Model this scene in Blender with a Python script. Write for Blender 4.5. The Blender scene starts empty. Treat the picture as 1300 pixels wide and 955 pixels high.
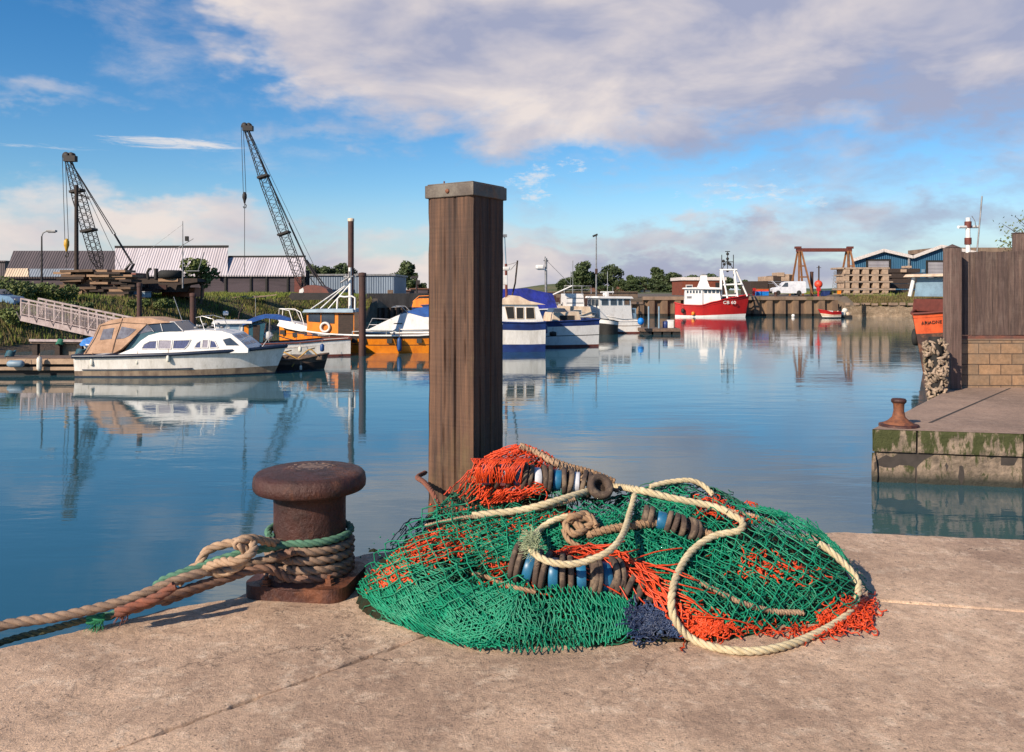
import bpy, math, random
import numpy as np
from mathutils import Vector, Matrix, noise
R = math.radians
random.seed(7); rng = np.random.default_rng(7)
SC = bpy.context.scene; COL = SC.collection
F, CX, Y0, CH = 1050.0, 650.0, 370.0, 3.6
QZ = 2.35            # near quay level
def W(px, py, d): return Vector(((px-CX)/F*d, d, CH-(py-Y0)/F*d))
def G(px, py, z=0.0):
    d = F*(CH-z)/(py-Y0); return Vector(((px-CX)/F*d, d, z))

# ---------------------------------------------------------------- mesh builder
class MB:
    def __init__(s): s.v=[]; s.f=[]; s.m=[]; s.sm=[]
    def add(s, vs, fs, mi=0, smooth=False):
        b=len(s.v); s.v.extend([tuple(p) for p in vs])
        for f in fs:
            s.f.append(tuple(b+i for i in f)); s.m.append(mi); s.sm.append(smooth)
    def box(s, c, d, rz=0, mi=0, rx=0, ry=0):
        x,y,z=[q/2 for q in d]
        mt=Matrix.Translation(c)@Matrix.Rotation(rz,4,'Z')@Matrix.Rotation(ry,4,'Y')@Matrix.Rotation(rx,4,'X')
        vs=[mt@Vector((a*x,b*y,c_*z)) for a in(-1,1) for b in(-1,1) for c_ in(-1,1)]
        s.add(vs,[(0,1,3,2),(4,6,7,5),(0,4,5,1),(2,3,7,6),(0,2,6,4),(1,5,7,3)],mi)
    def bx(s, x0,x1,y0,y1,z0,z1, mi=0): s.box(((x0+x1)/2,(y0+y1)/2,(z0+z1)/2),(x1-x0,y1-y0,z1-z0),0,mi)
    def beam(s, a, b, w, h=None, mi=0):
        a=Vector(a); b=Vector(b); h=h or w; d=(b-a)
        if d.length<1e-6: return
        d.normalize(); up=Vector((0,0,1)) if abs(d.z)<.95 else Vector((0,1,0))
        u=d.cross(up).normalized(); v=u.cross(d)
        vs=[p+u*(i*w/2)+v*(j*h/2) for p in(a,b) for i,j in((-1,-1),(1,-1),(1,1),(-1,1))]
        s.add(vs,[(0,1,2,3),(7,6,5,4),(0,4,5,1),(1,5,6,2),(2,6,7,3),(3,7,4,0)],mi)
    def tube(s, pts, r, n=6, mi=0, caps=True, smooth=True, closed=False):
        P=[Vector(p) for p in pts]; m=len(P)
        rr=r if isinstance(r,(list,tuple)) else [r]*m
        T=[]
        for i in range(m):
            if closed: t=P[(i+1)%m]-P[i-1]
            else: t=P[min(i+1,m-1)]-P[max(i-1,0)]
            if t.length<1e-9: t=Vector((0,0,1))
            T.append(t.normalized())
        u=T[0].cross(Vector((0,0,1)) if abs(T[0].z)<.9 else Vector((0,1,0))).normalized()
        vs=[]
        for i in range(m):
            u=(u-T[i]*u.dot(T[i])).normalized(); w=T[i].cross(u)
            for k in range(n):
                a=2*math.pi*k/n; vs.append(P[i]+(u*math.cos(a)+w*math.sin(a))*rr[i])
        fs=[]
        for i in range(m if closed else m-1):
            j=(i+1)%m
            for k in range(n): fs.append((i*n+k,i*n+(k+1)%n,j*n+(k+1)%n,j*n+k))
        s.add(vs,fs,mi,smooth)
        if caps and not closed:
            s.add(vs[:n],[tuple(reversed(range(n)))],mi); s.add(vs[-n:],[tuple(range(n))],mi)
    def lathe(s, prof, n=24, o=(0,0,0), ax='Z', mi=0, smooth=True, rot=None):
        o=Vector(o); vs=[]
        for r,z in prof:
            for k in range(n):
                a=2*math.pi*k/n; p=Vector((r*math.cos(a),r*math.sin(a),z))
                if ax=='X': p=Vector((p.z,p.x,p.y))
                elif ax=='Y': p=Vector((p.x,p.z,p.y))
                if rot is not None: p=rot@p
                vs.append(o+p)
        fs=[(i*n+k,i*n+(k+1)%n,(i+1)*n+(k+1)%n,(i+1)*n+k) for i in range(len(prof)-1) for k in range(n)]
        s.add(vs,fs,mi,smooth)
        if prof[0][0]>1e-4: s.add(vs[:n],[tuple(reversed(range(n)))],mi)
        if prof[-1][0]>1e-4: s.add(vs[-n:],[tuple(range(n))],mi)
    def prism(s, poly, vec, mi=0, mi2=None):
        P=[Vector(p) for p in poly]; vec=Vector(vec); n=len(P)
        s.add(P+[p+vec for p in P],[tuple(range(n)),tuple(reversed(range(n,2*n)))],mi)
        s.add(P+[p+vec for p in P],[(i,(i+1)%n,n+(i+1)%n,n+i) for i in range(n)],mi if mi2 is None else mi2)
    def sphere(s, c, r, n=12, mi=0, sc=(1,1,1)):
        c=Vector(c); prof=[(math.sin(math.pi*i/(n//2)),-math.cos(math.pi*i/(n//2))) for i in range(n//2+1)]
        vs=[]; 
        for a,z in prof:
            for k in range(n):
                t=2*math.pi*k/n; vs.append(c+Vector((a*math.cos(t)*r*sc[0],a*math.sin(t)*r*sc[1],z*r*sc[2])))
        s.add(vs,[(i*n+k,i*n+(k+1)%n,(i+1)*n+(k+1)%n,(i+1)*n+k) for i in range(n//2) for k in range(n)],mi,True)
    def build(s, name, mats, parent=None, bevel=0, loc=None, fix=True, split=False):
        if split:
            par=list(range(len(s.v)))
            def find(a):
                while par[a]!=a: par[a]=par[par[a]]; a=par[a]
                return a
            for f in s.f:
                r0=find(f[0])
                for q in f[1:]: par[find(q)]=r0
            # coincident vertices (caps) belong together
            seen={}
            for i,v in enumerate(s.v):
                k=(round(v[0],4),round(v[1],4),round(v[2],4))
                if k in seen: par[find(i)]=find(seen[k])
                else: seen[k]=i
            comp={}
            for i in range(len(s.v)): comp.setdefault(find(i),[]).append(i)
            box={r:[(min(s.v[i][a] for i in ix)-.02,max(s.v[i][a] for i in ix)+.02) for a in range(3)] for r,ix in comp.items()}
            rs=list(comp)
            for i,a in enumerate(rs):
                for b in rs[i+1:]:
                    if find(a)!=find(b) and all(box[a][k][0]<=box[b][k][1] and box[b][k][0]<=box[a][k][1] for k in range(3)): par[find(a)]=find(b)
            groups={}
            for fi,f in enumerate(s.f): groups.setdefault(find(f[0]),[]).append(fi)
            if len(groups)>1:
                o=None
                for g in groups.values():
                    m=MB(); mp={}
                    for fi in g:
                        for q in s.f[fi]:
                            if q not in mp: mp[q]=len(m.v); m.v.append(s.v[q])
                        m.f.append(tuple(mp[q] for q in s.f[fi])); m.m.append(s.m[fi]); m.sm.append(s.sm[fi])
                    o2=m.build(name,mats,parent,bevel,loc); o=o or o2
                return o
        me=bpy.data.meshes.new(name); me.from_pydata(s.v,[],s.f)
        if not isinstance(mats,(list,tuple)): mats=[mats]
        for m in mats: me.materials.append(m)
        me.polygons.foreach_set('material_index',s.m); me.polygons.foreach_set('use_smooth',s.sm)
        me.update()
        o=bpy.data.objects.new(name,me); COL.objects.link(o)
        if parent is not None: o.parent=parent
        if loc is not None: o.location=loc
        if bevel:
            b=o.modifiers.new('b','BEVEL'); b.width=bevel; b.segments=2; b.limit_method='ANGLE'; b.angle_limit=R(40)
        return o
def npmesh(name, V, Fq, mat, parent=None, smooth=True):
    me=bpy.data.meshes.new(name); V=np.asarray(V,dtype=np.float32); Fq=np.asarray(Fq,dtype=np.int32); k=Fq.shape[1]
    me.vertices.add(len(V)); me.vertices.foreach_set('co',V.ravel())
    me.loops.add(Fq.size); me.loops.foreach_set('vertex_index',Fq.ravel())
    me.polygons.add(len(Fq)); me.polygons.foreach_set('loop_start',np.arange(0,Fq.size,k,dtype=np.int32))
    try: me.polygons.foreach_set('loop_total',np.full(len(Fq),k,dtype=np.int32))
    except Exception: pass
    me.polygons.foreach_set('use_smooth',[smooth]*len(Fq))
    me.materials.append(mat); me.update(calc_edges=True); me.validate()
    o=bpy.data.objects.new(name,me); COL.objects.link(o)
    if parent is not None: o.parent=parent
    return o
def strand_mesh(lines, rad, n=4):
    """lines: (N,m,3) array, rad scalar or (N,) -> verts, quads of thin tubes"""
    L=np.asarray(lines,float); N,m,_=L.shape
    rad=np.broadcast_to(np.asarray(rad,float),(N,))
    T=np.empty_like(L); T[:,1:-1]=L[:,2:]-L[:,:-2]; T[:,0]=L[:,1]-L[:,0]; T[:,-1]=L[:,-1]-L[:,-2]
    T/=np.linalg.norm(T,axis=2,keepdims=True)+1e-9
    up=np.zeros_like(T); up[...,2]=1; bad=np.abs(T[...,2])>.9; up[bad]=(0,1,0)
    U=np.cross(T,up); U/=np.linalg.norm(U,axis=2,keepdims=True)+1e-9; Vv=np.cross(T,U)
    a=2*np.pi*np.arange(n)/n
    V=L[:,:,None,:]+(U[:,:,None,:]*np.cos(a)[None,None,:,None]+Vv[:,:,None,:]*np.sin(a)[None,None,:,None])*rad[:,None,None,None]
    idx=np.arange(N*m*n).reshape(N,m,n); A=idx[:,:-1,:]; B=idx[:,1:,:]
    Q=np.stack([A,np.roll(A,-1,2),np.roll(B,-1,2),B],-1).reshape(-1,4)
    return V.reshape(-1,3),Q
def catmull(pts, step):
    P=[Vector(p) for p in pts]; out=[]
    Q=[P[0]*2-P[1]]+P+[P[-1]*2-P[-2]]
    for i in range(1,len(Q)-2):
        a,b,c,d=Q[i-1:i+3]; n=max(2,int((c-b).length/step)+1)
        for k in range(n):
            t=k/n; out.append(.5*((2*b)+(c-a)*t+(2*a-5*b+4*c-d)*t*t+(3*b-a-3*c+d)*t**3))
    out.append(P[-1]); return out

# ---------------------------------------------------------------- objects and tags
def T(name, label, cat, loc=(0,0,0), rz=0, group=None):
    o=bpy.data.objects.new(name,None); COL.objects.link(o); o.location=loc; o.rotation_euler=(0,0,rz)
    o.empty_display_size=.2; o['label']=label; o['category']=cat
    if group: o['group']=group
    return o
def tag(o, label, cat, group=None):
    o['label']=label; o['category']=cat
    if group: o['group']=group
    return o
def struct(o, kind='structure', label=None):
    o['kind']=kind
    if label: o['label']=label
    return o
def dup(o, loc, label, rz=None, sc=None):
    kids=[c for c in bpy.data.objects if c.parent==o]
    r=o.copy(); COL.objects.link(r); r.location=loc; r['label']=label
    if rz is not None: r.rotation_euler=(0,0,rz)
    if sc is not None: r.scale=sc if isinstance(sc,(tuple,list)) else (sc,sc,sc)
    for k in kids:
        c=k.copy(); COL.objects.link(c); c.parent=r
        for g in [g for g in bpy.data.objects if g.parent==k]:
            d=g.copy(); COL.objects.link(d); d.parent=c
    return r
def text(name, s, size, mat, parent, loc, rot, depth=.01, bold=.0, sx=1):
    cu=bpy.data.curves.new(name,'FONT'); cu.body=s; cu.size=size; cu.extrude=depth; cu.offset=bold; cu.align_x='CENTER'; cu.align_y='CENTER'; cu.resolution_u=3
    t=bpy.data.objects.new(name,cu); COL.objects.link(t)
    dg=bpy.context.evaluated_depsgraph_get(); me=bpy.data.meshes.new_from_object(t.evaluated_get(dg)); 
    COL.objects.unlink(t); bpy.data.objects.remove(t)
    o=bpy.data.objects.new(name,me); me.materials.clear(); me.materials.append(mat); COL.objects.link(o); o.parent=parent
    o.location=loc; o.rotation_euler=rot; o.scale=(sx,1,1); return o

# ---------------------------------------------------------------- materials
def newmat(name):
    m=bpy.data.materials.new(name); m.use_nodes=True; nt=m.node_tree
    return m,nt,nt.nodes['Principled BSDF']
def N(nt, typ, **kw):
    n=nt.nodes.new(typ)
    for k,v in kw.items():
        if k.startswith('i_'): n.inputs[k[2:].replace('_',' ')].default_value=v
        else: setattr(n,k,v)
    return n
def c4(c): return (c[0],c[1],c[2],1)
def ramp(nt, fac, stops):
    r=nt.nodes.new('ShaderNodeValToRGB'); nt.links.new(fac,r.inputs[0]); e=r.color_ramp.elements
    while len(e)<len(stops): e.new(.5)
    for i,(p,c) in enumerate(stops): e[i].position=p; e[i].color=c4(c) if isinstance(c,(tuple,list)) else (c,c,c,1)
    return r.outputs[0]
def noise_n(nt, vec, scale, detail=5, rough=.6, dist=0):
    n=N(nt,'ShaderNodeTexNoise',i_Scale=scale,i_Detail=detail,i_Roughness=rough,i_Distortion=dist); nt.links.new(vec,n.inputs['Vector']); return n.outputs[0]
def mapping(nt, scale=(1,1,1), rot=(0,0,0), coord='Object'):
    tc=nt.nodes.new('ShaderNodeTexCoord'); mp=N(nt,'ShaderNodeMapping'); mp.inputs['Scale'].default_value=scale; mp.inputs['Rotation'].default_value=rot
    nt.links.new(tc.outputs[coord],mp.inputs[0]); return mp.outputs[0]
def mixc(nt, fac, a, b, mode='MIX'):
    m=nt.nodes.new('ShaderNodeMix'); m.data_type='RGBA'; m.blend_type=mode
    for s,v in((0,fac),(6,a),(7,b)):
        if hasattr(v,'links') or hasattr(v,'is_linked'): nt.links.new(v,m.inputs[s])
        else: m.inputs[s].default_value=v if s==0 else c4(v)
    return m.outputs[2]
def bumpn(nt, h, strength, dist, bsdf):
    b=N(nt,'ShaderNodeBump',i_Strength=strength,i_Distance=dist); nt.links.new(h,b.inputs['Height']); nt.links.new(b.outputs[0],bsdf.inputs['Normal']); return b
def M(name, c, rough=.6, metal=0, c2=None, sc=4, lo=.4, hi=.65, bump=0, bsc=30, bd=.01, st=(1,1,1), c3=None, sc3=1.2, lo3=.5, hi3=.6, coord='Object', spec=None):
    m,nt,b=newmat(name)
    if c2 is None: c2=tuple(x*.65 for x in c)
    v=mapping(nt,st,coord=coord); n=noise_n(nt,v,sc,6,.65)
    col=mixc(nt,ramp(nt,n,[(lo,0.),(hi,1.)]),c,c2)
    fine=noise_n(nt,v,sc*9,3,.7); col=mixc(nt,.35,col,ramp(nt,fine,[(.3,.55),(.7,1.)]),'MULTIPLY')
    if c3 is not None:
        n3=noise_n(nt,v,sc3,8,.7); col=mixc(nt,ramp(nt,n3,[(lo3,0.),(hi3,1.)]),col,c3)
    nt.links.new(col,b.inputs['Base Color']); b.inputs['Roughness'].default_value=rough; b.inputs['Metallic'].default_value=metal
    if spec is not None: b.inputs['Specular IOR Level'].default_value=spec
    if bump: bumpn(nt,noise_n(nt,v,bsc,5,.7),bump,bd,b)
    return m
# ================================================================ camera, sun, sky
cam=bpy.data.cameras.new('camera'); co=bpy.data.objects.new('camera',cam); COL.objects.link(co); SC.camera=co
co.location=(0,0,CH); co.rotation_euler=(R(90),0,0)
cam.sensor_width=36; cam.lens=36*F/1300; cam.shift_y=-(477.5-Y0)/1300; cam.clip_start=.05; cam.clip_end=9000
SC.render.resolution_x=1024; SC.render.resolution_y=752
SC.view_settings.view_transform='Standard'; SC.view_settings.look='None'; SC.view_settings.exposure=.50; SC.view_settings.gamma=1
SUN_AZ=math.atan2(-.68,-.73); SUN_EL=R(30)
sd=Vector((math.sin(SUN_AZ)*math.cos(SUN_EL),math.cos(SUN_AZ)*math.cos(SUN_EL),math.sin(SUN_EL)))
sl=bpy.data.lights.new('sun','SUN'); sl.energy=5.0; sl.angle=R(.5); sl.color=(1,.87,.70)
so=bpy.data.objects.new('sun',sl); COL.objects.link(so); so.rotation_euler=(-sd).to_track_quat('-Z','Y').to_euler(); so.location=(0,0,60)

wd=bpy.data.worlds.new('World'); SC.world=wd; wd.use_nodes=True; wt=wd.node_tree; bg=wt.nodes['Background']
sky=wt.nodes.new('ShaderNodeTexSky'); sky.sky_type='NISHITA'; sky.sun_disc=False; sky.sun_elevation=SUN_EL; sky.sun_rotation=SUN_AZ; sky.air_density=1.0; sky.dust_density=.3; sky.ozone_density=2.0; sky.altitude=50
def mth(op,a,b=None,c=None,clamp=False):
    n=wt.nodes.new('ShaderNodeMath'); n.operation=op; n.use_clamp=clamp
    for i,v in enumerate((a,b,c)):
        if v is None: continue
        if isinstance(v,(int,float)): n.inputs[i].default_value=v
        else: wt.links.new(v,n.inputs[i])
    return n.outputs[0]
tc=wt.nodes.new('ShaderNodeTexCoord'); sx=wt.nodes.new('ShaderNodeSeparateXYZ'); nv=wt.nodes.new('ShaderNodeVectorMath'); nv.operation='NORMALIZE'
wt.links.new(tc.outputs['Generated'],nv.inputs[0]); wt.links.new(nv.outputs[0],sx.inputs[0])
az=mth('ARCTAN2',sx.outputs[0],sx.outputs[1]); el=mth('ARCSINE',sx.outputs[2])
azd=mth('MULTIPLY',az,57.2958); eld=mth('MULTIPLY',el,57.2958)
def comb(a,b,c=0.0):
    n=wt.nodes.new('ShaderNodeCombineXYZ')
    for i,v in enumerate((a,b,c)):
        if isinstance(v,(int,float)): n.inputs[i].default_value=v
        else: wt.links.new(v,n.inputs[i])
    return n.outputs[0]
def wnoise(sa,se,detail=6,rough=.6,off=0.0,dist=0.0):
    v=comb(mth('MULTIPLY_ADD',azd,sa,off),mth('MULTIPLY_ADD',eld,se,off*.7),off)
    n=wt.nodes.new('ShaderNodeTexNoise'); n.inputs['Scale'].default_value=1; n.inputs['Detail'].default_value=detail; n.inputs['Roughness'].default_value=rough; n.inputs['Distortion'].default_value=dist
    wt.links.new(v,n.inputs['Vector']); return n.outputs[0]
warp=mth('MULTIPLY_ADD',wnoise(.14,.3,4,.6,3.1),16.0,-8.0)      # domain warp in degrees
warp2=mth('MULTIPLY_ADD',wnoise(.16,.32,5,.6,9.7),7.0,-3.5)
wa=mth('ADD',azd,warp); we=mth('ADD',eld,warp2)
def cpx(px,py):
    a=math.degrees(math.atan((px-CX)/F)); e=math.degrees(math.atan((Y0-py)/F*math.cos(R(a)))); return a,e
def ell(px,py,rx,ry,w=1.0,rot=0.0,wk=1):
    a0,e0=cpx(px,py); ra=rx/F*57.3; re=ry/F*57.3
    da=mth('SUBTRACT',wa if wk else azd,a0); de=mth('SUBTRACT',we if wk else eld,e0)
    if rot: de=mth('MULTIPLY_ADD',da,-math.tan(R(rot)),de)
    q=mth('ADD',mth('POWER',mth('ABSOLUTE',mth('DIVIDE',da,ra)),2.0),mth('POWER',mth('ABSOLUTE',mth('DIVIDE',de,re)),2.0))
    return mth('MULTIPLY',mth('SUBTRACT',1.0,q,clamp=True),w)
def vmax(lst):
    o=lst[0]
    for q in lst[1:]: o=mth('SMOOTH_MAX',o,q,.12)
    return o
big=vmax([ell(820,60,600,150,1.35),ell(430,40,200,110,1.2),ell(660,165,200,60,1.0),ell(1230,20,260,170,1.2),ell(760,-260,1100,290,1.4),ell(0,-330,700,150,1.0),
          ell(1060,188,130,34,.6),ell(960,120,190,60,.7),ell(1400,160,130,90,.6),
          ell(40,250,110,42,.75),ell(190,290,210,42,.85),ell(20,300,170,55,.8),ell(330,330,340,32,.65),
          ell(860,305,300,34,.8),ell(1180,270,230,44,.75),ell(760,350,620,36,1.05),ell(700,320,180,22,.6),ell(1080,300,160,22,.6),ell(230,60,160,80,.38),ell(1010,225,330,34,.50),ell(1230,215,160,30,.55),ell(420,170,140,22,.35),ell(200,362,500,22,.55),ell(1250,350,260,30,.7),ell(540,300,210,28,.5),ell(70,120,90,26,.45),ell(680,260,60,26,.35)])
nz=wnoise(.11,.26,8,.62,21.3,.4); nz2=wnoise(.5,1.1,6,.6,5.5,.3)
dens=mth('ADD',mth('MULTIPLY_ADD',nz,1.1,-.62),big); dens=mth('MULTIPLY_ADD',nz2,.35,mth('SUBTRACT',dens,.17))
dr=wt.nodes.new('ShaderNodeMapRange'); dr.interpolation_type='SMOOTHSTEP'; dr.inputs[1].default_value=.06; dr.inputs[2].default_value=.92; wt.links.new(dens,dr.inputs[0]); cov=dr.outputs[0]
# thin bright wisps and small puffs
wz=wnoise(.10,2.2,7,.7,33.0,.5); wz2=wnoise(.55,1.5,8,.75,44.0)
wis=vmax([ell(215,182,100,10,.85,1.0,0),ell(40,185,90,5,.45,0,0),ell(265,187,60,9,.6,0,0)]); wis=mth('MULTIPLY_ADD',wnoise(.28,3.2,9,.75,44.0,.6),1.9,mth('SUBTRACT',wis,1.28))
wr=wt.nodes.new('ShaderNodeMapRange'); wr.interpolation_type='SMOOTHSTEP'; wr.inputs[1].default_value=.0; wr.inputs[2].default_value=.6; wt.links.new(wis,wr.inputs[0])
puf=vmax([ell(700,235,70,22,.9),ell(950,250,190,34,.75),ell(640,250,60,12,.5),ell(900,215,120,14,.6),ell(360,400,200,20,.2),ell(1180,215,150,30,.5)]); puf=mth('MULTIPLY_ADD',wz2,2.6,mth('SUBTRACT',puf,1.95))
pr=wt.nodes.new('ShaderNodeMapRange'); pr.interpolation_type='SMOOTHSTEP'; pr.inputs[1].default_value=.0; pr.inputs[2].default_value=.5; wt.links.new(puf,pr.inputs[0])
# sun-lit and shaded parts of the cloud: the side towards the sun (left) and the lower thin rims are bright
lit=wnoise(.09,.2,5,.55,60.0,.3); litr=wt.nodes.new('ShaderNodeMapRange'); litr.inputs[1].default_value=.36; litr.inputs[2].default_value=.66; wt.links.new(mth('MULTIPLY_ADD',azd,-.0045,lit),litr.inputs[0])
def wmix(f,a,b,mode='MIX'):
    m=wt.nodes.new('ShaderNodeMix'); m.data_type='RGBA'; m.blend_type=mode
    for s,v in((0,f),(6,a),(7,b)):
        if isinstance(v,(int,float)): m.inputs[s].default_value=v
        elif isinstance(v,tuple): m.inputs[s].default_value=(*v,1)
        else: wt.links.new(v,m.inputs[s])
    return m.outputs[2]
hs=wt.nodes.new('ShaderNodeHueSaturation'); hs.inputs['Saturation'].default_value=1.40; hs.inputs['Hue'].default_value=.497; hs.inputs['Value'].default_value=1.22; wt.links.new(sky.outputs[0],hs.inputs['Color'])
skyc=wmix(1.0,hs.outputs[0],(.86,.97,1.10),'MULTIPLY')
hz=wt.nodes.new('ShaderNodeMapRange'); hz.interpolation_type='SMOOTHSTEP'; hz.inputs[1].default_value=7.5; hz.inputs[2].default_value=-1.0; wt.links.new(eld,hz.inputs[0]); skyc=wmix(mth('MULTIPLY',hz.outputs[0],.85),skyc,(5.2,5.9,7.2))
ccol=wmix(litr.outputs[0],(3.9,4.1,5.5),(8.9,7.8,7.2))
c1=wmix(mth('MULTIPLY',cov,.93),skyc,ccol)
c2=wmix(mth('MULTIPLY',wr.outputs[0],.85),c1,(8.6,8.2,8.0)); c3=wmix(mth('MULTIPLY',pr.outputs[0],.7),c2,(8.0,8.0,8.2))
wt.links.new(c3,bg.inputs[0]); bg.inputs[1].default_value=.07
wd.cycles.sampling_method='MANUAL'; wd.cycles.sample_map_resolution=512

# ================================================================ materials of the place
def water_mat():
    m,nt,b=newmat('harbour_water'); b.inputs['Base Color'].default_value=(.022,.078,.098,1); b.inputs['Roughness'].default_value=.035; b.inputs['IOR'].default_value=1.85
    b.inputs['Specular IOR Level'].default_value=.62
    v=mapping(nt,(.55,1.6,1)); a=noise_n(nt,v,.8,3,.5,.3); v2=mapping(nt,(1.0,3.2,1)); c=noise_n(nt,v2,2.6,3,.5,.2)
    v3=mapping(nt,(.03,.11,1)); w=ramp(nt,noise_n(nt,v3,1.0,3,.6),[(.38,.12),(.62,1.0)])
    s=nt.nodes.new('ShaderNodeMath'); s.operation='MULTIPLY_ADD'; nt.links.new(c,s.inputs[0]); s.inputs[1].default_value=.16; nt.links.new(a,s.inputs[2])
    t=nt.nodes.new('ShaderNodeMath'); t.operation='MULTIPLY'; nt.links.new(s.outputs[0],t.inputs[0]); nt.links.new(w,t.inputs[1])
    bumpn(nt,t.outputs[0],.36,.034,b); return m
m_water=water_mat()
def concrete(name,c,c2,c3,bump=.6,sc=1.6,grit=160,cracks=False):
    m,nt,b=newmat(name); v=mapping(nt)
    n1=noise_n(nt,v,sc,8,.7); n2=noise_n(nt,v,sc*7,8,.75); n3=noise_n(nt,v,grit,3,.8); n4=noise_n(nt,v,sc*22,6,.8)
    col=mixc(nt,ramp(nt,n1,[(.36,0.),(.64,1.)]),c,c2); col=mixc(nt,ramp(nt,n2,[(.52,0.),(.68,.75)]),col,c3)
    col=mixc(nt,.75,col,ramp(nt,n4,[(.3,.35),(.48,.95),(.72,1.25)]),'MULTIPLY'); col=mixc(nt,.6,col,ramp(nt,n3,[(.3,.35),(.55,1.),(.75,1.5)]),'MULTIPLY')
    if cracks:
        wv=nt.nodes.new('ShaderNodeVectorMath'); wv.operation='MULTIPLY_ADD'; nw=N(nt,'ShaderNodeTexNoise',i_Scale=2.2,i_Detail=6,i_Roughness=.65); nt.links.new(v,nw.inputs['Vector']); nt.links.new(nw.outputs[1],wv.inputs[0]); wv.inputs[1].default_value=(.5,.5,.5); nt.links.new(v,wv.inputs[2])
        vo=N(nt,'ShaderNodeTexVoronoi',i_Scale=.75); vo.feature='DISTANCE_TO_EDGE'; nt.links.new(wv.outputs[0],vo.inputs['Vector'])
        ck=nt.nodes.new('ShaderNodeMath'); ck.operation='MULTIPLY'; nt.links.new(ramp(nt,vo.outputs['Distance'],[(.0,1.),(.0035,0.)]),ck.inputs[0]); nt.links.new(ramp(nt,n1,[(.42,0.),(.55,1.)]),ck.inputs[1])
        col=mixc(nt,ck.outputs[0],col,(.10,.065,.045))
        st_=noise_n(nt,v,.9,5,.75,1.2); col=mixc(nt,ramp(nt,st_,[(.50,0.),(.68,.55)]),col,(.24,.15,.10))
        pt=N(nt,'ShaderNodeTexVoronoi',i_Scale=34); nt.links.new(v,pt.inputs['Vector']); col=mixc(nt,ramp(nt,pt.outputs['Distance'],[(.10,.8),(.17,0.)]),col,(.16,.11,.08))
        tcs=nt.nodes.new('ShaderNodeSeparateXYZ'); nt.links.new(v,tcs.inputs[0])
    nt.links.new(col,b.inputs['Base Color']); b.inputs['Roughness'].default_value=.88
    s=nt.nodes.new('ShaderNodeMath'); s.operation='MULTIPLY_ADD'; nt.links.new(n3,s.inputs[0]); s.inputs[1].default_value=.25; nt.links.new(n4,s.inputs[2])
    bumpn(nt,s.outputs[0],bump,.02,b); return m
m_quay=concrete('quay_concrete',(.70,.475,.32),(.36,.23,.155),(.86,.65,.47),cracks=True)
m_quay2=concrete('quay_slab_concrete',(.36,.24,.175),(.23,.155,.115),(.42,.30,.23),.4,.5,40)
def mossy():
    m,nt,b=newmat('mossy_concrete'); v=mapping(nt); n1=noise_n(nt,v,1.1,8,.7); n2=noise_n(nt,v,5,8,.7)
    vs=mapping(nt,(4,4,1.2)); n3=noise_n(nt,vs,1.6,6,.7)
    col=mixc(nt,ramp(nt,n2,[(.35,0.),(.65,1.)]),(.30,.22,.16),(.10,.075,.055))
    sx=nt.nodes.new('ShaderNodeSeparateXYZ'); tcn=nt.nodes.new('ShaderNodeTexCoord'); nt.links.new(tcn.outputs['Object'],sx.inputs[0])
    zr=nt.nodes.new('ShaderNodeMapRange'); zr.inputs[1].default_value=.45; zr.inputs[2].default_value=1.0; zr.inputs[3].default_value=0; zr.inputs[4].default_value=.14; nt.links.new(sx.outputs[2],zr.inputs[0])
    ad=nt.nodes.new('ShaderNodeMath'); ad.operation='ADD'; nt.links.new(n3,ad.inputs[0]); nt.links.new(zr.outputs[0],ad.inputs[1])
    col=mixc(nt,ramp(nt,ad.outputs[0],[(.52,0.),(.60,1.)]),col,(.045,.05,.012))
    wl=nt.nodes.new('ShaderNodeMapRange'); wl.inputs[1].default_value=.08; wl.inputs[2].default_value=.24; wl.inputs[3].default_value=1; wl.inputs[4].default_value=0; nt.links.new(sx.outputs[2],wl.inputs[0])
    col=mixc(nt,wl.outputs[0],col,(.03,.028,.02))
    nt.links.new(col,b.inputs['Base Color']); b.inputs['Roughness'].default_value=.85
    bumpn(nt,n2,.9,.08,b); return m
m_moss=mossy()
m_earth=M('bank_earth',(.075,.06,.025),.95,c2=(.05,.07,.015),sc=.35,c3=(.13,.085,.05),sc3=.2,lo3=.52,hi3=.6,bump=.5,bsc=3,bd=.2)
m_mud=M('mud',(.12,.08,.05),.75,c2=(.05,.04,.025),sc=.5,bump=.5,bsc=4,bd=.15)
m_land=M('field',(.06,.085,.02),.95,c2=(.11,.10,.035),sc=.02,bump=.3,bsc=1,bd=.2)
m_yard=M('yard_ground',(.13,.10,.08),.95,c2=(.08,.065,.05),sc=.3,bump=.3,bsc=6,bd=.05)

# ================================================================ water and land
mb=MB(); mb.add([(-900,-200,0),(900,-200,0),(900,160,0),(-900,160,0)],[(0,1,2,3)]); struct(mb.build('water',m_water))
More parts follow.
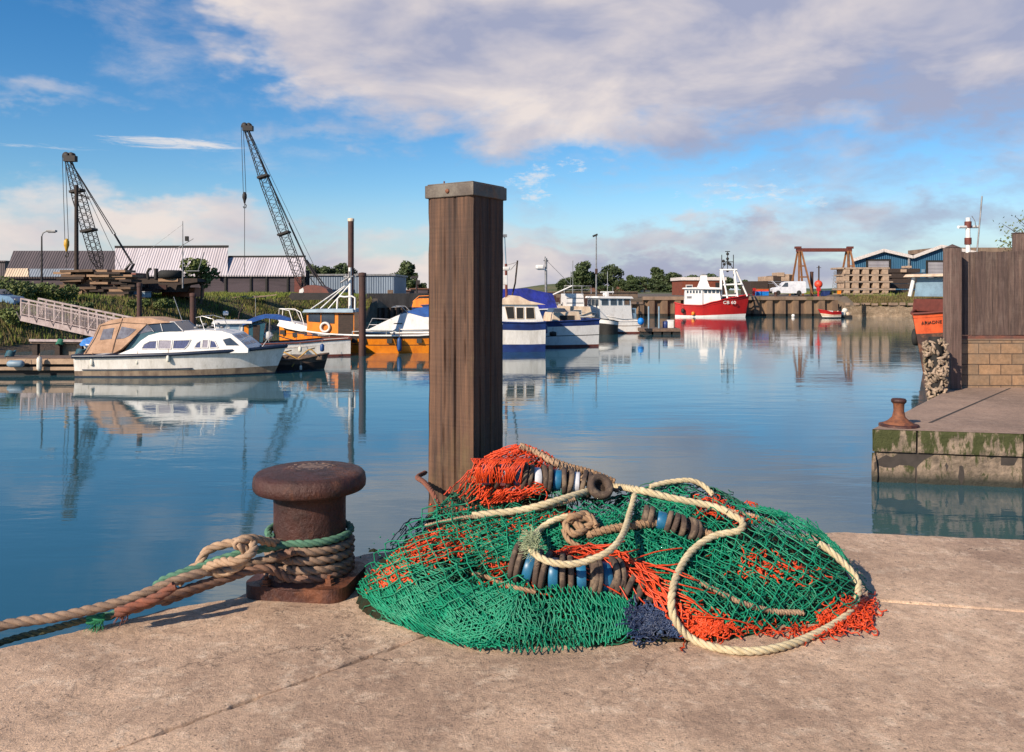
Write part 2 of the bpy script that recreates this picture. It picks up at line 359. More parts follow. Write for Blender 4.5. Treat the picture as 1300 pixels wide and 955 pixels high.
# bank: shoreline polyline; per vertex outward dir and offset rows
shore=[(-200,-60,-1,0,0),(-70,-60,-1,.1,0),(-60,12,-1,.3,0),(-42,32,-1,.6,0),(-32,44,-.9,.7,0),(-27.5,52,-.8,.8,0),(-25,60,-.9,.6,0),(-24.5,70,-.8,.8,0),(-22,82,-.5,1,0),(-17.5,96,-.3,1,0),
       (-16,101,0,1,1),(2,115,0,1,1),(20,121,0,1,1),(48,121,0,1,1),
       (49,117.2,0,1,2),(60,113.5,.1,1,2),(72,110,.3,1,2),(80,100,.8,.6,0),(66,70,1,.2,0),(48,44,1,0,0),(30,30,1,-.1,0),(27,24,1,-.2,0),(60,-60,1,-.3,0)]
def bank_row(k):
    out=[]
    for (x,y,dx,dy,t) in shore:
        l=math.hypot(dx,dy); dx/=l; dy/=l
        off,z=[[(-1.5,-1.0),(.9,.45),(3.2,1.5),(7.5,2.9),(11,3.15),(60,3.2),(400,3.2),(3000,3.0)],
               [(.25,-1),(.3,2.2),(.5,2.7),(2,2.78),(9,2.85),(60,3.1),(400,3.2),(3000,3.0)],
               [(.3,-1),(.4,1.35),(1.2,1.9),(4,2.9),(8,3.1),(60,3.2),(400,3.2),(3000,3.0)]][t][k]
        nz_=noise.noise(Vector((x*.21,y*.23,k*3.1)))
        if k in(1,2,3) and t!=1: z+=nz_*.5; off+=nz_*1.2
        out.append((x+dx*off,y+dy*off,z))
    return out
# densify the shoreline
sh2=[]
for a,b in zip(shore[:-1],shore[1:]):
    n=max(1,int(math.hypot(b[0]-a[0],b[1]-a[1])/2.5)) if b[1]>10 else 1
    for i in range(n):
        t=i/n; q=[a[j]*(1-t)+b[j]*t for j in range(4)]; q.append(a[4] if a[4]==b[4] or t<.5 else b[4]); sh2.append(tuple(q))
sh2.append(shore[-1]); shore=sh2
rows=[bank_row(k) for k in range(8)]; ns=len(shore)
mb=MB(); V=[p for r in rows for p in r]
fs=[];ms=[]
for k in range(7):
    for i in range(ns-1):
        mb.f.append((k*ns+i,k*ns+i+1,(k+1)*ns+i+1,(k+1)*ns+i)); 
        mi=0 if k==0 else (1 if k<5 else 2)
        if shore[i][4]==1 and k in(1,2,3,4): mi=3
        mb.m.append(mi); mb.sm.append(True)
mb.v=V; struct(mb.build('ground',[m_mud,m_earth,m_land,m_yard]))
# low hills on the horizon
def ridge(name,pts,depth,mat,zb=3.0):
    mb=MB(); n=len(pts); f_=[(x,y,zb) for x,y,z in pts]; t_=[(x*1.04,y+depth*.45,z) for x,y,z in pts]; k_=[(x*1.1,y+depth,zb) for x,y,z in pts]
    m_=[(x*1.01,y+depth*.2,zb+(z-zb)*.62) for x,y,z in pts]
    mb.add(f_+m_+t_+k_,[(r*n+i,r*n+i+1,(r+1)*n+i+1,(r+1)*n+i) for r in range(3) for i in range(n-1)],0,True); return struct(mb.build(name,mat))
m_hill=M('hill_grass',(.09,.10,.025),.95,c2=(.055,.07,.018),sc=.02,c3=(.13,.11,.04),sc3=.01,lo3=.5,hi3=.56)
def rpts(px0,px1,d,f): 
    return [((px-CX)/F*d,d,CH+(Y0-f(px))/F*d) for px in np.arange(px0,px1+1,12)]
ridge('hills',rpts(560,1000,430,lambda p:371-11*math.exp(-((p-715)/75)**2)-6*math.exp(-((p-860)/120)**2)+.8*math.sin(p*.05)),260,m_hill)
m_far=M('far_hill',(.05,.085,.04),.95,c2=(.035,.06,.03),sc=.006)
ridge('hills',rpts(940,1340,1900,lambda p:365.5+1.2*math.sin(p*.021)-1.5*math.sin(p*.05)),800,m_far,2.5)
ridge('hills',rpts(-80,640,1500,lambda p:368.5+1.1*math.sin(p*.03)),800,m_far,2.5)
# grass on the banks
m_grass=[M('grass_green',(.17,.20,.022),.8,c2=(.09,.14,.014),sc=.5,c3=(.16,.14,.03),sc3=.25,lo3=.52,hi3=.62),M('grass_dry',(.17,.12,.045),.85,c2=(.10,.085,.03),sc=.6)]
def quadpt(k,i,u,v):
    a,b=rows[k][i],rows[k][i+1]; c,d=rows[k+1][i+1],rows[k+1][i]
    return Vector([ (a[j]*(1-u)+b[j]*u)*(1-v)+(d[j]*(1-u)+c[j]*u)*v for j in range(3)])
def blades(name,sel,count,h,mat):
    tris=[]
    sel=list(sel); wts=[(Vector(rows[k][i])-Vector(rows[k][i+1])).length*(Vector(rows[k][i])-Vector(rows[k+1][i])).length/(1+Vector(rows[k][i]).length/60) for k,i in sel]
    for k,i in random.choices(sel,wts,k=count):
        p=quadpt(k,i,random.random(),random.random()); clump=noise.noise(Vector((p.x*.35,p.y*.35,1)))
        hh=h*(.55+.9*random.random())*(1+.9*clump); a=random.random()*6.28; w=.02+hh*.07; lean=hh*.35
        q=Vector((math.cos(a)*w,math.sin(a)*w,0)); tip=p+Vector((random.uniform(-lean,lean),random.uniform(-lean,lean),hh)); p=p-Vector((0,0,.08))
        tris+= [p-q,p+q,tip]
    V=np.array(tris); return npmesh(name,V,np.arange(len(V)).reshape(-1,3),mat,smooth=False)
def vis(i): 
    x,y=shore[i][0],shore[i][1]; return y>25 and abs(x/y)<.85
g=blades('grass',[(k,i) for k in(1,2,3,4) for i in range(ns-1) if vis(i) and shore[i][4]==0 and shore[i][0]<0],90000,.26,m_grass[0]); struct(g,'stuff')
g=blades('grass',[(k,i) for k in(1,2) for i in range(ns-1) if vis(i) and shore[i][4]==0 and shore[i][0]<0],14000,.28,m_grass[1]); struct(g,'stuff')
g=blades('grass',[(k,i) for k in(1,2,3,4) for i in range(ns-1) if vis(i) and shore[i][4]==2],16000,.35,m_grass[0]); struct(g,'stuff')
g=blades('grass',[(k,i) for k in(1,2) for i in range(ns-1) if vis(i) and shore[i][4]==2],12000,.4,m_grass[1]); struct(g,'stuff')

# ================================================================ near quay
def clipline(P,a,b,keep):   # half-plane clip of polygon (2D)
    out=[]; nx,ny=-(b[1]-a[1]),(b[0]-a[0])
    s=lambda p:((p[0]-a[0])*nx+(p[1]-a[1])*ny)*keep
    for i in range(len(P)):
        p,q=P[i],P[(i+1)%len(P)]; sp,sq=s(p),s(q)
        if sp>=0: out.append(p)
        if sp*sq<0: t=sp/(sp-sq); out.append((p[0]+(q[0]-p[0])*t,p[1]+(q[1]-p[1])*t))
    return out
edge=[(40,-1.0),(12,2.75),(2.58,4.167),(1.70,4.30),(-.67,3.96),(-.98,3.74),(-1.13,3.38),(-1.34,3.28),(-1.50,3.13),(-1.80,2.90),(-2.7,2.0),(-4,.2),(-5,-6),(40,-6)]
def shift(a,b,e):
    l=math.hypot(b[0]-a[0],b[1]-a[1]); nx,ny=-(b[1]-a[1])/l*e,(b[0]-a[0])/l*e; return (a[0]+nx,a[1]+ny),(b[0]+nx,b[1]+ny)
J1=((-1.0,2.34),(1.2,4.5)); J1=(G(380,865,QZ)[:2],G(525,812,QZ)[:2]); J1=((J1[0][0]*2-J1[1][0],J1[0][1]*2-J1[1][1]),(J1[1][0]+3*(J1[1][0]-J1[0][0]),J1[1][1]+3*(J1[1][1]-J1[0][1])))
J2=(G(1100,761,QZ)[:2],G(1300,776,QZ)[:2])
g_=.0045
slabs=[]
a,b=shift(*J1,g_); slabs.append(clipline(edge,a,b,1))
a,b=shift(*J1,-g_); rest=clipline(edge,a,b,-1)
a,b=shift(*J2,g_); slabs.append(clipline(rest,a,b,1)); a,b=shift(*J2,-g_); slabs.append(clipline(rest,a,b,-1))
def rough_poly(P,step,amp):
    out=[]
    for i in range(len(P)):
        p,q=P[i],P[(i+1)%len(P)]; L=math.hypot(q[0]-p[0],q[1]-p[1]); near=min(abs(p[1]-3),abs(q[1]-3))<4 and min(abs(p[0]),abs(q[0]))<6
        n=max(1,int(min(L,14)/step)) if near else 1; nx,ny=-(q[1]-p[1])/L,(q[0]-p[0])/L
        for k in range(n):
            t=k/n; x=p[0]+(q[0]-p[0])*t; y=p[1]+(q[1]-p[1])*t; e=amp*(noise.noise(Vector((x*9,y*9,0)))+.7*noise.noise(Vector((x*40,y*40,3)))) if 0<t<1 else 0
            out.append((x+nx*e,y+ny*e))
    return out
mb=MB()
for P in slabs:
    Q=rough_poly(P,.02,.011); cx=sum(p[0] for p in Q)/len(Q); cy=sum(p[1] for p in Q)/len(Q)
    n=len(Q)
    def inset(e): 
        o=[]
        for i,p in enumerate(Q):
            q0,q1=Q[i-1],Q[(i+1)%n]; dx,dy=q1[0]-q0[0],q1[1]-q0[1]; l=math.hypot(dx,dy) or 1; sgn=1 if area>0 else -1
            o.append((p[0]-dy/l*e*sgn,p[1]+dx/l*e*sgn))
        return o
    area=sum(Q[i][0]*Q[(i+1)%n][1]-Q[(i+1)%n][0]*Q[i][1] for i in range(n))
    r0=[(x,y,QZ) for x,y in inset(.012)]; r1=[(x,y,QZ-.004) for x,y in inset(.004)]; r2=[(x,y,QZ-.014) for x,y in Q]; r3=[(x,y,QZ-.03) for x,y in Q]
    mb.add(r0,[tuple(range(n))],0)
    for A,B in((r0,r1),(r1,r2),(r2,r3)): mb.add(A+B,[(i,(i+1)%n,n+(i+1)%n,n+i) for i in range(n)],0,True)
Q=rough_poly(edge,.1,.02); n=len(Q)
mb.add([(x,y,QZ-.03) for x,y in Q]+[(x,y,-2) for x,y in Q],[tuple(range(n))]+[(i,(i+1)%n,n+(i+1)%n,n+i) for i in range(n)],1)
struct(mb.build('quay',[m_quay,m_moss]))

# ================================================================ right quay with its moss-grown edge
mb=MB(); mb2=MB()
e2=[(6.8,15.6),(9.33,15.08),(26,11.6),(40,11),(40,26),(13.5,26),(11.35,21.6)]
mb.add([(x,y,1.0) for x,y in e2],[tuple(range(7))],0)
fr=[((6.8,15.6),(7.55,15.45)),((7.58,15.44),(9.33,15.08)),((9.36,15.07),(26,11.6)),((11.35,21.6),(6.8,15.6))]
for (a,b) in fr:
    A=Vector((*a,0)); B=Vector((*b,0)); n=Vector((B-A)).cross(Vector((0,0,1))).normalized()
    L=(B-A).length; nx=max(2,int(L/.12)); 
    for z0,z1,off,amp in((.58,1.0,.0,.02),(-1.5,.55,-.05,.10)):
        nzr=10; vs=[]
        for j in range(nzr+1):
            for i in range(nx+1):
                p=A.lerp(B,i/nx); z=z0+(z1-z0)*j/nzr; e=off+amp*noise.noise(Vector((p.x*1.7,p.y*1.7,z*2.6)))+amp*.5*noise.noise(Vector((p.x*6,p.y*6,z*7)))
                if z>.99: e=min(e,.003)
                if off<0 and (a!=(6.8,15.6)): e+=.06*max(0,noise.noise(Vector((p.x*.9,p.y*.9,z*1.2+4))))
                if i in(0,nx) or j in (0,nzr): e-=.015
                q=p+n*e; vs.append((q.x,q.y,z))
        mb.add(vs,[(j*(nx+1)+i,j*(nx+1)+i+1,(j+1)*(nx+1)+i+1,(j+1)*(nx+1)+i) for j in range(nzr) for i in range(nx)],1,True)
mb.add([(x*1.002+.1,y+.05,z) for z in (.998,-1.5) for x,y in ((6.75,15.62),(26,11.66),(40,11.1),(40,26),(13.4,26),(11.3,21.5))],[(0,1,7,6),(1,2,8,7),(3,4,10,9),(4,5,11,10),(5,0,6,11)],2)
# drainage joint across the slab
mb.add([Vector((*G(1178,537,1.0)[:2],1.004)),Vector((*G(1183,537,1.0)[:2],1.004)),Vector((*G(1284,493,1.0)[:2],1.004)),Vector((*G(1281,493,1.0)[:2],1.004))],[(0,1,2,3)],2)
m_darkgap=M('dark_joint',(.05,.04,.035),.95)
struct(mb.build('quay',[m_quay2,m_moss,m_darkgap]))
# ================================================================ timber pile
def postwood(name,c=(.20,.115,.07),d=(.085,.045,.028),g=(.22,.17,.07),zs=.55):
    m,nt,b=newmat(name); v=mapping(nt,(14,14,zs)); n1=noise_n(nt,v,1.6,8,.7,.4); v2=mapping(nt,(60,60,1.2)); n2=noise_n(nt,v2,1,5,.7); v3=mapping(nt,(1.5,1.5,70)); n3=noise_n(nt,v3,1,3,.6)
    v4=mapping(nt,(2.2,2.2,1.0)); n4=noise_n(nt,v4,1.3,6,.7)
    col=mixc(nt,ramp(nt,n1,[(.35,0.),(.62,1.)]),c,d); col=mixc(nt,ramp(nt,n4,[(.52,0.),(.68,.45)]),col,g)
    col=mixc(nt,.8,col,ramp(nt,n2,[(.32,.3),(.5,1.),(.7,1.25)]),'MULTIPLY'); col=mixc(nt,.28,col,ramp(nt,n3,[(.3,.55),(.6,1.1)]),'MULTIPLY')
    nt.links.new(col,b.inputs['Base Color']); b.inputs['Roughness'].default_value=.8
    s=nt.nodes.new('ShaderNodeMath'); s.operation='MULTIPLY_ADD'; nt.links.new(n3,s.inputs[0]); s.inputs[1].default_value=.5; nt.links.new(n2,s.inputs[2]); bumpn(nt,s.outputs[0],.55,.006,b); return m
m_pile=postwood('pile_timber',(.135,.066,.036),(.042,.021,.014),(.16,.115,.045))
m_capm=M('weathered_cap',(.16,.135,.11),.6,metal=.3,c2=(.08,.06,.05),sc=9,c3=(.20,.10,.05),sc3=5,lo3=.55,hi3=.65,bump=.5,bsc=40,bd=.004)
m_rust=M('rust',(.22,.075,.03),.75,c2=(.10,.035,.02),sc=12,bump=.6,bsc=60,bd=.004)
pp=W(600,700,4.12); PX,PY=-.196,4.12; sw=.285; ang=R(32.8)
ux=Vector((-math.cos(ang),math.sin(ang),0)); uy=Vector((math.sin(ang),math.cos(ang),0))   # left face and right face directions from the near corner
root=T('timber_pile','tall square weathered timber post with a metal capped top standing behind the fishing nets','post',(PX,PY,0))
side=[]; nseg=36
cr=[(0,.38,.006,.012),(0,.62,.005,.010),(0,.80,.003,.006),(0,.16,.003,.006),(1,.22,.006,.012),(1,.55,.005,.010),(1,.8,.004,.008),(0,.5,.002,.004),(1,.4,.002,.005)]
zt=CH+(Y0-249)/F*4.15; zb=-2.0; nz_=170; vs=[]
for j in range(nz_+1):
    z=zb+(zt-zb)*j/nz_
    for sdi in range(4):
        A=[Vector((0,0,0)),ux*sw,ux*sw+uy*sw,uy*sw][sdi]; B=[ux*sw,ux*sw+uy*sw,uy*sw,Vector((0,0,0))][sdi]; nrm=[-uy,ux,uy,-ux][sdi]
        for i in range(nseg):
            t=i/nseg; p=A.lerp(B,t); e=.0022*noise.noise(Vector((p.x*70,p.y*70,z*1.6)))+.004*noise.noise(Vector((p.x*9,p.y*9,z*1.1)))
            corner=min(t,1-t)*sw; 
            if corner<.02: e-=(.02-corner)*(.35+.5*max(0,noise.noise(Vector((z*5+sdi,1,2)))))
            for (f,u,wd_,dp) in cr:
                if (sdi==0 and f==0) or (sdi==3 and f==1):
                    uu=(u if sdi==0 else 1-u)+.035*noise.noise(Vector((z*1.1,u*9,f)))+.01*noise.noise(Vector((z*7,u*9,f)))
                    lenm=max(0,min(1,1.2*noise.noise(Vector((z*.8,u*13,5)))+.55))
                    e-=dp*1.7*lenm*math.exp(-((t-uu)*sw/(wd_*.45))**2)
            if z<3.0: e+=.012*noise.noise(Vector((p.x*6,p.y*6,z*14)))*min(1,(3.0-z)*1.4)
            q=p+nrm*e; vs.append((q.x,q.y,z))
n4=nseg*4
mb=MB(); mb.add(vs,[(j*n4+k,j*n4+(k+1)%n4,(j+1)*n4+(k+1)%n4,(j+1)*n4+k) for j in range(nz_) for k in range(n4)],0,False)
mb.add(vs[-n4:],[tuple(range(n4))],0)
mb.build('shaft',m_pile,root)
mb=MB(); c=(ux+uy)*sw/2; h=.066
ctr=Vector((c.x,c.y,zt+h/2)); a_=math.atan2(ux.y,ux.x); mb.box(ctr,(sw+.022,sw+.022,h),a_)
mb.box(ctr+Vector((0,0,h/2+.003)),(sw+.004,sw+.004,.008),a_)
mb.build('cap',m_capm,root,bevel=.004)
q=ux*sw*.52-uy*.013; mb=MB(); rr=Matrix.Rotation(math.atan2(uy.y,uy.x),3,'Z')
mb.lathe([(.0,-.004),(.011,-.004),(.012,0),(.007,.004),(.0,.005)],12,(q.x,q.y,zt+h*.45),ax='X',rot=rr); mb.build('bolt',m_rust,root)
mb=MB(); mb.tube([q+Vector((-.02,.05,zt+h)),q+Vector((-.02,.05,zt+h+.02))],.004,6); mb.build('nail',m_rust,root)

# ================================================================ big bollard
def bollmat(name,c=(.075,.024,.017),c2=(.028,.012,.010),c3=(.17,.058,.026)):
    m,nt,b=newmat(name); v=mapping(nt,(1,1,.7)); n1=noise_n(nt,v,7,8,.75); n2=noise_n(nt,v,28,6,.7); n3=noise_n(nt,v,3.2,7,.7)
    col=mixc(nt,ramp(nt,n1,[(.4,0.),(.6,1.)]),c,c2); col=mixc(nt,ramp(nt,n3,[(.50,0.),(.62,.9)]),col,c3); col=mixc(nt,.6,col,ramp(nt,n2,[(.3,.4),(.6,1.15)]),'MULTIPLY')
    nt.links.new(col,b.inputs['Base Color']); nt.links.new(ramp(nt,n2,[(.3,.42),(.7,.7)]),b.inputs['Roughness']); b.inputs['Metallic'].default_value=.15
    s=nt.nodes.new('ShaderNodeMath'); s.operation='MULTIPLY_ADD'; nt.links.new(n1,s.inputs[0]); s.inputs[1].default_value=1.3; nt.links.new(n2,s.inputs[2]); bumpn(nt,s.outputs[0],.8,.009,b); return m
m_boll=bollmat('rusty_iron')
BX,BY=-.861,3.525
bo=T('mooring_bollard','large rusty iron bollard with a wide flat cap and mooring ropes wound round it','bollard',(BX,BY,QZ))
mb=MB(); mb.lathe([(.152,.06),(.158,.07),(.152,.10),(.150,.2),(.150,.34),(.153,.365),(.17,.38)],64); mb.build('column',m_boll,bo)
mb=MB(); mb.lathe([(.15,.385),(.205,.386),(.226,.390),(.234,.400),(.236,.42),(.232,.447),(.222,.459),(.20,.466),(.1,.472),(.0,.473)],72); cap=mb.build('cap',m_boll,bo)
m_flake=M('flaking_paint',(.20,.13,.10),.7,c2=(.07,.035,.025),sc=40,bump=.6,bsc=90,bd=.003)
mb=MB(); mb.lathe([(.07,0),(.06,.002),(.03,.0026),(0,.003)],14,(-.005,.05,.4925))
for i in range(46):
    a=random.random()*6.28; r=.02+.06*random.random()**.5; s_=random.uniform(.004,.014); mb.lathe([(s_,0),(s_*.8,.0025),(0,.003)],5,(r*math.cos(a)*1.25-.005,r*math.sin(a)*.9+.05,.4925),rot=Matrix.Rotation(random.random()*6,3,'Z'))
mb.build('flaked_patch',m_flake,cap)
cap.data.transform(Matrix.Translation((0,0,.022)))
bo_col=[c for c in bpy.data.objects if c.name.startswith('column')][0]
for v_ in bo_col.data.vertices:
    if v_.co.z>.3: v_.co.z+=.022
def rrect(cx,cy,a,b,r,n=6,rz=0):
    P=[]
    for k,(sx_,sy_) in enumerate(((1,1),(-1,1),(-1,-1),(1,-1))):
        for i in range(n+1):
            t=math.pi/2*(k+i/n); x=sx_*(a/2-r)+r*math.cos(t); y=sy_*(b/2-r)+r*math.sin(t); P.append((cx+x*math.cos(rz)-y*math.sin(rz),cy+x*math.sin(rz)+y*math.cos(rz)))
    return P
mb=MB(); pl=rrect(-.005,-.02,.43,.36,.07,8,R(-8))
mb.prism([(x,y,.0) for x,y in pl],(0,0,.055)); mb.lathe([(.21,.05),(.19,.066),(.165,.075),(.15,.09)],48); mb.build('base_plate',m_boll,bo,bevel=.012)
for bx_,by_ in((.115,-.15),(-.14,-.155),(.14,.1),(-.14,.12)):
    mb=MB(); mb.lathe([(.026,.055),(.026,.062),(.018,.062),(.018,.078),(.009,.079),(.009,.09),(0,.091)],6,(bx_,by_,0),smooth=False); mb.build('bolt',m_rust,bo)

# ================================================================ ropes
def ropemat(name,c,d,sc=30):
    m,nt,b=newmat(name); v=mapping(nt); n=noise_n(nt,v,sc,5,.7); n2=noise_n(nt,v,5,5,.7); n3=noise_n(nt,v,240,3,.8)
    col=mixc(nt,ramp(nt,n,[(.35,0.),(.7,1.)]),c,d); col=mixc(nt,ramp(nt,n2,[(.4,0.),(.7,.6)]),col,d); col=mixc(nt,.6,col,ramp(nt,n3,[(.3,.5),(.6,1.15)]),'MULTIPLY')
    nt.links.new(col,b.inputs['Base Color']); b.inputs['Roughness'].default_value=.85; bumpn(nt,n3,.8,.003,b); return m
m_beige=ropemat('beige_rope',(.50,.34,.22),(.27,.165,.10)); m_moor=ropemat('mooring_rope_fibre',(.33,.22,.15),(.16,.10,.07)); m_cream=ropemat('cream_rope',(.66,.55,.36),(.42,.33,.19)); m_brownr=ropemat('brown_rope',(.27,.15,.10),(.13,.07,.05))
m_greenr=ropemat('green_rope',(.10,.24,.15),(.05,.12,.08)); m_olive=ropemat('olive_rope',(.16,.15,.07),(.08,.075,.04)); m_orangeR=ropemat('orange_rope',(.28,.085,.045),(.14,.06,.04)); m_tan=ropemat('tan_rope',(.40,.25,.14),(.24,.14,.08))
def rope_geo(mb,pts,r,pitch=None,ns_=3,step=None,n=6,mi=0,wrap=False):
    step=step or r*.75; P=catmull(pts,step); pitch=pitch or r*6.5
    T_=[(P[min(i+1,len(P)-1)]-P[max(i-1,0)]).normalized() for i in range(len(P))]
    u=T_[0].cross(Vector((0,0,1)) if abs(T_[0].z)<.9 else Vector((0,1,0))).normalized(); U=[];s=0;S=[]
    for i in range(len(P)):
        u=(u-T_[i]*u.dot(T_[i])).normalized(); U.append(u.copy()); s+=(P[i]-P[i-1]).length if i else 0; S.append(s)
    for k in range(ns_):
        line=[]
        for i in range(len(P)):
            a=2*math.pi*(k/ns_+S[i]/pitch); w=T_[i].cross(U[i]); line.append(P[i]+(U[i]*math.cos(a)+w*math.sin(a))*r*.47)
        mb.tube(line,r*.56,n,mi)
    if wrap:   # thin whipping twine round the rope
        line=[]
        tot=S[-1]; m_=int(tot/(r*.16)); 
        for q in range(m_):
            s_=tot*q/m_; i=min(range(max(0,int(q/m_*len(P))-3),min(len(P),int(q/m_*len(P))+4)),key=lambda i:abs(S[i]-s_)); a=2*math.pi*s_/(r*1.15)
            w=T_[i].cross(U[i]); line.append(P[i]+(T_[i]*(s_-S[i]))+(U[i]*math.cos(a)+w*math.sin(a))*r*1.08)
        mb.tube(line,r*.13,4,mi)
def rope(name,label,cat,pts,r,mat,group=None,**k):
    mb=MB(); rope_geo(mb,pts,r,**k); o=mb.build(name,mat); tag(o,label,cat,group); return o
def loop(z,r=.172,a0=0,a1=360,n=20,dz=0,cx=BX,cy=BY):
    return [Vector((cx+r*math.cos(R(a0+(a1-a0)*i/n)),cy+r*math.sin(R(a0+(a1-a0)*i/n)),QZ+z+dz*i/n)) for i in range(n+1)]
rb=.0195
# beige mooring rope: in from lower left, then three turns round the column
beige=[W(-420,905,2.6),W(-200,845,2.75),W(0,795,2.95),W(80,782,3.0),W(160,762,3.06),W(230,735,3.14),W(290,720,3.25),W(335,712,3.33)]+loop(.195,.171,-100,260,18,-.038)+loop(.157,.170,-100,260,18,-.038)+loop(.119,.170,-100,120,12,-.03)
rope('mooring_rope','thick beige mooring rope from the lower left corner, wound three turns round the bollard','rope',beige,rb,m_moor)
brown=[W(150,776,3.02),W(172,772,3.04),W(200,762,3.09),W(240,748,3.16),W(280,736,3.23),W(335,722,3.31)]+loop(.085,.171,-105,250,18,-.02)
rope('mooring_rope','dark brown mooring rope making the lowest turn round the rusty bollard','rope',brown,rb,m_brownr)
tan2=[W(196,768,3.10),W(240,752,3.2),W(300,722,3.3),W(345,716,3.35),W(372,712,3.30),W(400,712,3.27),W(440,708,3.33),W(455,700,3.45)]
rope('mooring_rope','brown rope end lying from the bollard foot out over the quay edge','rope',[W(205,765,3.14),W(250,748,3.22),W(300,730,3.28),W(340,712,3.36),W(372,700,3.30)],rb*.95,m_brownr)
green=[W(-420,950,2.5),W(-200,880,2.72),W(0,816,2.98),W(60,800,3.03),W(112,786,3.06)]
rope('mooring_rope','thin olive green mooring rope trailing low along the quay edge at lower left','rope',green,.013,m_olive)
gr2=[W(118,786,3.07),W(150,778,3.12),W(190,752,3.2),W(205,738,3.2),W(240,724,3.2),W(300,704,3.26),W(340,696,3.33)]+loop(.225,.171,-100,215,18,.012)
rope('mooring_rope','green mooring rope with one high turn over the beige turns on the bollard','rope',gr2,.0165,m_greenr)
mb=MB(); rope_geo(mb,[W(112,788,3.05),W(120,786,3.05),W(132,784,3.06)],.018); 
for i in range(60):
    p=W(118+random.random()*14,786+random.random()*6-3,3.05); mb.tube([p,p+Vector((random.uniform(-.03,.01),random.uniform(-.03,.01),random.uniform(-.05,.0)))],.0012,3)
tag(mb.build('rope_end',ropemat('bright_green_rope',(.03,.30,.13),(.02,.18,.08))),'frayed bright green rope end by the quay edge on the olive rope','rope')
mb=MB(); rope_geo(mb,[W(148,778,3.0),W(160,774,3.0),W(175,768,3.02),W(200,758,3.03),W(222,744,3.05)],.019)
for i in range(50):
    p=W(152+random.random()*12,778+random.random()*6-3,3.0); mb.tube([p,p+Vector((random.uniform(-.03,0),random.uniform(-.02,.02),random.uniform(-.04,.01)))],.0014,3)
tag(mb.build('rope_end',m_orangeR),'reddish orange rope end whipped over the brown mooring rope','rope')
# loose knot of beige rope in front-left of the bollard
kn=[W(226,742,3.2),W(236,728,3.22),W(252,716,3.22),W(262,700,3.24),W(282,692,3.26),W(306,688,3.26),W(322,692,3.2),W(318,704,3.14),W(300,712,3.12),W(280,714,3.16),W(262,722,3.2),W(282,728,3.22),W(306,716,3.2),W(312,700,3.2),W(300,690,3.18),W(318,684,3.22),W(352,690,3.36),W(366,688,3.5)]
rope('knotted_rope','pale beige rope tied in a loose knot left of the bollard under the green rope','rope',kn,.0185,m_beige)

# ================================================================ the heap of nets
DOM=[(.72,3.72,.46,.30,.36),(1.08,3.58,.36,.36,.265),(1.0,3.40,.40,.30,.15),(.03,3.80,.42,.24,.46),(-.16,3.56,.44,.40,.33),(-.28,3.42,.36,.36,.24),(.02,3.14,.40,.24,.175),(.28,3.12,.26,.22,.16),(.30,3.52,.60,.42,.345),(.72,3.58,.50,.40,.31),(.98,3.56,.44,.42,.25),(1.12,3.50,.34,.40,.17),(.6,3.28,.48,.34,.19)]
def Hs(x,y):
    s=0.0
    for cx,cy,rx,ry,h in DOM:
        q=((x-cx)/rx)**2+((y-cy)/ry)**2
        if q<1: v=h*(1-q)**.55; s=s+math.exp(v*22)-1
    z=math.log(1+s)/22
    if z>0: z+=min(z,.1)*(.30*noise.noise(Vector((x*7,y*7,.3)))-.45*max(0,.25-abs(noise.noise(Vector((x*5+y*3,y*6,4.3))))*1.6))+.006*noise.noise(Vector((x*22,y*22,.3)))
    return max(z,0)
def hit(px,py,off=0.0,lift=0.0):
    """point of the heap (or quay) seen at this spot, raised by off"""
    dx=(px-CX)/F; dz=-(py-Y0)/F; lo=2.4; d=lo
    while d<4.6:
        z=CH+dz*d
        if z<=QZ+Hs(dx*d,d)+off: break
        d+=.012
    else: d=3.85
    if d<4.6:
        a,b=d-.012,d
        for _ in range(6):
            m_=(a+b)/2
            if CH+dz*m_<=QZ+Hs(dx*m_,m_)+off: b=m_
            else: a=m_
        d=b
    return Vector((dx*d,d,CH+dz*d+lift))
def netmat(name,c,d,e):
    m,nt,b=newmat(name); v=mapping(nt); n=noise_n(nt,v,6,5,.7); n2=noise_n(nt,v,45,3,.7)
    col=mixc(nt,ramp(nt,n,[(.35,0.),(.65,1.)]),c,d); col=mixc(nt,ramp(nt,n2,[(.56,0.),(.7,.7)]),col,e)
    nt.links.new(col,b.inputs['Base Color']); b.inputs['Roughness'].default_value=.5; return m
m_net=netmat('green_twine',(.004,.24,.125),(.003,.14,.075),(.02,.32,.19)); m_netd=netmat('shade_green_twine',(.008,.17,.09),(.02,.09,.05),(.06,.07,.03))
m_onet=netmat('orange_twine',(.68,.065,.012),(.42,.035,.008),(.70,.12,.03)); m_bnet=netmat('blue_twine',(.02,.045,.12),(.012,.02,.05),(.05,.10,.2))
def okp(p): return p.z-QZ<=Hs(p.x,p.y)+.075 and (Hs(p.x,p.y)>.008 or p.z<QZ+.03) and p.y<4.2
def cr2(grid,u,v):
    """bicubic interpolation of a grid of pixel control points"""
    def c1(P,t):
        n=len(P)-1; x=min(max(t,0),1)*n; i=min(int(x),n-1); f=x-i
        p1,p2=P[i],P[i+1]; p0=P[i-1] if i>0 else tuple(2*a-b for a,b in zip(p1,p2)); p3=P[i+2] if i+2<=n else tuple(2*b-a for a,b in zip(p1,p2))
        return tuple(.5*((2*b)+(c-a)*f+(2*a-5*b+4*c-d)*f*f+(3*b-a-3*c+d)*f**3) for a,b,c,d in zip(p0,p1,p2,p3))
    return c1([c1(r,u) for r in grid],v)
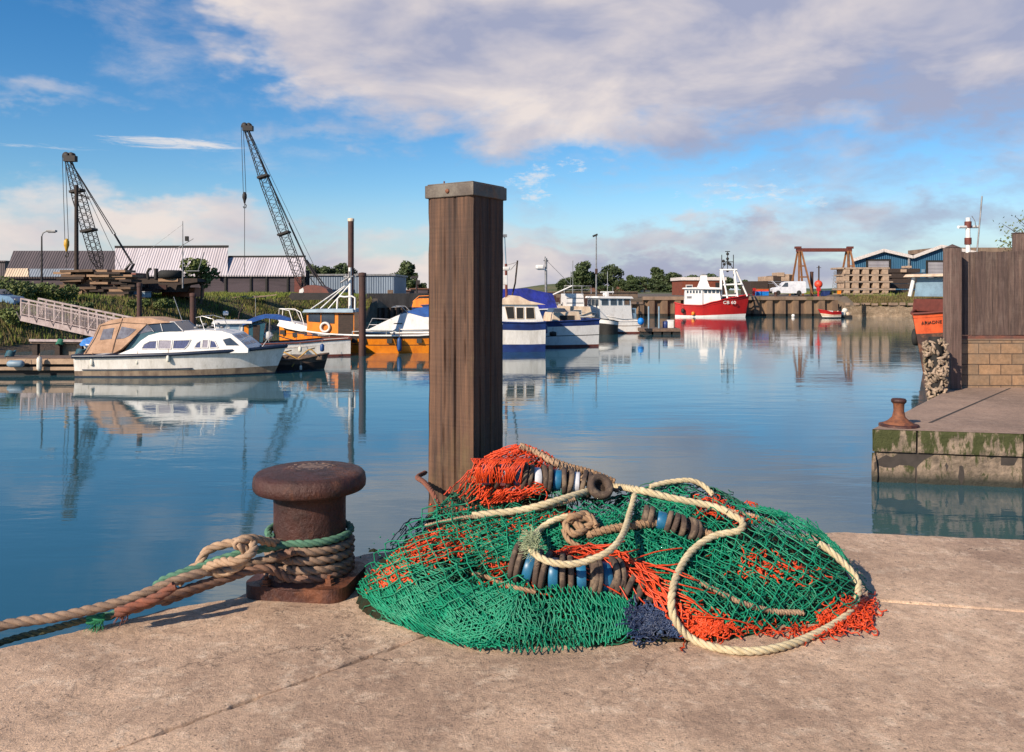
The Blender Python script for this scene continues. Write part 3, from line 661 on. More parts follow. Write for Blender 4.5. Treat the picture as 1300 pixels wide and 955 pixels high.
def net_patch(grid,nu,nv,rad,off=.006,jit=.18,seg=4,sag=.25,seed=1,drop=0.0,offn=.012,maxlen=.13,knot=True):
    rnd=random.Random(seed); pts={}
    for j in range(nv+1):
        for i in range(nu+1):
            if (i+j)%2: continue
            u=(i+rnd.uniform(-jit,jit))/nu; v=(j+rnd.uniform(-jit,jit))/nv; px,py=cr2(grid,u,v)
            px+=3.5*noise.noise(Vector((u*5,v*5,seed))) ; py+=3.5*noise.noise(Vector((u*5,v*5,seed+9)))
            p=hit(px,py,off+offn*noise.noise(Vector((px*.03,py*.03,seed*3.7)))); pts[i,j]=p
    L=[];K=[]
    for (i,j),p in pts.items():
        if knot and okp(p): K.append(p)
        for di in(-1,1):
            q=pts.get((i+di,j+1))
            if q is None or not okp(p) or not okp(q) or (q-p).length>maxlen or rnd.random()<drop: continue
            l=(q-p).length; b=Vector((rnd.uniform(-1,1),rnd.uniform(-1,1),rnd.uniform(-1.2,.5)))*l*sag*.5
            L.append([p+(q-p)*(k/(seg-1))+b*(4*(k/(seg-1))*(1-k/(seg-1)))*.5 for k in range(seg)])
    return L,K
def tangle(grid,n,length,seg,rad,off,seed,wig=.9,aniso=None,flat=False):
    """loose lengths of twine wandering over the heap"""
    rnd=random.Random(seed); L=[]
    for _ in range(n):
        px,py=cr2(grid,rnd.random(),rnd.random()); a=rnd.uniform(0,6.28) if aniso is None else aniso+rnd.gauss(0,.35); o=off+rnd.uniform(-.01,.012); l=[]
        st=length*rnd.uniform(.5,1.3)/seg
        for k in range(seg): l.append(hit(px,py,o+rnd.uniform(-.004,.004)-(0 if flat else .03*abs(2*k/(seg-1)-1)**3))); px+=math.cos(a)*st; py+=math.sin(a)*st*.8; a+=rnd.gauss(0,wig)
        ok=all((l[k+1]-l[k]).length<.06 for k in range(seg-1)) and all(okp(q) for q in l) and (flat or all(Hs(q.x,q.y)>.012 for q in l))
        if ok: L.append(l)
    return L
def knots(K,r):
    V=[];Q=[]
    base=np.array([(1,0,0),(-1,0,0),(0,1,0),(0,-1,0),(0,0,1),(0,0,-1)],float)*r; F_=np.array([(0,2,4),(2,1,4),(1,3,4),(3,0,4),(2,0,5),(1,2,5),(3,1,5),(0,3,5)])
    K=np.array([tuple(k) for k in K]); V=(K[:,None,:]+base[None]*(.8+.5*rng.random((len(K),1,1)))).reshape(-1,3); Q=(np.arange(len(K))[:,None,None]*6+F_[None]).reshape(-1,3); return V,Q
def net_obj(name,mat,parts,parent=None):
    """parts: list of (lines, radius, knots)"""
    Vs=[];Qs=[];b=0;seglen=0
    for L,r,K in parts:
        if len(L):
            V,Q=strand_mesh(np.array([[tuple(p) for p in l] for l in L]),r,4); Vs.append(V); Qs.append(Q+b); b+=len(V)
        if K:
            V,Q=knots(K,(r if not hasattr(r,'__len__') else r[0])*1.9); Q=np.concatenate([Q,Q[:,2:3]],1)  # degenerate quads fixed below
            Vs.append(V); Qs.append(Q+b); b+=len(V)
    V=np.concatenate(Vs); Q=np.concatenate(Qs); me=bpy.data.meshes.new(name)
    tri=Q[:,2]==Q[:,3]; faces=[tuple(q) for q in Q[~tri]]+[tuple(q[:3]) for q in Q[tri]]
    me.from_pydata(V.tolist(),[],[tuple(int(x) for x in f) for f in faces]); me.materials.append(mat); me.polygons.foreach_set('use_smooth',[True]*len(me.polygons)); me.update()
    o=bpy.data.objects.new(name,me); COL.objects.link(o)
    if parent is not None: o.parent=parent
    return o
NR=.0024
gn=T('fishing_net','large heap of bright green trawl net lying on the quay beside the timber post','fishing net',(.3,3.4,QZ))
def shifted(o): 
    o.location=-Vector((.3,3.4,QZ)); return o
# solid core of packed net, coloured dark for the shade inside the heap
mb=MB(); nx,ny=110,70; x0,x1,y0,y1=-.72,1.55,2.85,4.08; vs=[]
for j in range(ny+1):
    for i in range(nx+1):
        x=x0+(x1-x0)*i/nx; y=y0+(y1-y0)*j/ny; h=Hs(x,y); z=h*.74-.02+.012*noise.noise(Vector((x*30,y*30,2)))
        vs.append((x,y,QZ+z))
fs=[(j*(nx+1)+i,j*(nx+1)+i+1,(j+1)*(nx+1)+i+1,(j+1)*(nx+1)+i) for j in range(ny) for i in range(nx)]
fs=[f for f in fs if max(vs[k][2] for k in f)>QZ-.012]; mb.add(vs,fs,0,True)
m_core=M('net_core_shade',(.022,.05,.032),.95,c2=(.045,.022,.012),sc=9,c3=(.10,.025,.012),sc3=3.2,lo3=.6,hi3=.66,bump=1,bsc=60,bd=.02,spec=.1)
shifted(mb.build('shaded_net_core',m_core,gn))
P_=[]
# wide open mesh draped over the left shoulder
gA=[[(552,634),(620,642),(690,650),(740,660)],[(500,668),(570,680),(640,690),(700,700)],[(462,705),(530,715),(600,725),(668,735)],[(446,745),(500,762),(580,775),(650,770)]]
L,K=net_patch(gA,20,17,NR,.030,.2,seed=3,sag=.35); P_.append((L,.0025,K))
L,K=net_patch(gA,20,18,NR,-.004,.35,seed=5,sag=.5,drop=.3); P_.append((L,.0021,K))
gTop=[[(540,618),(620,650),(700,640),(800,622),(870,618)],[(545,650),(620,668),(700,668),(800,655),(880,640)],[(590,690),(650,700),(720,690),(800,680),(900,665)]]
L,K=net_patch(gTop,54,14,NR,.008,.3,seed=7,sag=.5); P_.append((L,.0025,K))
L,K=net_patch([[(600,618),(700,622),(800,628),(880,640)],[(600,600),(690,608),(770,618),(850,640)]],26,6,NR,.02,.3,seed=71,sag=.5,drop=.3); P_.append((L,.0024,K))
# right hand billow, several layers
gR=[[(770,640),(870,630),(960,640),(1030,662)],[(800,690),(890,690),(980,690),(1075,705)],[(850,735),(930,740),(1010,742),(1100,742)],[(880,775),(945,797),(1010,796),(1082,776)]]
for sd_,o_,j_,dr_,nu_,nv_ in((11,.028,.26,.0,26,16),(12,.004,.42,.25,30,20),(13,-.022,.42,.4,26,20)):
    L,K=net_patch(gR,nu_,nv_,NR,o_,j_,seed=sd_,sag=.4,drop=dr_); P_.append((L,.0026 if sd_==11 else .0022,K))
L,K=net_patch([[(930,640),(980,645),(1035,662)],[(980,650),(1040,675),(1075,715)],[(1000,668),(1060,690),(1106,752)]],20,12,NR,.03,.3,seed=14,sag=.4); P_.append((L,.0022,K))
# centre, dense
gC=[[(775,670),(830,665),(890,680)],[(775,700),(830,705),(880,720)],[(800,740),(850,750),(900,760)]]
L,K=net_patch(gC,30,18,NR,.016,.35,seed=15,sag=.6); P_.append((L,.0024,K))
shifted(net_obj('mesh',m_net,P_,gn))
# tightly gathered folds along the front
P_=[]
gF1=[[(448,735),(480,735),(515,738),(560,742),(600,742)],[(470,765),(510,775),(550,790),(600,790),(650,760)],[(500,790),(545,808),(600,822),(650,820),(690,800)]]
def folded(g,nu,nv,off,seed,rad,**k):
    L,K=net_patch(g,nu,nv,NR,off,.3,seed=seed,sag=.25,**k); P_.append((L,rad,K if seed%2 else []))
folded(gF1,60,7,.020,21,.0022); folded(gF1,50,6,-.008,22,.0020)
gF2=[[(600,742),(660,738),(720,742),(770,752),(806,760)],[(610,780),(670,775),(730,775),(780,778),(808,785)],[(600,822),(670,828),(740,822),(780,812),(804,800)]]
folded(gF2,68,7,.020,23,.0022); folded(gF2,56,8,-.006,24,.0020)
gF3=[[(610,735),(650,750),(670,735)],[(600,770),(625,790),(640,800)],[(560,805),(585,815),(610,826)]]
folded(gF3,18,16,.02,25,.0024)
gF4=[[(446,742),(470,720),(500,700)],[(470,765),(520,750),(570,735)],[(530,800),(580,790),(625,770)]]
folded(gF4,40,16,.008,26,.0022)
gT2=[[(610,690),(700,672),(790,645),(860,630)],[(620,700),(700,690),(790,662),(870,645)],[(640,712),(710,705),(780,685),(860,664)]]
folded(gT2,60,14,.016,27,.0023)
P_.append((tangle(gF1,150,70,9,NR,.012,31,.5,aniso=.9),.0021,[])); P_.append((tangle(gF2,140,60,9,NR,.012,32,.5,aniso=1.6),.0021,[]))
P_.append((tangle(gR,170,90,10,NR,.0,33,.6),.0021,[])); P_.append((tangle(gC,140,60,9,NR,.02,34,.8),.0022,[])); P_.append((tangle(gA,120,70,9,NR,-.008,35,.6),.002,[])); P_.append((tangle(gTop,220,60,9,NR,.012,36,.7),.0022,[]))
shifted(net_obj('gathered_fold',m_net,P_,gn))
P_=[]
for g_i,(g,n) in enumerate(((gA,260),(gR,420),(gC,120),(gF1,200),(gF2,200),(gTop,160))): P_.append((tangle(g,n,70,9,NR,-.022,50+g_i,.8),.0024,[]))
# back of the heap
bk=[]
rnd=random.Random(4)
for _ in range(900):
    x=rnd.uniform(-.5,1.4); y=rnd.uniform(3.7,4.05); a=rnd.uniform(0,6.28); l=[]
    for k in range(9): l.append((x,y,QZ+Hs(x,y)+rnd.uniform(0,.008))); x+=math.cos(a)*.02; y+=math.sin(a)*.02; a+=rnd.gauss(0,.6)
    bk.append(l)
P_.append((bk,.0022,[]))
shifted(net_obj('inner_layer',m_netd,P_,gn))  # darker twine puts the shade of the deep layers into colour; back strands share it
# orange netting
on=T('fishing_net','bright orange net bunched over the rollers against the foot of the timber post','fishing net',(.0,3.7,QZ))
def sh(o,r): o.location=-r.location; return o
P_=[]
gO1=[[(655,566),(668,566),(690,570),(722,576)],[(590,582),(640,578),(690,590),(728,592)],[(556,604),(610,600),(660,606),(716,612)],[(545,640),(580,648),(620,640),(660,636)]]
L,K=net_patch(gO1,46,9,NR,.022,.3,seed=41,sag=.35); P_.append((L,.0029,K))
L,K=net_patch(gO1,40,7,NR,.008,.35,seed=42,sag=.5); P_.append((L,.0027,K))
P_.append((tangle([[(640,566),(720,572)],[(560,610),(730,610)]],200,80,9,NR,.026,43,.5,aniso=2.3),.0028,[])); P_.append((tangle([[(650,566),(730,575)],[(650,590),(735,600)]],160,26,7,NR,.03,44,1.2),.004,[]))
def over(c0,c1,n,r,seed):
    rnd=random.Random(seed); out=[]
    for _ in range(n):
        t=rnd.random(); c=c0.lerp(c1,t); a=rnd.uniform(.4,2.6); l=[]; dx=rnd.uniform(-.05,.02)
        for k in range(8):
            aa=1.9-k*.33; l.append(c+Vector((dx*(k-4)*.35+rnd.uniform(-.003,.003),-math.cos(aa-.4)*r-.0,math.sin(aa-.4+.5)*r+.004)))
        out.append(l)
    return out
P_.append((over(W(600,604,3.66),W(665,604,3.68),60,.078,141),.0027,[]))
sh(net_obj('mesh',m_onet,P_,on),on)
on=T('fishing_net','orange net seen through green mesh, slanting band on the left shoulder of the heap','fishing net',(-.3,3.4,QZ)); P_=[]
gO2=[[(560,668),(640,655),(700,650),(745,652)],[(500,702),(560,690),(620,680),(690,672)],[(480,735),(520,722),(570,708),(640,696)]]
L,K=net_patch(gO2,40,6,NR,-.004,.35,seed=45,sag=.5); P_.append((L,.0027,K)); P_.append((tangle(gO2,110,46,8,NR,-.004,46,1.0),.0028,[]))
gO2b=[[(470,728),(500,712)],[(476,748),(520,735)]]; P_.append((tangle(gO2b,120,30,8,NR,.008,47,1.0),.0028,[]))
P_.append((tangle([[(610,720),(700,720)],[(620,745),(700,752)]],120,30,8,NR,.006,48,1.0),.0030,[]))
sh(net_obj('bunched_mesh',m_onet,P_,on),on)
on=T('fishing_net','gathered orange net strip slanting across the middle of the heap over the dark rollers','fishing net',(.4,3.3,QZ)); P_=[]
gO3=[[(698,700),(760,690),(815,716),(858,760),(880,790)],[(700,712),(752,712),(800,735),(842,778),(862,802)]]
for sd_,o_ in((51,.05),(52,.038),(53,.06)):
    L,K=net_patch([[r[k] for r in gO3] for k in range(5)],6,20,NR,o_,.3,seed=sd_,sag=.3); P_.append((L,.0029,K))
P_.append((tangle(gO3,60,90,9,NR,.045,54,.12,aniso=.55),.0028,[]))
gO4=[[(855,765),(880,775),(925,790)],[(865,802),(895,804),(925,802)]]
P_.append((tangle(gO4,170,34,8,NR,.006,55,1.1,flat=True),.0030,[]))
sh(net_obj('gathered_mesh',m_onet,P_,on),on)
on=T('fishing_net','frayed orange net spread flat on the concrete under the right end of the green heap','fishing net',(1.2,3.2,QZ)); P_=[]
for k_,(g,n) in enumerate((([[(930,797),(1010,799),(1060,792)],[(945,801),(1020,803),(1062,800)]],60),([[(1060,768),(1108,762)],[(1066,778),(1110,770)]],70),([[(1040,778),(1110,779)],[(1040,796),(1108,794)]],150),([[(900,690),(1040,720)],[(930,730),(1050,745)]],70),([[(880,636),(960,640)],[(880,650),(955,660)]],260))):
    sh(net_obj('frayed_mesh',m_onet,[(tangle(g,n,30,8,NR,.010 if k_<3 else .004,60+k_,1.0,flat=k_<3),.0028,[])],on),on)
bn=T('fishing_net','small bunch of dark blue net at the front edge of the heap','fishing net',(.45,3.0,QZ))
P_=[(tangle([[(800,772),(850,770)],[(806,808),(868,806)]],420,26,8,NR,.022,70,1.1,flat=True),.0032,[])]
sh(net_obj('bunched_mesh',m_bnet,P_,bn),bn)

# ---------------- rollers and discs of the ground line
m_rub=M('old_rubber',(.085,.055,.04),.85,c2=(.04,.025,.02),sc=18,c3=(.17,.12,.08),sc3=14,lo3=.5,hi3=.62,bump=.7,bsc=60,bd=.004); m_blue=M('blue_plastic',(.02,.16,.30),.4,c2=(.015,.10,.20),sc=8,c3=(.10,.12,.12),sc3=9,lo3=.6,hi3=.7)
m_whitep=M('white_plastic',(.7,.7,.72),.4,c2=(.45,.45,.5),sc=8)
def disc_prof(r,t): return [(.012,-t/2),(r*.9,-t/2),(r*.98,-t*.34),(r,-t*.15),(r,t*.15),(r*.98,t*.34),(r*.9,t/2),(.012,t/2)]
def gearline(label,pts,seq,r,group='roller lines in the net heap'):
    P=catmull(pts,.004); root=T('roller_line',label,'net rollers',P[0],0,group); o0=P[0]; i=0
    mb=MB(); mb.tube([p-o0 for p in P[::6]],.009,6); mb.build('core_rope',m_brownr,root)
    def adv(i,l):
        s=0
        while i<len(P)-1 and s<l: s+=(P[i+1]-P[i]).length; i+=1
        return i
    for kd,l in seq:
        j=adv(i,l)
        if j>=len(P)-1: break
        if kd!='g':
            c=(P[i]+P[j])/2-o0; t=(P[j]-P[i]).normalized(); t=(t+Vector((random.uniform(-.12,.12),random.uniform(-.12,.12),random.uniform(-.12,.12)))).normalized()
            rot=t.to_track_quat('Z','Y').to_matrix(); mb=MB()
            if kd=='d': mb.lathe(disc_prof(r*random.uniform(.93,1.04),l*.9),28,c,rot=rot); mb.build('rubber_disc',m_rub,root)
            else: mb.lathe([(.012,-l/2),(r*.72,-l/2),(r*.76,-l*.42),(r*.76,l*.42),(r*.72,l/2),(.012,l/2)],24,c,rot=rot); mb.build('blue_roller' if kd=='b' else 'white_roller',m_blue if kd=='b' else m_whitep,root)
        i=j
d,b_,g0,w_=('d',.024),('b',.036),('g',.006),('w',.034)
S=lambda px,py,o: hit(px,py,o)
gearline('largest row of brown discs and blue rollers, under the cream rope loop mid heap',[W(650,712,3.13),W(680,723,3.10),W(710,730,3.08),W(745,732,3.08),W(790,735,3.12)],[d,d,b_,d,d,b_,d,d,g0,b_,d,d,b_,d,d,g0,g0,d,d],.078)
gearline('row of discs and blue rollers under the orange net beside the timber post',[W(612,602,3.66),W(650,604,3.68),W(690,608,3.70),W(740,614,3.70),W(790,624,3.68)],[b_,g0,d,w_,d,b_,d,d,w_,d,d,b_,d,d,w_,d,d],.062)
gearline('short row of dark discs on top of the heap right of centre',[W(815,655,3.36),W(835,660,3.35),W(865,668,3.34),W(890,676,3.36)],[d,d,g0,b_,d,d,d,g0,g0,d,d],.048)
gearline('dark discs half buried under the orange strip at the lower middle of the heap',[W(776,735,3.10),W(800,750,3.08),W(825,762,3.08),W(850,772,3.1)],[d,d,g0,d,d,g0,g0,d,d,d],.062)
# one upright wheel seen edge on near the top
mb=MB(); mb.lathe([(.028,-.014),(.05,-.02),(.058,-.01),(.06,0),(.058,.01),(.05,.02),(.028,.014),(.028,-.014)],36,(0,0,0),rot=Vector((.25,-.75,.6)).to_track_quat('Z','Y').to_matrix()); o=mb.build('rubber_wheel',m_rub,loc=W(762,618,3.62)); tag(o,'dark rubber wheel lying tilted near the top of the heap below the tan wrapped rope','wheel')

# ---------------- ropes in the heap
def HP(pts,off): return [hit(p[0],p[1],p[2] if len(p)>2 else off) for p in pts]
rope('rope','long cream rope arching over the crown of the net heap from left to right','rope',HP([(600,655,.02),(660,648,.03),(700,638,.035),(740,626,.04),(775,618,.04),(810,622,.04),(850,632,.035),(900,642,.03),(925,650,.035)],.03),.0165,m_cream)
rope('rope','thin pale rope wrapped with twine along the upper left of the green mesh','rope',HP([(540,668,.02),(575,660,.02),(600,656,.022),(640,652,.022),(690,645,.025),(730,634,.03)],.02),.0085,m_beige,wrap=True)
rope('rope','cream rope loop hanging over the blue rollers in the middle of the heap','rope',[hit(806,628,.05),hit(800,650,.06),W(790,680,3.12),W(770,702,3.0),W(730,716,2.95),W(700,714,2.95),W(680,704,2.98),W(672,690,3.03),hit(684,674,.05),hit(700,662,.05),hit(722,655,.04)],.0135,m_cream)
rope('rope','large cream rope loop lying over the right of the heap and across the concrete','rope',[hit(925,652,.04),hit(942,662,.04),hit(938,674,.035),hit(908,680,.035),hit(880,698,.035),hit(862,725,.035),W(853,755,2.98),W(856,785,2.93),G(880,812,QZ+.016),G(930,826,QZ+.016),G(985,823,QZ+.016),G(1040,803,QZ+.016),G(1075,780,QZ+.02),hit(1090,750,.03),hit(1084,730,.03),hit(1060,705,.03),hit(1040,690,.02)],.0150,m_cream)
rope('wrapped_rope','tan rope wrapped with twine running across the middle of the heap below the cream rope','rope',HP([(745,680,.03),(770,673,.035),(800,668,.035),(840,664,.035),(880,672,.03),(912,682,.02)],.03),.016,m_tan,wrap=True)
rope('wrapped_rope','pale twine wrapped rope falling from the top of the heap beside the post','rope',HP([(660,566,.04),(680,574,.045),(705,588,.045),(735,602,.045),(742,612,.04)],.04),.0165,m_beige,wrap=True)
rope('wrapped_rope','tan twine wrapped rope along the skyline at the top of the heap','rope',HP([(688,580,.035),(720,592,.035),(750,600,.035),(780,612,.035)],.03),.0155,m_tan,wrap=True)
rope('wrapped_rope','thin pale wrapped rope along the top right skyline of the heap','rope',HP([(800,622,.02),(840,630,.02),(880,637,.02),(925,648,.014),(960,656,-.005),(985,664,-.03)],.02),.0085,m_beige,wrap=True)
rope('rope','loose cream rope end curling over the top right of the heap','rope',HP([(825,618,.03),(850,612,.03),(875,610,.03),(892,616,.03),(905,628,.025)],.02),.0125,m_cream)
rope('wrapped_rope','pale wrapped line running low through the right hand green mesh','rope',HP([(860,728),(900,745),(940,765),(980,776),(1020,778)],.012),.010,m_beige,wrap=True)
rope('rope','thin tan rope lying in the mesh at the lower left of the rollers','rope',HP([(600,728),(625,735),(650,745),(680,752)],.02),.009,m_tan)
# knot where the loops are joined
mb=MB(); c=hit(735,660,.03)
kpts=[c+Vector((.045*math.cos(a)*(1+.25*math.cos(3*a)),-.02+.02*math.sin(2*a),.028*math.sin(a)*(1+.2*math.sin(3*a)))) for a in [i*2*math.pi/16 for i in range(33)]]
rope_geo(mb,kpts,.015); rope_geo(mb,HP([(722,655,.04),(735,668,.05),(742,672,.05),(728,678,.05),(718,664,.05),(745,658,.05),(758,668,.045)],.04),.0155,); rope_geo(mb,[hit(715,672,.04),hit(722,686,.035),hit(740,696,.03)],.011)
tag(mb.build('rope_knot',m_tan),'bulky tan knot joining the rope loops above the blue rollers','knot')
mb=MB(); c=W(678,690,3.0); m_fray=ropemat('frayed_rope',(.45,.50,.30),(.30,.36,.22))
for i in range(420):
    a=random.gauss(2.6,.9); l=random.uniform(.02,.05); p=c+Vector((random.gauss(0,.01),random.gauss(0,.012),random.gauss(0,.018))); q=p+Vector((math.cos(a)*l,random.uniform(-.02,.02),math.sin(a)*l*.7)); mb.tube([p,(p+q)/2+Vector((0,0,.004)),q],.0009,3,caps=False)
tag(mb.build('frayed_end',m_fray),'frayed greenish end of the cream rope loop above the rollers','rope')
rope('rope','short orange brown rope tied round the back of the post at its left foot','rope',[W(556,640,3.72),W(548,624,3.8),W(538,612,4.0),W(530,606,4.3),W(540,600,4.5)],.013,m_orangeR)
# ================================================================ boats
m_white=M('white_gelcoat',(.74,.71,.68),.35,c2=(.55,.50,.46),sc=1.2,st=(1.2,1.2,.5),lo=.5,hi=.75); m_hullw=M('weathered_white_hull',(.78,.73,.68),.45,c2=(.60,.55,.49),sc=1.6,st=(1.5,1.5,.35),c3=(.30,.27,.22),sc3=3,lo3=.6,hi3=.75)
m_navy=M('navy_paint',(.012,.02,.045),.4); m_tanb=M('stained_boot_top',(.30,.22,.15),.7,c2=(.15,.10,.07),sc=3,st=(1,1,.4)); m_dark=M('dark_gap',(.015,.013,.012),.8); m_glass=None
def glass():
    m,nt,b=newmat('dark_glass'); v=mapping(nt); n=noise_n(nt,v,3,2,.5); nt.links.new(mixc(nt,n,(.02,.03,.045),(.06,.075,.10)),b.inputs['Base Color']); b.inputs['Roughness'].default_value=.08; return m
m_glass=glass(); m_curt=M('blue_curtain_glass',(.06,.075,.19),.25,c2=(.02,.025,.07),sc=6,st=(6,6,.3)); m_curt2=M('pale_curtain_glass',(.30,.27,.32),.3,c2=(.16,.14,.18),sc=6,st=(6,6,.3))
m_canvas=M('tan_canvas',(.52,.32,.21),.9,c2=(.36,.21,.13),sc=2.2,bump=.5,bsc=5,bd=.03); m_canwin=M('canvas_window',(.16,.16,.20),.25,c2=(.06,.05,.07),sc=3)
m_steel=M('stainless_tube',(.62,.60,.60),.35,metal=.6,c2=(.4,.38,.36)); m_bluecan=M('blue_canvas',(.015,.09,.33),.8,c2=(.01,.05,.2),sc=3,bump=.5,bsc=4,bd=.03); m_tarp=M('royal_blue_tarpaulin',(.01,.02,.24),.6,c2=(.006,.012,.12),sc=1.4,bump=.8,bsc=2,bd=.08)
m_skytarp=M('bright_blue_cover',(.0,.20,.62),.6,c2=(.0,.11,.4),sc=3,bump=.7,bsc=4,bd=.05)
m_orange=M('orange_paint',(.82,.24,.008),.45,c2=(.62,.16,.008),sc=2,st=(1,1,.5),c3=(.35,.09,.02),sc3=3,lo3=.62,hi3=.7); m_darkw=M('dark_timber',(.05,.03,.022),.85,c2=(.025,.017,.014),sc=4,st=(1,1,3)); m_brownw=M('weathered_wood',(.17,.11,.075),.85,c2=(.09,.055,.04),sc=5)
m_red=M('red_paint',(.50,.012,.010),.45,c2=(.36,.01,.01),sc=.8,st=(1,1,.4),c3=(.25,.02,.015),sc3=1.6,lo3=.62,hi3=.72); m_rustp=M('rusted_steel_pile',(.075,.028,.02),.8,c2=(.035,.016,.013),sc=3,st=(1,1,.4),bump=.5,bsc=14,bd=.02)
m_rubber=M('black_rubber',(.018,.016,.015),.7); m_fendw=M('white_fender',(.70,.66,.58),.5,c2=(.45,.4,.33),sc=6); m_fendb=M('blue_fender',(.01,.06,.20),.5); m_teal=M('teal_paint',(.02,.10,.14),.55,c2=(.015,.06,.09)); m_palebl=M('pale_blue_paint',(.20,.30,.38),.5,c2=(.14,.2,.26),sc=2)
m_cream_p=M('cream_paint',(.66,.52,.38),.5,c2=(.46,.33,.23),sc=2,st=(1,1,.4)); m_bluep=M('blue_paint',(.012,.035,.16),.5,c2=(.01,.02,.09),sc=2); m_redbot=M('red_antifoul',(.14,.03,.02),.7); m_grey=M('grey_metal',(.28,.28,.29),.5,metal=.4,c2=(.16,.15,.15),sc=3)
class Boat:
    def __init__(s,name,label,cat,px0,pyw,d=None,rz=0,z0=0.0,group=None):
        s.d=d if d else F*(CH-z0)/(pyw-Y0); s.s=s.d/F; s.px0=px0; s.pyw=pyw; s.c=math.cos(R(rz)); p=W(px0,pyw,s.d); s.z0=p.z
        s.root=T(name,label,cat,(p.x,p.y,p.z),R(rz),group)
    def X(s,px): return (px-s.px0)*s.s/s.c
    def Z(s,py): return (s.pyw-py)*s.s
    def P(s,px,py,y=0): return Vector((s.X(px),y,s.Z(py)))
    def prof(s,name,pts,wb,wt,mat,yc=0,parent=None,smooth=False,bevel=0):
        """side profile (px,py) drawn across the boat; half width wb at the lowest point, wt at the highest"""
        Q=[(s.X(a),s.Z(b)) for a,b in pts]; z0=min(q[1] for q in Q); z1=max(q[1] for q in Q); w=lambda z: wb+(wt-wb)*(z-z0)/max(z1-z0,1e-6)
        s.wf=w; s.yc=yc; A=[(x,yc-w(z),z) for x,z in Q]; B=[(x,yc+w(z),z) for x,z in Q]; n=len(Q); mb=MB()
        mb.add(A+B,[tuple(range(n)),tuple(reversed(range(n,2*n)))],0); mb.add(A+B,[(i,(i+1)%n,n+(i+1)%n,n+i) for i in range(n)],0,smooth)
        return mb.build(name,mat,parent or s.root,bevel=bevel)
    def pane(s,name,pts,mat,parent=None,off=.012,both=True,frame=None,fw=.03):
        Q=[(s.X(a),s.Z(b)) for a,b in pts]
        mb=MB(); 
        for sg in ((-1,1) if both else (-1,)):
            A=[Vector((x,s.yc+sg*(s.wf(z)+off),z)) for x,z in Q]; mb.prism(A,(0,-sg*(off+.01),0))
        par=s.root if parent is None else parent
        if frame and both:
            for sg in(-1,1): s.pane1(name,Q,mat,parent,off,sg,frame,fw)
            return
        if frame:
            mf=MB()
            for sg in ((-1,1) if both else (-1,)):
                A=[Vector((x,s.yc+sg*(s.wf(z)+off),z)) for x,z in Q]
                for i in range(len(A)): mf.beam(A[i],A[(i+1)%len(A)],fw,fw)
            fo=mf.build('window_frame',frame,par); par=fo
            return mb.build('pane',mat,par,split=True)
        return mb.build(name,mat,par,split=True)
    def pane1(s,name,Q,mat,parent,off,sg,frame,fw):
        A=[Vector((x,s.yc+sg*(s.wf(z)+off),z)) for x,z in Q]; mf=MB()
        for i in range(len(A)): mf.beam(A[i],A[(i+1)%len(A)],fw,fw)
        fo=mf.build(name,frame,s.root if parent is None else parent); mb=MB(); mb.prism(A,(0,-sg*(off+.01),0)); mb.build('pane',mat,fo)
    def front(s,name,a,b,n,mat,marg=.06,h0=.12,h1=.9,off=.015,w=None,parent=None):
        """n panes lying on the strip between profile points a (low) and b (high)"""
        A=Vector((s.X(a[0]),0,s.Z(a[1]))); B=Vector((s.X(b[0]),0,s.Z(b[1]))); d=B-A; nr=Vector((-d.z,0,d.x)).normalized()
        if nr.x*(1 if a[0]>s.px0+1 else -1)<0 and abs(nr.x)>.2: nr=-nr
        lo=A+d*h0; hi=A+d*h1
        for k in range(n):
            mb=MB(); vs=[]
            for q in(lo,hi):
                ww=s.wf(q.z)-marg; y0=-ww+2*ww*k/n+marg/2; y1=-ww+2*ww*(k+1)/n-marg/2; vs.append((q,y0,y1))
            P=[vs[0][0]+Vector((0,vs[0][1]+s.yc,0)),vs[0][0]+Vector((0,vs[0][2]+s.yc,0)),vs[1][0]+Vector((0,vs[1][2]+s.yc,0)),vs[1][0]+Vector((0,vs[1][1]+s.yc,0))]
            mb.prism([p+nr*off for p in P],-nr*(off+.01)); mb.build(name,mat,s.root if parent is None else parent)
    def tubes(s,name,lines,r,mat,n=6,parent=None):
        mb=MB()
        for l in lines:
            P=[s.P(*q) for q in l]; mb.tube(P,r,n)
        return mb.build(name,mat,parent or s.root,split=True)
    def box(s,name,a,b,y0,y1,mat,parent=None,bevel=0):
        mb=MB(); mb.bx(s.X(a[0]),s.X(b[0]),y0,y1,min(s.Z(a[1]),s.Z(b[1])),max(s.Z(a[1]),s.Z(b[1]))); return mb.build(name,mat,parent or s.root,bevel=bevel)
    def hull(s,sheer,B,mats,bands,tw=.8,rake=0,keel=.4,flare=.12,bow=1,deck=None,drop=.08,full=2.3,trans=None,bflare=.45,railr=.04,railm=None,x_st=0,name='hull',mid=.42,double=False,open_=0):
        S=[(s.X(a),s.Z(b)) for a,b in sheer]; 
        if bow<0: S=S[::-1]
        xs,xe=S[0][0],S[-1][0]; n=30; L=xe-xs; s.hx=(xs,xe)
        def sh(x):
            for (a,za),(b,zb_) in zip(S[:-1],S[1:]):
                if min(a,b)-1e-6<=x<=max(a,b)+1e-6: 
                    t=(x-a)/(b-a); t=t*t*(3-2*t)*.4+t*.6; return za+(zb_-za)*t
            return S[-1][1]
        def bm(t):
            if double and t<mid: return B/2*(1-((mid-t)/mid)**full)**.75
            return B/2*(tw+(1-tw)*math.sin(math.pi/2*min(t/mid,1))) if t<mid else B/2*max(0,1-((t-mid)/(1-mid))**full)**.85
        levels=[-keel/ max(sh(xs),.1)*.999]+[q for q in bands]; lv=[-1.0]+list(bands)   # -1 = keel
        rings=[]
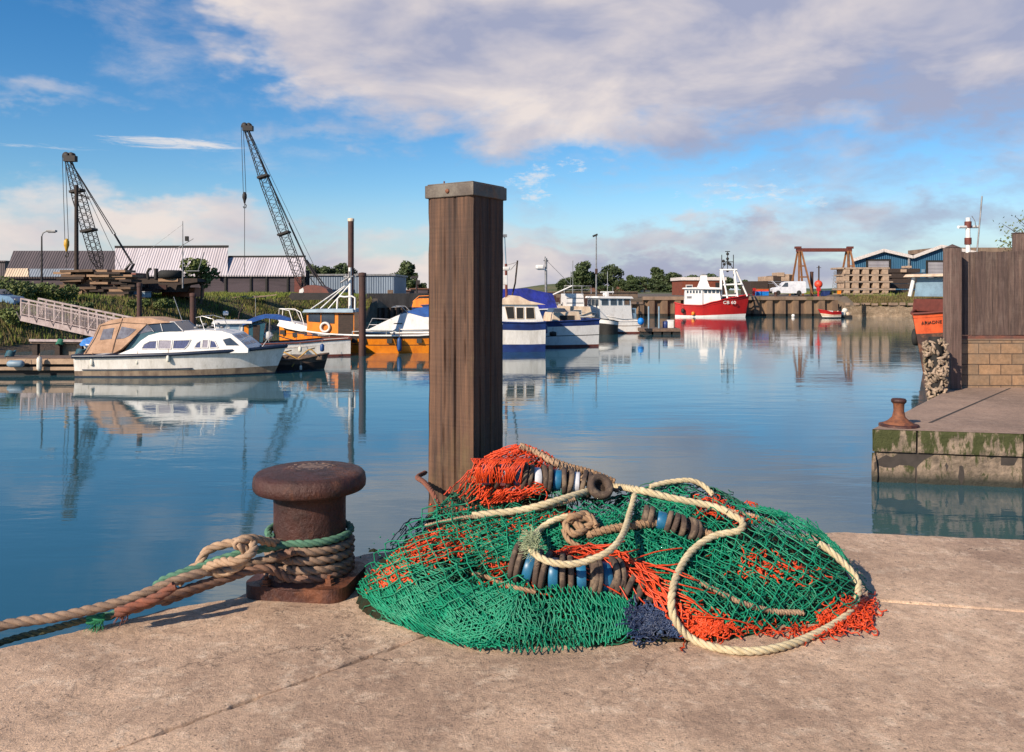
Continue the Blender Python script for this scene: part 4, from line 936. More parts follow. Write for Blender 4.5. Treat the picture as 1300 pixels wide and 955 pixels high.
        for i in range(n+1):
            t=i/n; t=1-(1-t)**1.25; x=xs+L*t; z1=sh(x); b=max(bm(t),.012); r=[]
            for f in lv:
                if f<0: w=b*.15; z=-keel; ff=0
                else: w=b*(1-(1-f)*(flare+bflare*t**3)); z=z1*f if f<=1 else z1; ff=f
                xx=x-(rake*s.s*(1 if L>0 else -1))*(1-ff)*t**4+x_st*(1-ff)*(1-t)**4; r.append((xx,w,z))
            rings.append(r)
        s.rings=rings; m=len(lv); mb=MB()
        for sg in(-1,1):
            vs=[(x,sg*w,z) for r in rings for x,w,z in r]
            for k in range(m-1): 
                mb.add(vs,[],0); base=len(mb.v)-len(vs)
                for i in range(n): mb.f.append((base+i*m+k,base+(i+1)*m+k,base+(i+1)*m+k+1,base+i*m+k+1)); mb.m.append(k); mb.sm.append(True)
        tr=[(x,-w,z) for x,w,z in rings[0]]+[(x,w,z) for x,w,z in reversed(rings[0])]; nm=len(mats)
        mb.add(tr,[tuple(range(len(tr)))],(m-1) if trans else m-2)
        ms=list(mats)+([trans] if trans else [])
        h=mb.build(name,ms,s.root)
        dk=MB(); D=[(r[-1][0],max(r[-1][1]-.03,.005),r[-1][2]-drop) for r in rings]
        dk.add([(x,-w,z) for x,w,z in D]+[(x,w,z) for x,w,z in D],[(i,i+1,n+2+i,n+1+i) for i in range(n)],0)
        dk.build('deck',deck or mats[-1],s.root)
        rl=MB()
        for sg in(-1,1): rl.tube([(r[-1][0],sg*(r[-1][1]+railr*.3),r[-1][2]) for r in rings],railr,6)
        rl.beam((rings[0][-1][0],-rings[0][-1][1],rings[0][-1][2]),(rings[0][-1][0],rings[0][-1][1],rings[0][-1][2]),railr*2)
        rl.build('gunwale',railm or mats[-1],s.root)
        return h
def fender(label,px,py0,py1,d,w,mat,cat='fender',group='fenders',top=None):
    """hanging fender: rope above and a rounded sausage"""
    s=d/F; a=W(px,py0,d); h=(py1-py0)*s; o=T('fender',label,cat,(a.x,a.y,a.z-h),0,group); r=w*s/2; mb=MB()
    mb.lathe([(r*.25,0),(r*.7,.04*h),(r,.18*h),(r,.82*h),(r*.7,.96*h),(r*.25,h),(r*.2,h*1.05),(0,h*1.06)],14); mb.build('body',mat,o)
    t=top if top else py0-5; mb=MB(); mb.tube([(0,0,h*1.03),(0,.02,h+(py0-t)*s)],.012,5); mb.build('hanging_line',m_beige,o); return o
def hoop(mb,s,pts,r): mb.tube([s.P(*p) for p in pts],r,6)

# ---------------- white cabin cruiser
b=Boat('cabin_cruiser','white cabin cruiser with tan canvas cockpit cover and navy rubbing strake beside the jetty','boat',115,475.5,rz=2)
b.hull([(111,450),(150,449.5),(220,447.5),(300,444),(361,440)],2.9,[m_redbot,m_navy,m_tanb,m_hullw,m_hullw],[0,.06,.30,.32,1.0],tw=.86,rake=15,keel=.5,deck=m_white,drop=.03,railr=.085,railm=m_navy,bflare=.55)
mb=MB(); R_=b.rings
for sg in(-1,1):
    L=[(r[3][0],sg*(r[3][1]+.03),r[3][2]+.05) for r in R_[1:16]]
    mb.tube(L,.03,5)
mb.build('spray_rail',m_navy,b.root)
b.box('trim_tab',(107,462),(112,466),-.6,-.3,m_hullw)
cab=[(163,448),(172,444),(182,440),(190,431),(199,424.5),(212,421),(240,419),(270,418.5),(288,419.5),(300,423),(312,432),(322,441),(322,446)]
o=b.prof('cabin',cab,1.18,.92,m_white,smooth=False,bevel=.05)
for pts,mt in (([(192,441),(195,435),(201,431.5),(210,431),(210,441)],m_curt),([(212,441),(212,430.5),(228,430.5),(228,441)],m_curt2),([(230,441),(230,430.5),(251,430),(248,437),(244,441)],m_curt),
               ([(256,440),(259,434),(264,430.5),(264,440)],m_curt),([(265.5,440),(265.5,430),(273,430),(273,440)],m_curt2),([(275,440),(275,430.5),(281,432),(285,439.5)],m_curt)):
    b.pane('window',pts,mt,frame=m_white,fw=.035)
b.front('windscreen_pane',(318,437.5),(301,424),2,m_glass,marg=.16,h0=.05,h1=.92)
b.pane('window',[(290,430),(299,427.5),(311,437),(295,437)],m_glass)
# screen in front of the cockpit
mb=MB(); 
b.prof('coaming',[(170,444),(184,423),(202,419),(226,418.5),(235,420),(214,423),(200,426),(192,431),(184,441)],1.0,.93,m_teal)
b.pane('side_screen',[(183,424),(197,411),(203,419)],m_canwin)
b.prof('windscreen',[(201,420),(196,409.5),(229,408),(241,419.5)],.95,.85,m_glass)
b.tubes('windscreen_frame',[[(241,419.5,-.95),(229,408,-.86),(196,409.5,-.87),(205,420,-.96)],[(241,419.5,.95),(229,408,.86),(196,409.5,.87)],[(229,408,-.86),(229,408,.86)],[(216,419.5,-.96),(212,408.7,-.87)]],.022,m_steel)
cp=[(123,447),(128,438),(134,426),(139,411.5),(152,405.5),(166,403),(182,402.7),(200,403),(215,406.5),(226,408.5),(204,410),(196,411),(188,419),(178,431),(168,441),(160,445.5)]
b.prof('canopy',cp,1.22,.88,m_canvas,smooth=False,bevel=.07)
b.pane('canopy_window',[(141,430),(144,417),(157,415),(155,428.5)],m_canwin)
b.pane('canopy_window',[(161,429),(166,413.5),(184,417),(176,425),(170,428)],m_canwin)
b.tubes('canopy_seam',[[(139,411.5,-1.0),(134,426,-1.12),(125,446,-1.24)],[(166,403.4,-.9),(160,428,-1.1),(157,445,-1.24)],[(139,412,-1.0),(165,408,-.96),(196,410,-.96)]],.014,m_canvas)
b.tubes('pulpit',[[(300,441,-1.0),(318,427,-.7),(322,426,-.65)],[(334,441,-.55),(343,427,-.35),(347,425.5,-.3)],[(252,403,-.5),(262,401,-.7),(276,405,-.7),(280,419,-.9)],[(252,403,.5),(262,401,.7),(276,405,.7),(280,419,.9)],[(262,401,-.7),(262,401,.7)],[(258,402,-.6),(266,419,-.8)]],.018,m_steel)
b.tubes('aerial',[[(231,411,0),(219,377,0)]],.012,m_steel,n=5)
mb=MB(); 
for i in range(7): mb.sphere(b.P(250+i*4.5,416-(i%3)*2,-.3+.1*i),.09,8,sc=(1.3,1,.7))
mb.build('deck_gear',m_grey,b.root)
mb=MB(); mb.lathe([(.0,-.04),(.05,-.04),(.05,.04),(0,.04)],12,b.P(253,413,-.4)); mb.build('searchlight',m_steel,b.root)
fender('short white fender at the stern corner of the cabin cruiser',117,453,465,34.6,5,m_fendw,group='white fenders on the cruiser')
fender('white fender with black tip under the canopy of the cabin cruiser',174.5,451,463,34.6,4.5,m_fendw,group='white fenders on the cruiser')
fender('white fender hanging below the middle window of the cabin cruiser',213.5,448,460,34.5,4.5,m_fendw,group='white fenders on the cruiser')
# small tender with blue cover behind its stern
b=Boat('dinghy','small white dinghy under a bright blue cover behind the cruiser stern','boat',104,450,d=39)
b.hull([(105,436),(125,437),(150,437)],1.5,[m_dark,m_hullw,m_white],[0,.5,1.0],bow=-1,tw=.8,rake=5,keel=.2,deck=m_white,railr=.04)
b.prof('cover',[(110,436),(113,430),(120,427.5),(135,427),(150,429),(150,438),(112,438)],.7,.45,m_skytarp,bevel=.08)

# ---------------- white launch with blue canopy
b=Boat('fishing_launch','white open launch with small wheelhouse, blue canopy and pale blue transom','boat',444,450.5,rz=180+14)
# bow points away to the left: local x runs backwards, so author in reversed pixels
b.X=lambda px: (b.px0-px)*b.s/abs(b.c)
b.hull([(444,429),(420,430),(380,433),(340,434),(300,433),(286,430)],2.3,[m_dark,m_redbot,m_hullw,m_hullw,m_white],[0,.12,.55,.75,1.0],tw=.85,rake=8,keel=.4,deck=m_cream_p,drop=.25,trans=m_palebl,railr=.05,railm=m_redbot)
b.prof('wheelhouse',[(288,434),(290,408),(320,408),(318,434)],.85,.75,m_white,bevel=.03)
for pts in ([(292,422),(293,411),(301,410),(301,422)],[(304,425),(304.5,410),(316,410),(315,425)]): b.pane('window',pts,m_palebl,frame=m_white)
b.front('window',(288,430),(290,408),2,m_glass,h0=.4)
b.prof('wheelhouse_roof',[(285,409),(287,405),(330,406),(330,409)],.95,.9,m_white,bevel=.03)
b.prof('cabin_side',[(319,433),(319.5,409),(345,409),(342,432)],.8,.75,m_teal)
b.pane('window',[(321,424),(321,412),(326,411),(326,423)],m_orange); b.pane('door',[(331,432),(331,411),(339,411),(338,432)],m_darkw)
b.prof('canopy',[(318,408),(334,401),(344,398.5),(360,399),(374,404),(374,407),(346,402.5),(320,411)],.95,.85,m_bluecan)
b.tubes('canopy_post',[[(349,432,-.9),(350,403,-.85)],[(349,432,.9),(350,403,.85)]],.02,m_steel)
b.tubes('aerial',[[(333,402,0),(333,378,0)]],.012,m_steel,n=5); mb=MB(); mb.lathe([(.0,-.1),(.13,-.1),(.15,0),(.13,.12),(0,.14)],14,b.P(299,397,0)); mb.build('radar_dome',m_white,b.root)
b.tubes('rigging',[[(313,405,0),(316,392,.1),(319,386,0)],[(314,398,.1),(320,390,0)]],.03,m_darkw)
b.tubes('stern_rail',[[(330,431,-1.0),(340,425,-1.1),(352,424,-1.1)],[(352,434,-1.1),(348,424,-1.1)],[(365,424,-1.1),(400,424.5,-1.1),(438,427,-1.05)],[(400,424,-1.1),(400,431,-1.1)],[(420,425.5,-1.1),(420,430,-1.1)],[(380,424,-1.1),(380,432,-1.1)]],.016,m_steel)
mb=MB(); mb.lathe([(.02,-.2),(.2,-.2),(.24,-.1),(.16,0),(.24,.1),(.2,.2),(.02,.2)],16,b.P(348,424,.5),ax='Y'); mb.build('net_hauler',m_white,b.root)
fender('white fender on the side of the launch with the blue canopy',381,440,447,45.0,4.5,m_fendw)
fender('blue fender near the stern of the white launch',409,437,446.5,45.0,5.5,m_fendb)
# ---------------- skiff with yellow frame
b=Boat('work_punt','low dark wooden punt carrying a yellow tubular frame, moored before the white launch','boat',350,470,d=38.5,rz=0)
b.hull([(346,456),(380,455),(417,449)],1.6,[m_dark,m_darkw,m_brownw],[0,.6,1.0],tw=.9,rake=6,keel=.15,deck=m_brownw,railr=.05)
b.box('stack_of_boards',(358,456),(412,451),-.5,.5,m_brownw,bevel=.03)
m_yel=M('yellow_tube',(.50,.28,.05),.5,c2=(.35,.18,.03)); b.tubes('yellow_frame',[[(362,450,-.7),(366,446,-.7),(383,454,-.7),(376,464,-.75)],[(383,454,-.7),(396,443,-.7),(400,443,-.65),(406,449,-.6)],[(366,446,-.7),(366,446,.5)],[(396,443,-.7),(396,443,.5)]],.032,m_yel)
fender('small white fender floating beside the dark punt',382,464,470,37.3,3,m_fendw)

# ---------------- orange lifeboat
b=Boat('motor_lifeboat','orange wooden lifeboat with dark wheelhouse, white lifebuoy and white tripod mast','boat',352,448.5,d=50,rz=-5)
m_black=M('black_paint',(.02,.018,.016),.6)
b.hull([(355,407),(375,415),(398,420),(430,423),(480,424),(540,423.5),(600,419),(640,410)],3.1,[m_dark,m_redbot,m_orange,m_black,m_orange,m_orange,m_darkw],[0,.04,.5,.54,.80,.83,1.0],bow=1,tw=.2,rake=10,keel=.6,deck=m_brownw,drop=.12,railr=.06,railm=m_white,double=True,full=2.0,mid=.5,flare=.2,bflare=.3)
mb=MB()   # dark vertical blocks on the side belting
for px in (362,380,420,460,472,504,540,575):
    x=b.X(px); r=min(b.rings,key=lambda r:abs(r[-1][0]-x)); mb.box((x,-(r[5][1]*.99),r[5][2]*.92),(.30,.16,.26)); mb.box((x,(r[5][1]*.99),r[5][2]*.92),(.30,.16,.26))
b_sb=mb.build('side_chock',m_black,b.root,split=True)
b.prof('fore_turtle_deck',[(357,413),(360,406),(378,409),(396,414),(396,421),(372,417)],.9,.5,m_white,bevel=.05)
o=b.prof('wheelhouse',[(398,424),(397,397),(457,396),(457,424)],1.0,.95,m_orange,bevel=.03)
for pts in ([(399.5,407),(399.5,398),(414,397.5),(414,408)],[(416,409),(416,397.5),(432,397.5),(432,409.5)]): b.pane('window',pts,m_glass,frame=m_black)
b.pane('door',[(437,423),(437,398),(456,398),(456,423)],m_darkw)
b.prof('wheelhouse_roof',[(393,396),(395,392.5),(456,391.5),(457,396)],1.2,1.12,m_palebl,bevel=.04)
mb=MB(); mb.tube([b.P(421,414.5,-1.05)+Vector((.26*math.cos(a),0,.26*math.sin(a))) for a in [k*math.pi/10 for k in range(20)]],.075,8,closed=True); mb.build('lifebuoy',m_white,b.root)
b.tubes('mast',[[(446,422,0),(446,340,0)]],.10,m_white,n=10); b.tubes('mast_stay',[[(444,360,0),(402,392,-.9)],[(444,360,0),(402,392,.9)],[(445,362,0),(420,392,-.3)]],.04,m_white)
b.tubes('gallows',[[(434,424,-.95),(435,379,-.8),(438,376,-.8),(444,377,-.8)],[(457,396,-.8),(457,378,-.8),(453,376,-.8),(444,377,-.8)]],.055,m_white)
b.tubes('radar_bracket',[[(436,359,-.3),(447,352,-.3),(447,345,-.3)],[(438,352,0),(454,351,0)],[(441,348,0),(441,357,0)]],.06,m_grey)
b.tubes('bow_rail',[[(356,407,-.3),(357,392,-.3),(372,394,-.6),(378,409,-.75)],[(356,407,.3),(357,392,.3),(372,394,.6),(378,409,.75)],[(358,392,-.3),(378,392,-.5),(388,396,-.8),(394,412,-.95)],[(357,392,-.3),(357,392,.3)]],.028,m_white)
b.tubes('side_rail',[[(398,424,-1.5),(440,423,-1.55)],[(458,419,-1.5),(500,418,-1.5),(545,418,-1.4)],[(458,424,-1.5),(458,419,-1.5)],[(500,424,-1.5),(500,418,-1.5)]],.03,m_steel)
fender('blue fender on the side of the orange lifeboat',507,429,446,47.6,6,m_fendb,top=415)
# brown and white mast with a pile beside the lifeboat
# ---------------- white sports cruiser beyond the lifeboat
b=Boat('sports_cruiser','white sports cruiser with raked windscreen and blue cockpit cover beyond the orange lifeboat','boat',462,432,d=56,rz=0)
b.hull([(464,419),(500,417.5),(545,417),(600,417)],2.8,[m_dark,m_white,m_navy,m_white],[0,.6,.72,1.0],bow=-1,tw=.9,rake=14,keel=.4,deck=m_white,drop=.03,railr=.05)
b.prof('foredeck',[(470,418),(488,409),(505,401),(516,397),(548,397),(585,400),(590,419)],1.2,.85,m_white,bevel=.05)
b.prof('windscreen',[(503,402),(517,394),(534,396),(540,404)],.9,.75,m_glass); b.prof('cockpit_cover',[(518,396),(530,391),(545,389),(580,391),(586,402),(540,402)],.95,.8,m_bluecan,bevel=.05)
b.wf=lambda z:1.03; b.yc=0; b.pane('porthole',[(503,413),(502,410.5),(504,409.5),(513,409.5),(514,411),(512,413)],m_dark,off=.04)
b.tubes('pulpit',[[(466,418,0),(474,404,-.4),(500,405,-1.0)],[(470,412,-.4),(500,412,-1.05)],[(502,390,-.9),(512,389,-.9),(520,397,-.9)],[(500,389,.9),(512,389,.9),(520,397,.9)],[(500,389,.9),(500,390,-.9)]],.022,m_steel)
b=Boat('survey_boat','dark blue boat with an orange cabin top seen just left of the timber post','boat',520,404,d=84)
b.hull([(522,388),(560,386),(590,384)],2.6,[m_dark,m_bluep,m_bluep],[0,.2,1.0],bow=-1,tw=.8,rake=5,deck=m_navy); b.prof('cabin',[(524,390),(526,382),(532,379),(575,378),(580,390)],.9,.8,m_orange,bevel=.05)
b.tubes('rail',[[(524,383,0),(532,376,0),(560,375,0)]],.04,m_orange)
# ---------------- steel mooring piles
def pile(label,px,y0,y1,d,w,cap=False,mat=None,group='steel mooring piles',name='mooring_pile',lean=0):
    a=W(px,y0,d); zt_=a.z; r=w/2*d/F; o=T(name,label,'pile',(a.x,d,0),0,group); mb=MB(); mb.tube([(0,0,-1.5),(lean,0,zt_-.05),(lean,0,zt_)],[r,r,r*.93],14); mb.build('shaft',mat or m_rustp,o)
    mb=MB(); mb.lathe([(r*1.12,zt_-.16),(r*1.12,zt_+.02),(0,zt_+.05)],14,(lean,0,0)); mb.build('cap' if cap else 'top_band',m_cream_p if cap else m_rustp,o); return o
pile('dark rusty pile standing in the water left of the steel mast beside the lifeboat',460,347,436,46,9)
pile('short rusty pile behind the foredeck of the white cabin cruiser',245,373,440,44,7.5)
pile('slim rusty pile with a white mark beside the tan canopy',177,360,420,41,6)
pile('rusty tall pole with pale tip rising behind the lifeboat wheelhouse',445.5,278,430,52,7.5,cap=True)
# ================================================================ boats to the right of the post
def rev(b): b.X=lambda px:(b.px0-px)*b.s/abs(b.c); return b
b=rev(Boat('motor_boat','white planked boat with navy rail, small aft cabin and pale blue transom','boat',753,438.5,rz=180+14))
b.hull([(753,405),(730,406),(690,407),(640,407),(625,403)],2.8,[m_dark,m_redbot,m_white,m_black,m_white,m_bluep,m_bluep],[0,.08,.42,.45,.80,.99,1.0],tw=.88,rake=8,keel=.5,deck=m_cream_p,drop=.1,trans=m_palebl,railr=.05,railm=m_bluep)
b.prof('aft_cabin',[(694,408),(696,398),(697,396),(728,395),(731,408)],1.1,1.0,m_cream_p,bevel=.03); b.pane('window',[(704,406),(704,400),(722,400),(722,406)],m_dark,frame=m_brownw)
b.prof('windscreen',[(697,396),(700,391),(712,391),(716,396)],.8,.7,m_glass)
b.tubes('side_rail',[[(690,402,-1.25),(712,401,-1.25),(730,401,-1.2)],[(690,402,-1.25),(690,408,-1.25)],[(735,405,-1.2),(735,397,-1.15),(750,397,-1.1)],[(730,401,-1.2),(730,407,-1.2)]],.018,m_steel)
b.box('exhaust_panel',(698,434),(708,424),-1.38,-1.32,m_rustp)
fender('black tyre fender on the white side of the planked boat right of the post',702,421,427,51.8,9,m_rubber)
b=rev(Boat('motor_boat','blue and white motor boat with sagging cream canopy and dark red mast beside the post','boat',688,445,rz=180+9))
b.hull([(688,408),(670,409),(640,408),(600,405),(575,402)],2.7,[m_dark,m_bluep,m_hullw,m_bluep,m_bluep,m_bluep],[0,.26,.74,.90,.99,1.0],tw=.88,rake=8,keel=.5,deck=m_cream_p,drop=.1,trans=m_bluep,railr=.045,railm=m_bluep)
b.prof('wheelhouse',[(604,408),(608,386),(678,386),(686,408)],1.1,1.0,m_white,bevel=.03)
for pts in ([(641,404),(638,389),(649,389),(650,404)],[(652,404),(652,390),(661,390),(661,404)],[(664,404),(664,390),(674,390),(675,404)],[(610,404),(612,389),(630,388),(632,404)]): b.pane('window',pts,m_dark,frame=m_cream_p)
b.prof('canopy',[(600,386),(604,383),(640,380),(648,375),(656,376),(668,382),(680,384.5),(688,386.5)],1.15,.95,m_cream_p,bevel=.04)
b.tubes('mast',[[(645,408,-.5),(644,335,-.5)]],.08,m_redbot,n=8); b.tubes('topmast',[[(644,337,-.5),(642,299,-.5)]],.04,m_palebl); b.tubes('derrick',[[(648,384,0),(654,360,0),(657,331,0)]],.05,m_darkw); b.tubes('stay',[[(657,333,0),(649,343,-.3)],[(644,337,-.5),(657,333,0)]],.018,m_grey)
b.box('masthead_light',(640,301),(645,297.5),-.6,-.4,m_grey); b.box('radar_dome',(637,344),(646,339),.0,.5,m_white,bevel=.08); b.box('signal_box',(633,362),(643,350),.1,.5,m_white,bevel=.05)
b.tubes('side_rail',[[(632,403,-1.2),(680,403,-1.2)],[(650,403,-1.2),(650,409,-1.2)],[(680,403,-1.2),(680,409,-1.2)]],.018,m_steel)
fender('dark blue fender slung at the stern of the blue and white motor boat',691,412,424,49.5,8,m_bluep)
b=rev(Boat('covered_boat','boat under a royal blue tarpaulin with a grey radar mast behind the motor boat','boat',705,424,rz=180+8))
b.hull([(705,392),(660,393),(600,392),(570,388)],3.2,[m_dark,m_bluep,m_bluep],[0,.2,1.0],tw=.85,rake=8,keel=.4,deck=m_bluep,railr=.06,railm=m_white)
b.prof('tarpaulin',[(590,393),(600,375),(620,369),(640,367),(668,366),(680,369),(700,373),(704,392)],1.5,.25,m_tarp,bevel=.08)
b.tubes('radar_mast',[[(693,390,0),(693,328,0)]],.11,m_grey,n=8); b.box('radar_bracket',(682,343),(694,341.5),-.1,.1,m_white)
b.box('radar_dome',(680,342),(690,336.5),-.35,.35,m_white,bevel=.12); b.tubes('boom',[[(696,377,0),(726,363,.2)]],.07,m_white); b.tubes('stay',[[(694,331,0),(725,362,0)]],.02,m_grey); b.tubes('masthead_aerial',[[(690,331,0),(696,331,0)],[(692,326,0),(692,329,0)]],.06,m_grey)
# white work catamaran
b=rev(Boat('work_boat','white work boat with boxy louvred cabin and open roof rails behind the motor boats','boat',750,421,rz=180+6))
b.hull([(750,401),(720,402),(690,401),(680,399)],3.4,[m_dark,m_white,m_cream_p],[0,.2,1.0],tw=.9,rake=6,keel=.4,deck=m_grey,railm=m_white)
b.prof('cabin',[(714,401),(715,373),(737,373),(739,401)],1.3,1.25,m_white,bevel=.04)
for y in (378,384,390): b.pane('louvre',[(716,y+1.2),(716,y),(737,y),(737,y+1.2)],m_grey)
b.prof('lower_cabin',[(704,401),(706,388),(745,389),(748,401)],1.5,1.45,m_cream_p,bevel=.04); b.pane('window',[(724,399),(724,393),(734,393),(734,399)],m_glass,frame=m_white)
b.tubes('roof_rail',[[(719,373,-1.2),(719,363,-1.2),(754,363,-1.2),(754,373,-1.2)],[(719,368,-1.2),(754,368,-1.2)],[(730,363,-1.2),(730,373,-1.2)],[(742,363,-1.2),(742,373,-1.2)]],.04,m_grey)
b.tubes('aerial',[[(727,363,0),(727,331,0)]],.03,m_grey,n=5); b.tubes('aerial',[[(723,363,.5),(723,345,.5)]],.02,m_grey,n=5); b.tubes('davit',[[(738,390,-1),(743,382,-1)]],.06,m_white)
mb=MB()
for i in range(6): mb.box(b.P(704+i*4,388-(i%2)*2,-1+.3*i),(.35,.3,.3),i*.5)
mb.build('deck_gear',m_grey,b.root)
# white wheelhouse fishing boat
b=Boat('fishing_boat','small white fishing boat with rounded wheelhouse windows and a radar bar on its roof','boat',748,424,d=71,rz=6)
b=rev(Boat('fishing_boat','small white fishing boat with rounded wheelhouse windows and a radar bar on its roof','boat',800,420,d=77,rz=180+20)) if not bpy.data.objects.remove(b.root) else b
b.hull([(800,405),(780,404),(764,401),(750,397),(744,395)],3.0,[m_dark,m_black,m_palebl,m_white,m_white],[0,.25,.5,.95,1.0],tw=.85,rake=8,keel=.5,deck=m_palebl,drop=.1,railm=m_white)
b.prof('wheelhouse',[(751,404),(751.5,378),(792,378),(794,404)],1.3,1.2,m_white,bevel=.06)
for x0,x1 in ((754.5,763),(766,774),(776,781),(783.5,791)): b.pane('window',[(x0,387),(x0,379.8),(x1,379.8),(x1,387)],m_glass if x0<783 else m_brownw,frame=m_palebl)
b.front('window',(751,404),(751.5,378),3,m_glass,h0=.62,h1=.92)
b.prof('roof',[(749,378.5),(750,376),(793,376.5),(795,379)],1.4,1.35,m_white,bevel=.03)
b.tubes('radar_bar',[[(761,371,0),(778,371,0)]],.07,m_white,n=8); b.box('radar_pedestal',(767,376.5),(771,371),-.15,.15,m_white,bevel=.03); mb=MB(); mb.sphere(b.P(769,374,-.4),.2,10); mb.build('lamp_globe',m_white,b.root)
b.tubes('aerial',[[(770,371,0),(770,345,0)]],.025,m_steel,n=5); b.tubes('aerial',[[(777,374,0),(777,365,0)]],.025,m_steel,n=5)
b.prof('aft_shelter',[(791,404),(791,391),(800,391),(800,404)],1.2,1.15,m_palebl); b.pane('window',[(793,397),(793,392.5),(798,392.5),(798,397)],m_glass)
b=rev(Boat('fishing_boat','black and white boat bow between the blue motor boat and the small white fishing boat','boat',775,424,rz=180+35))
b.hull([(775,408),(765,406),(754,404),(752,403)],2.4,[m_dark,m_black,m_black,m_white],[0,.3,.72,1.0],tw=.85,rake=8,keel=.4,deck=m_white,railm=m_black)
b=rev(Boat('skiff','flat white skiff with planked side in front of the small white fishing boat','boat',811,422.5,rz=180+6))
b.hull([(810,407),(790,407.5),(772,407),(766,406)],2.0,[m_dark,m_redbot,m_white,m_brownw,m_white],[0,.12,.58,.64,1.0],tw=.95,rake=3,keel=.2,deck=m_brownw,drop=.2,trans=m_palebl,full=5,railm=m_white)
# pontoon with posts
dp=70; a=W(812,419,dp); o=T('floating_pontoon','low dark pontoon with mooring posts at the right end of the boats','pontoon',(a.x,dp,0)); mb=MB()
L=48/F*dp; mb.bx(0,L,-1.2,1.4,.25,.5); mb.build('deck',m_brownw,o); mb=MB()
for i in range(4): mb.bx(.2+i*L/4,.2+i*L/4+L/5,-1.1,1.3,-.3,.24); 
mb.build('float',m_dark,o,split=True)
for px in (822,835): mb=MB(); mb.tube([((px-812)/F*dp,-.6,.5),((px-812)/F*dp,-.6,(419-384)/F*dp)],.07,8); mb.build('post',m_palebl,o)
o=T('buoy','bright blue plastic buoy hanging at the left end of the dark pontoon','buoy',tuple(W(813.5,412,68))); mb=MB(); mb.sphere((0,0,.25),.28,12,sc=(1,1,1.1)); mb.build('body',m_skytarp,o); mb=MB(); mb.tube([(0,0,.5),(0,.05,.75)],.05,6); mb.build('eye',m_dark,o)
for k,(px,lb,m_) in enumerate(((845,'small blue drum standing on the dark pontoon',m_bluep),(851,'small white engine box on the right end of the dark pontoon',m_white))):
    o=T('drum' if k==0 else 'engine_box',lb,'drum' if k==0 else 'box',((px-CX)/F*dp,dp,.5)); mb=MB()
    if k==0: mb.lathe([(.0,0),(.24,0),(.25,.05),(.24,.3),(.25,.55),(.0,.57)],14)
    else: mb.box((0,0,.3),(.5,.5,.6)); mb.box((0,0,.64),(.56,.56,.08))
    mb.build('body',m_,o,bevel=.03 if k else 0); mb=MB(); mb.box((0,0,.62),(.12,.12,.06)); mb.build('lid',m_grey,o)

# ================================================================ red fishing boat CB 60
b=Boat('red_fishing_boat','bright red fishing vessel with white wheelhouse and tall white gantry at the quay','fishing boat',862,402.5,d=118,rz=-10)
b.hull([(857,384.5),(868,387),(888,387.5),(903,383),(925,378),(947,374)],4.4,[m_bluep,m_white,m_red,m_red,m_red],[0,.16,.85,.86,1.0],tw=.7,rake=5,keel=.8,deck=m_grey,drop=.35,railr=.09,railm=m_red,flare=.15,bflare=.6)
b.prof('wheelhouse',[(868,389),(869,366.5),(890,366.5),(890,389)],1.7,1.6,m_white,bevel=.05)
for i in range(5): b.pane('window',[(871+i*3.7,372.5),(871+i*3.7,369),(873.2+i*3.7,369),(873.2+i*3.7,372.5)],m_glass)
b.pane('name_board',[(871,379),(871,376),(877,376),(877,379)],m_grey)
b.prof('fore_wheelhouse',[(890,387),(890,367),(910,367),(913,386)],1.5,1.4,m_white,bevel=.05)
for i in range(4): b.pane('window',[(892+i*4.8,372.5),(892+i*4.8,368.3),(895.6+i*4.8,368.3),(895.6+i*4.8,372.5)],m_glass)
b.prof('roof',[(866,367),(867,365.5),(893,364.5),(911,365.5),(913,367.5)],1.9,1.85,m_white,bevel=.03)
b.prof('funnel',[(884,365.5),(888,355),(888,350),(896,350),(896,356),(899,364.5)],.8,.45,m_white,bevel=.08); b.box('funnel_top',(889,350),(895,348),-.3,.3,m_grey,bevel=.05)
b.tubes('gantry',[[(913,379,-.9),(913,343,-.5)],[(920,380,-1.5),(914,343,-.5)],[(913,379,.9),(913,343,.5)],[(932,377,-1.3),(929,344,-.5)],[(944,376,-.6),(931,344,-.3)],[(932,377,1.3),(929,344,.5)],[(911,343,-.5),(932,343,-.5)],[(913,343,-.5),(913,343,.5)],[(930,343,-.5),(930,343,.5)],[(915,362,-.8),(937,361,-.8)],[(914,375.5,-1.2),(932,375,-1.2)]],.13,m_white,n=7)
b.tubes('mast',[[(921,343,0),(921,320,0)],[(914,343,0),(914,324,0)],[(928,343,0),(928,324,0)],[(914,333,0),(928,333,0)],[(918,320,0),(924,320,0)],[(914,343,0),(921,330,0),(928,343,0)]],.06,m_dark,n=5)
mb=MB(); 
for px,py in ((916,332),(921,323),(921,329),(921.5,335),(917,336),(924,336),(921,344)): mb.sphere(b.P(px,py,.05),.22,8)
mb.build('mast_light',m_dark,b.root,split=True)
for i,(px,lb) in enumerate(((867,'black tyre fender near the stern of the red fishing vessel'),(888,'large black tyre fender amidships on the red fishing vessel'))):
    fender(lb,px,392,397.5,116.0,4.5,m_rubber)
fender('orange ball fender at the waterline of the red fishing vessel',880,396,400.5,115.8,4.2,m_orange)
T0=b.P(922,384,0); r=min(b.rings,key=lambda r:abs(r[-1][0]-T0.x)); tx=text('registration_number','CB 60',.62,m_white,b.root,(T0.x,-r[-1][1]*.90-.14,T0.z),(R(90+14),0,R(9)),depth=.03,bold=.004,sx=1.15)

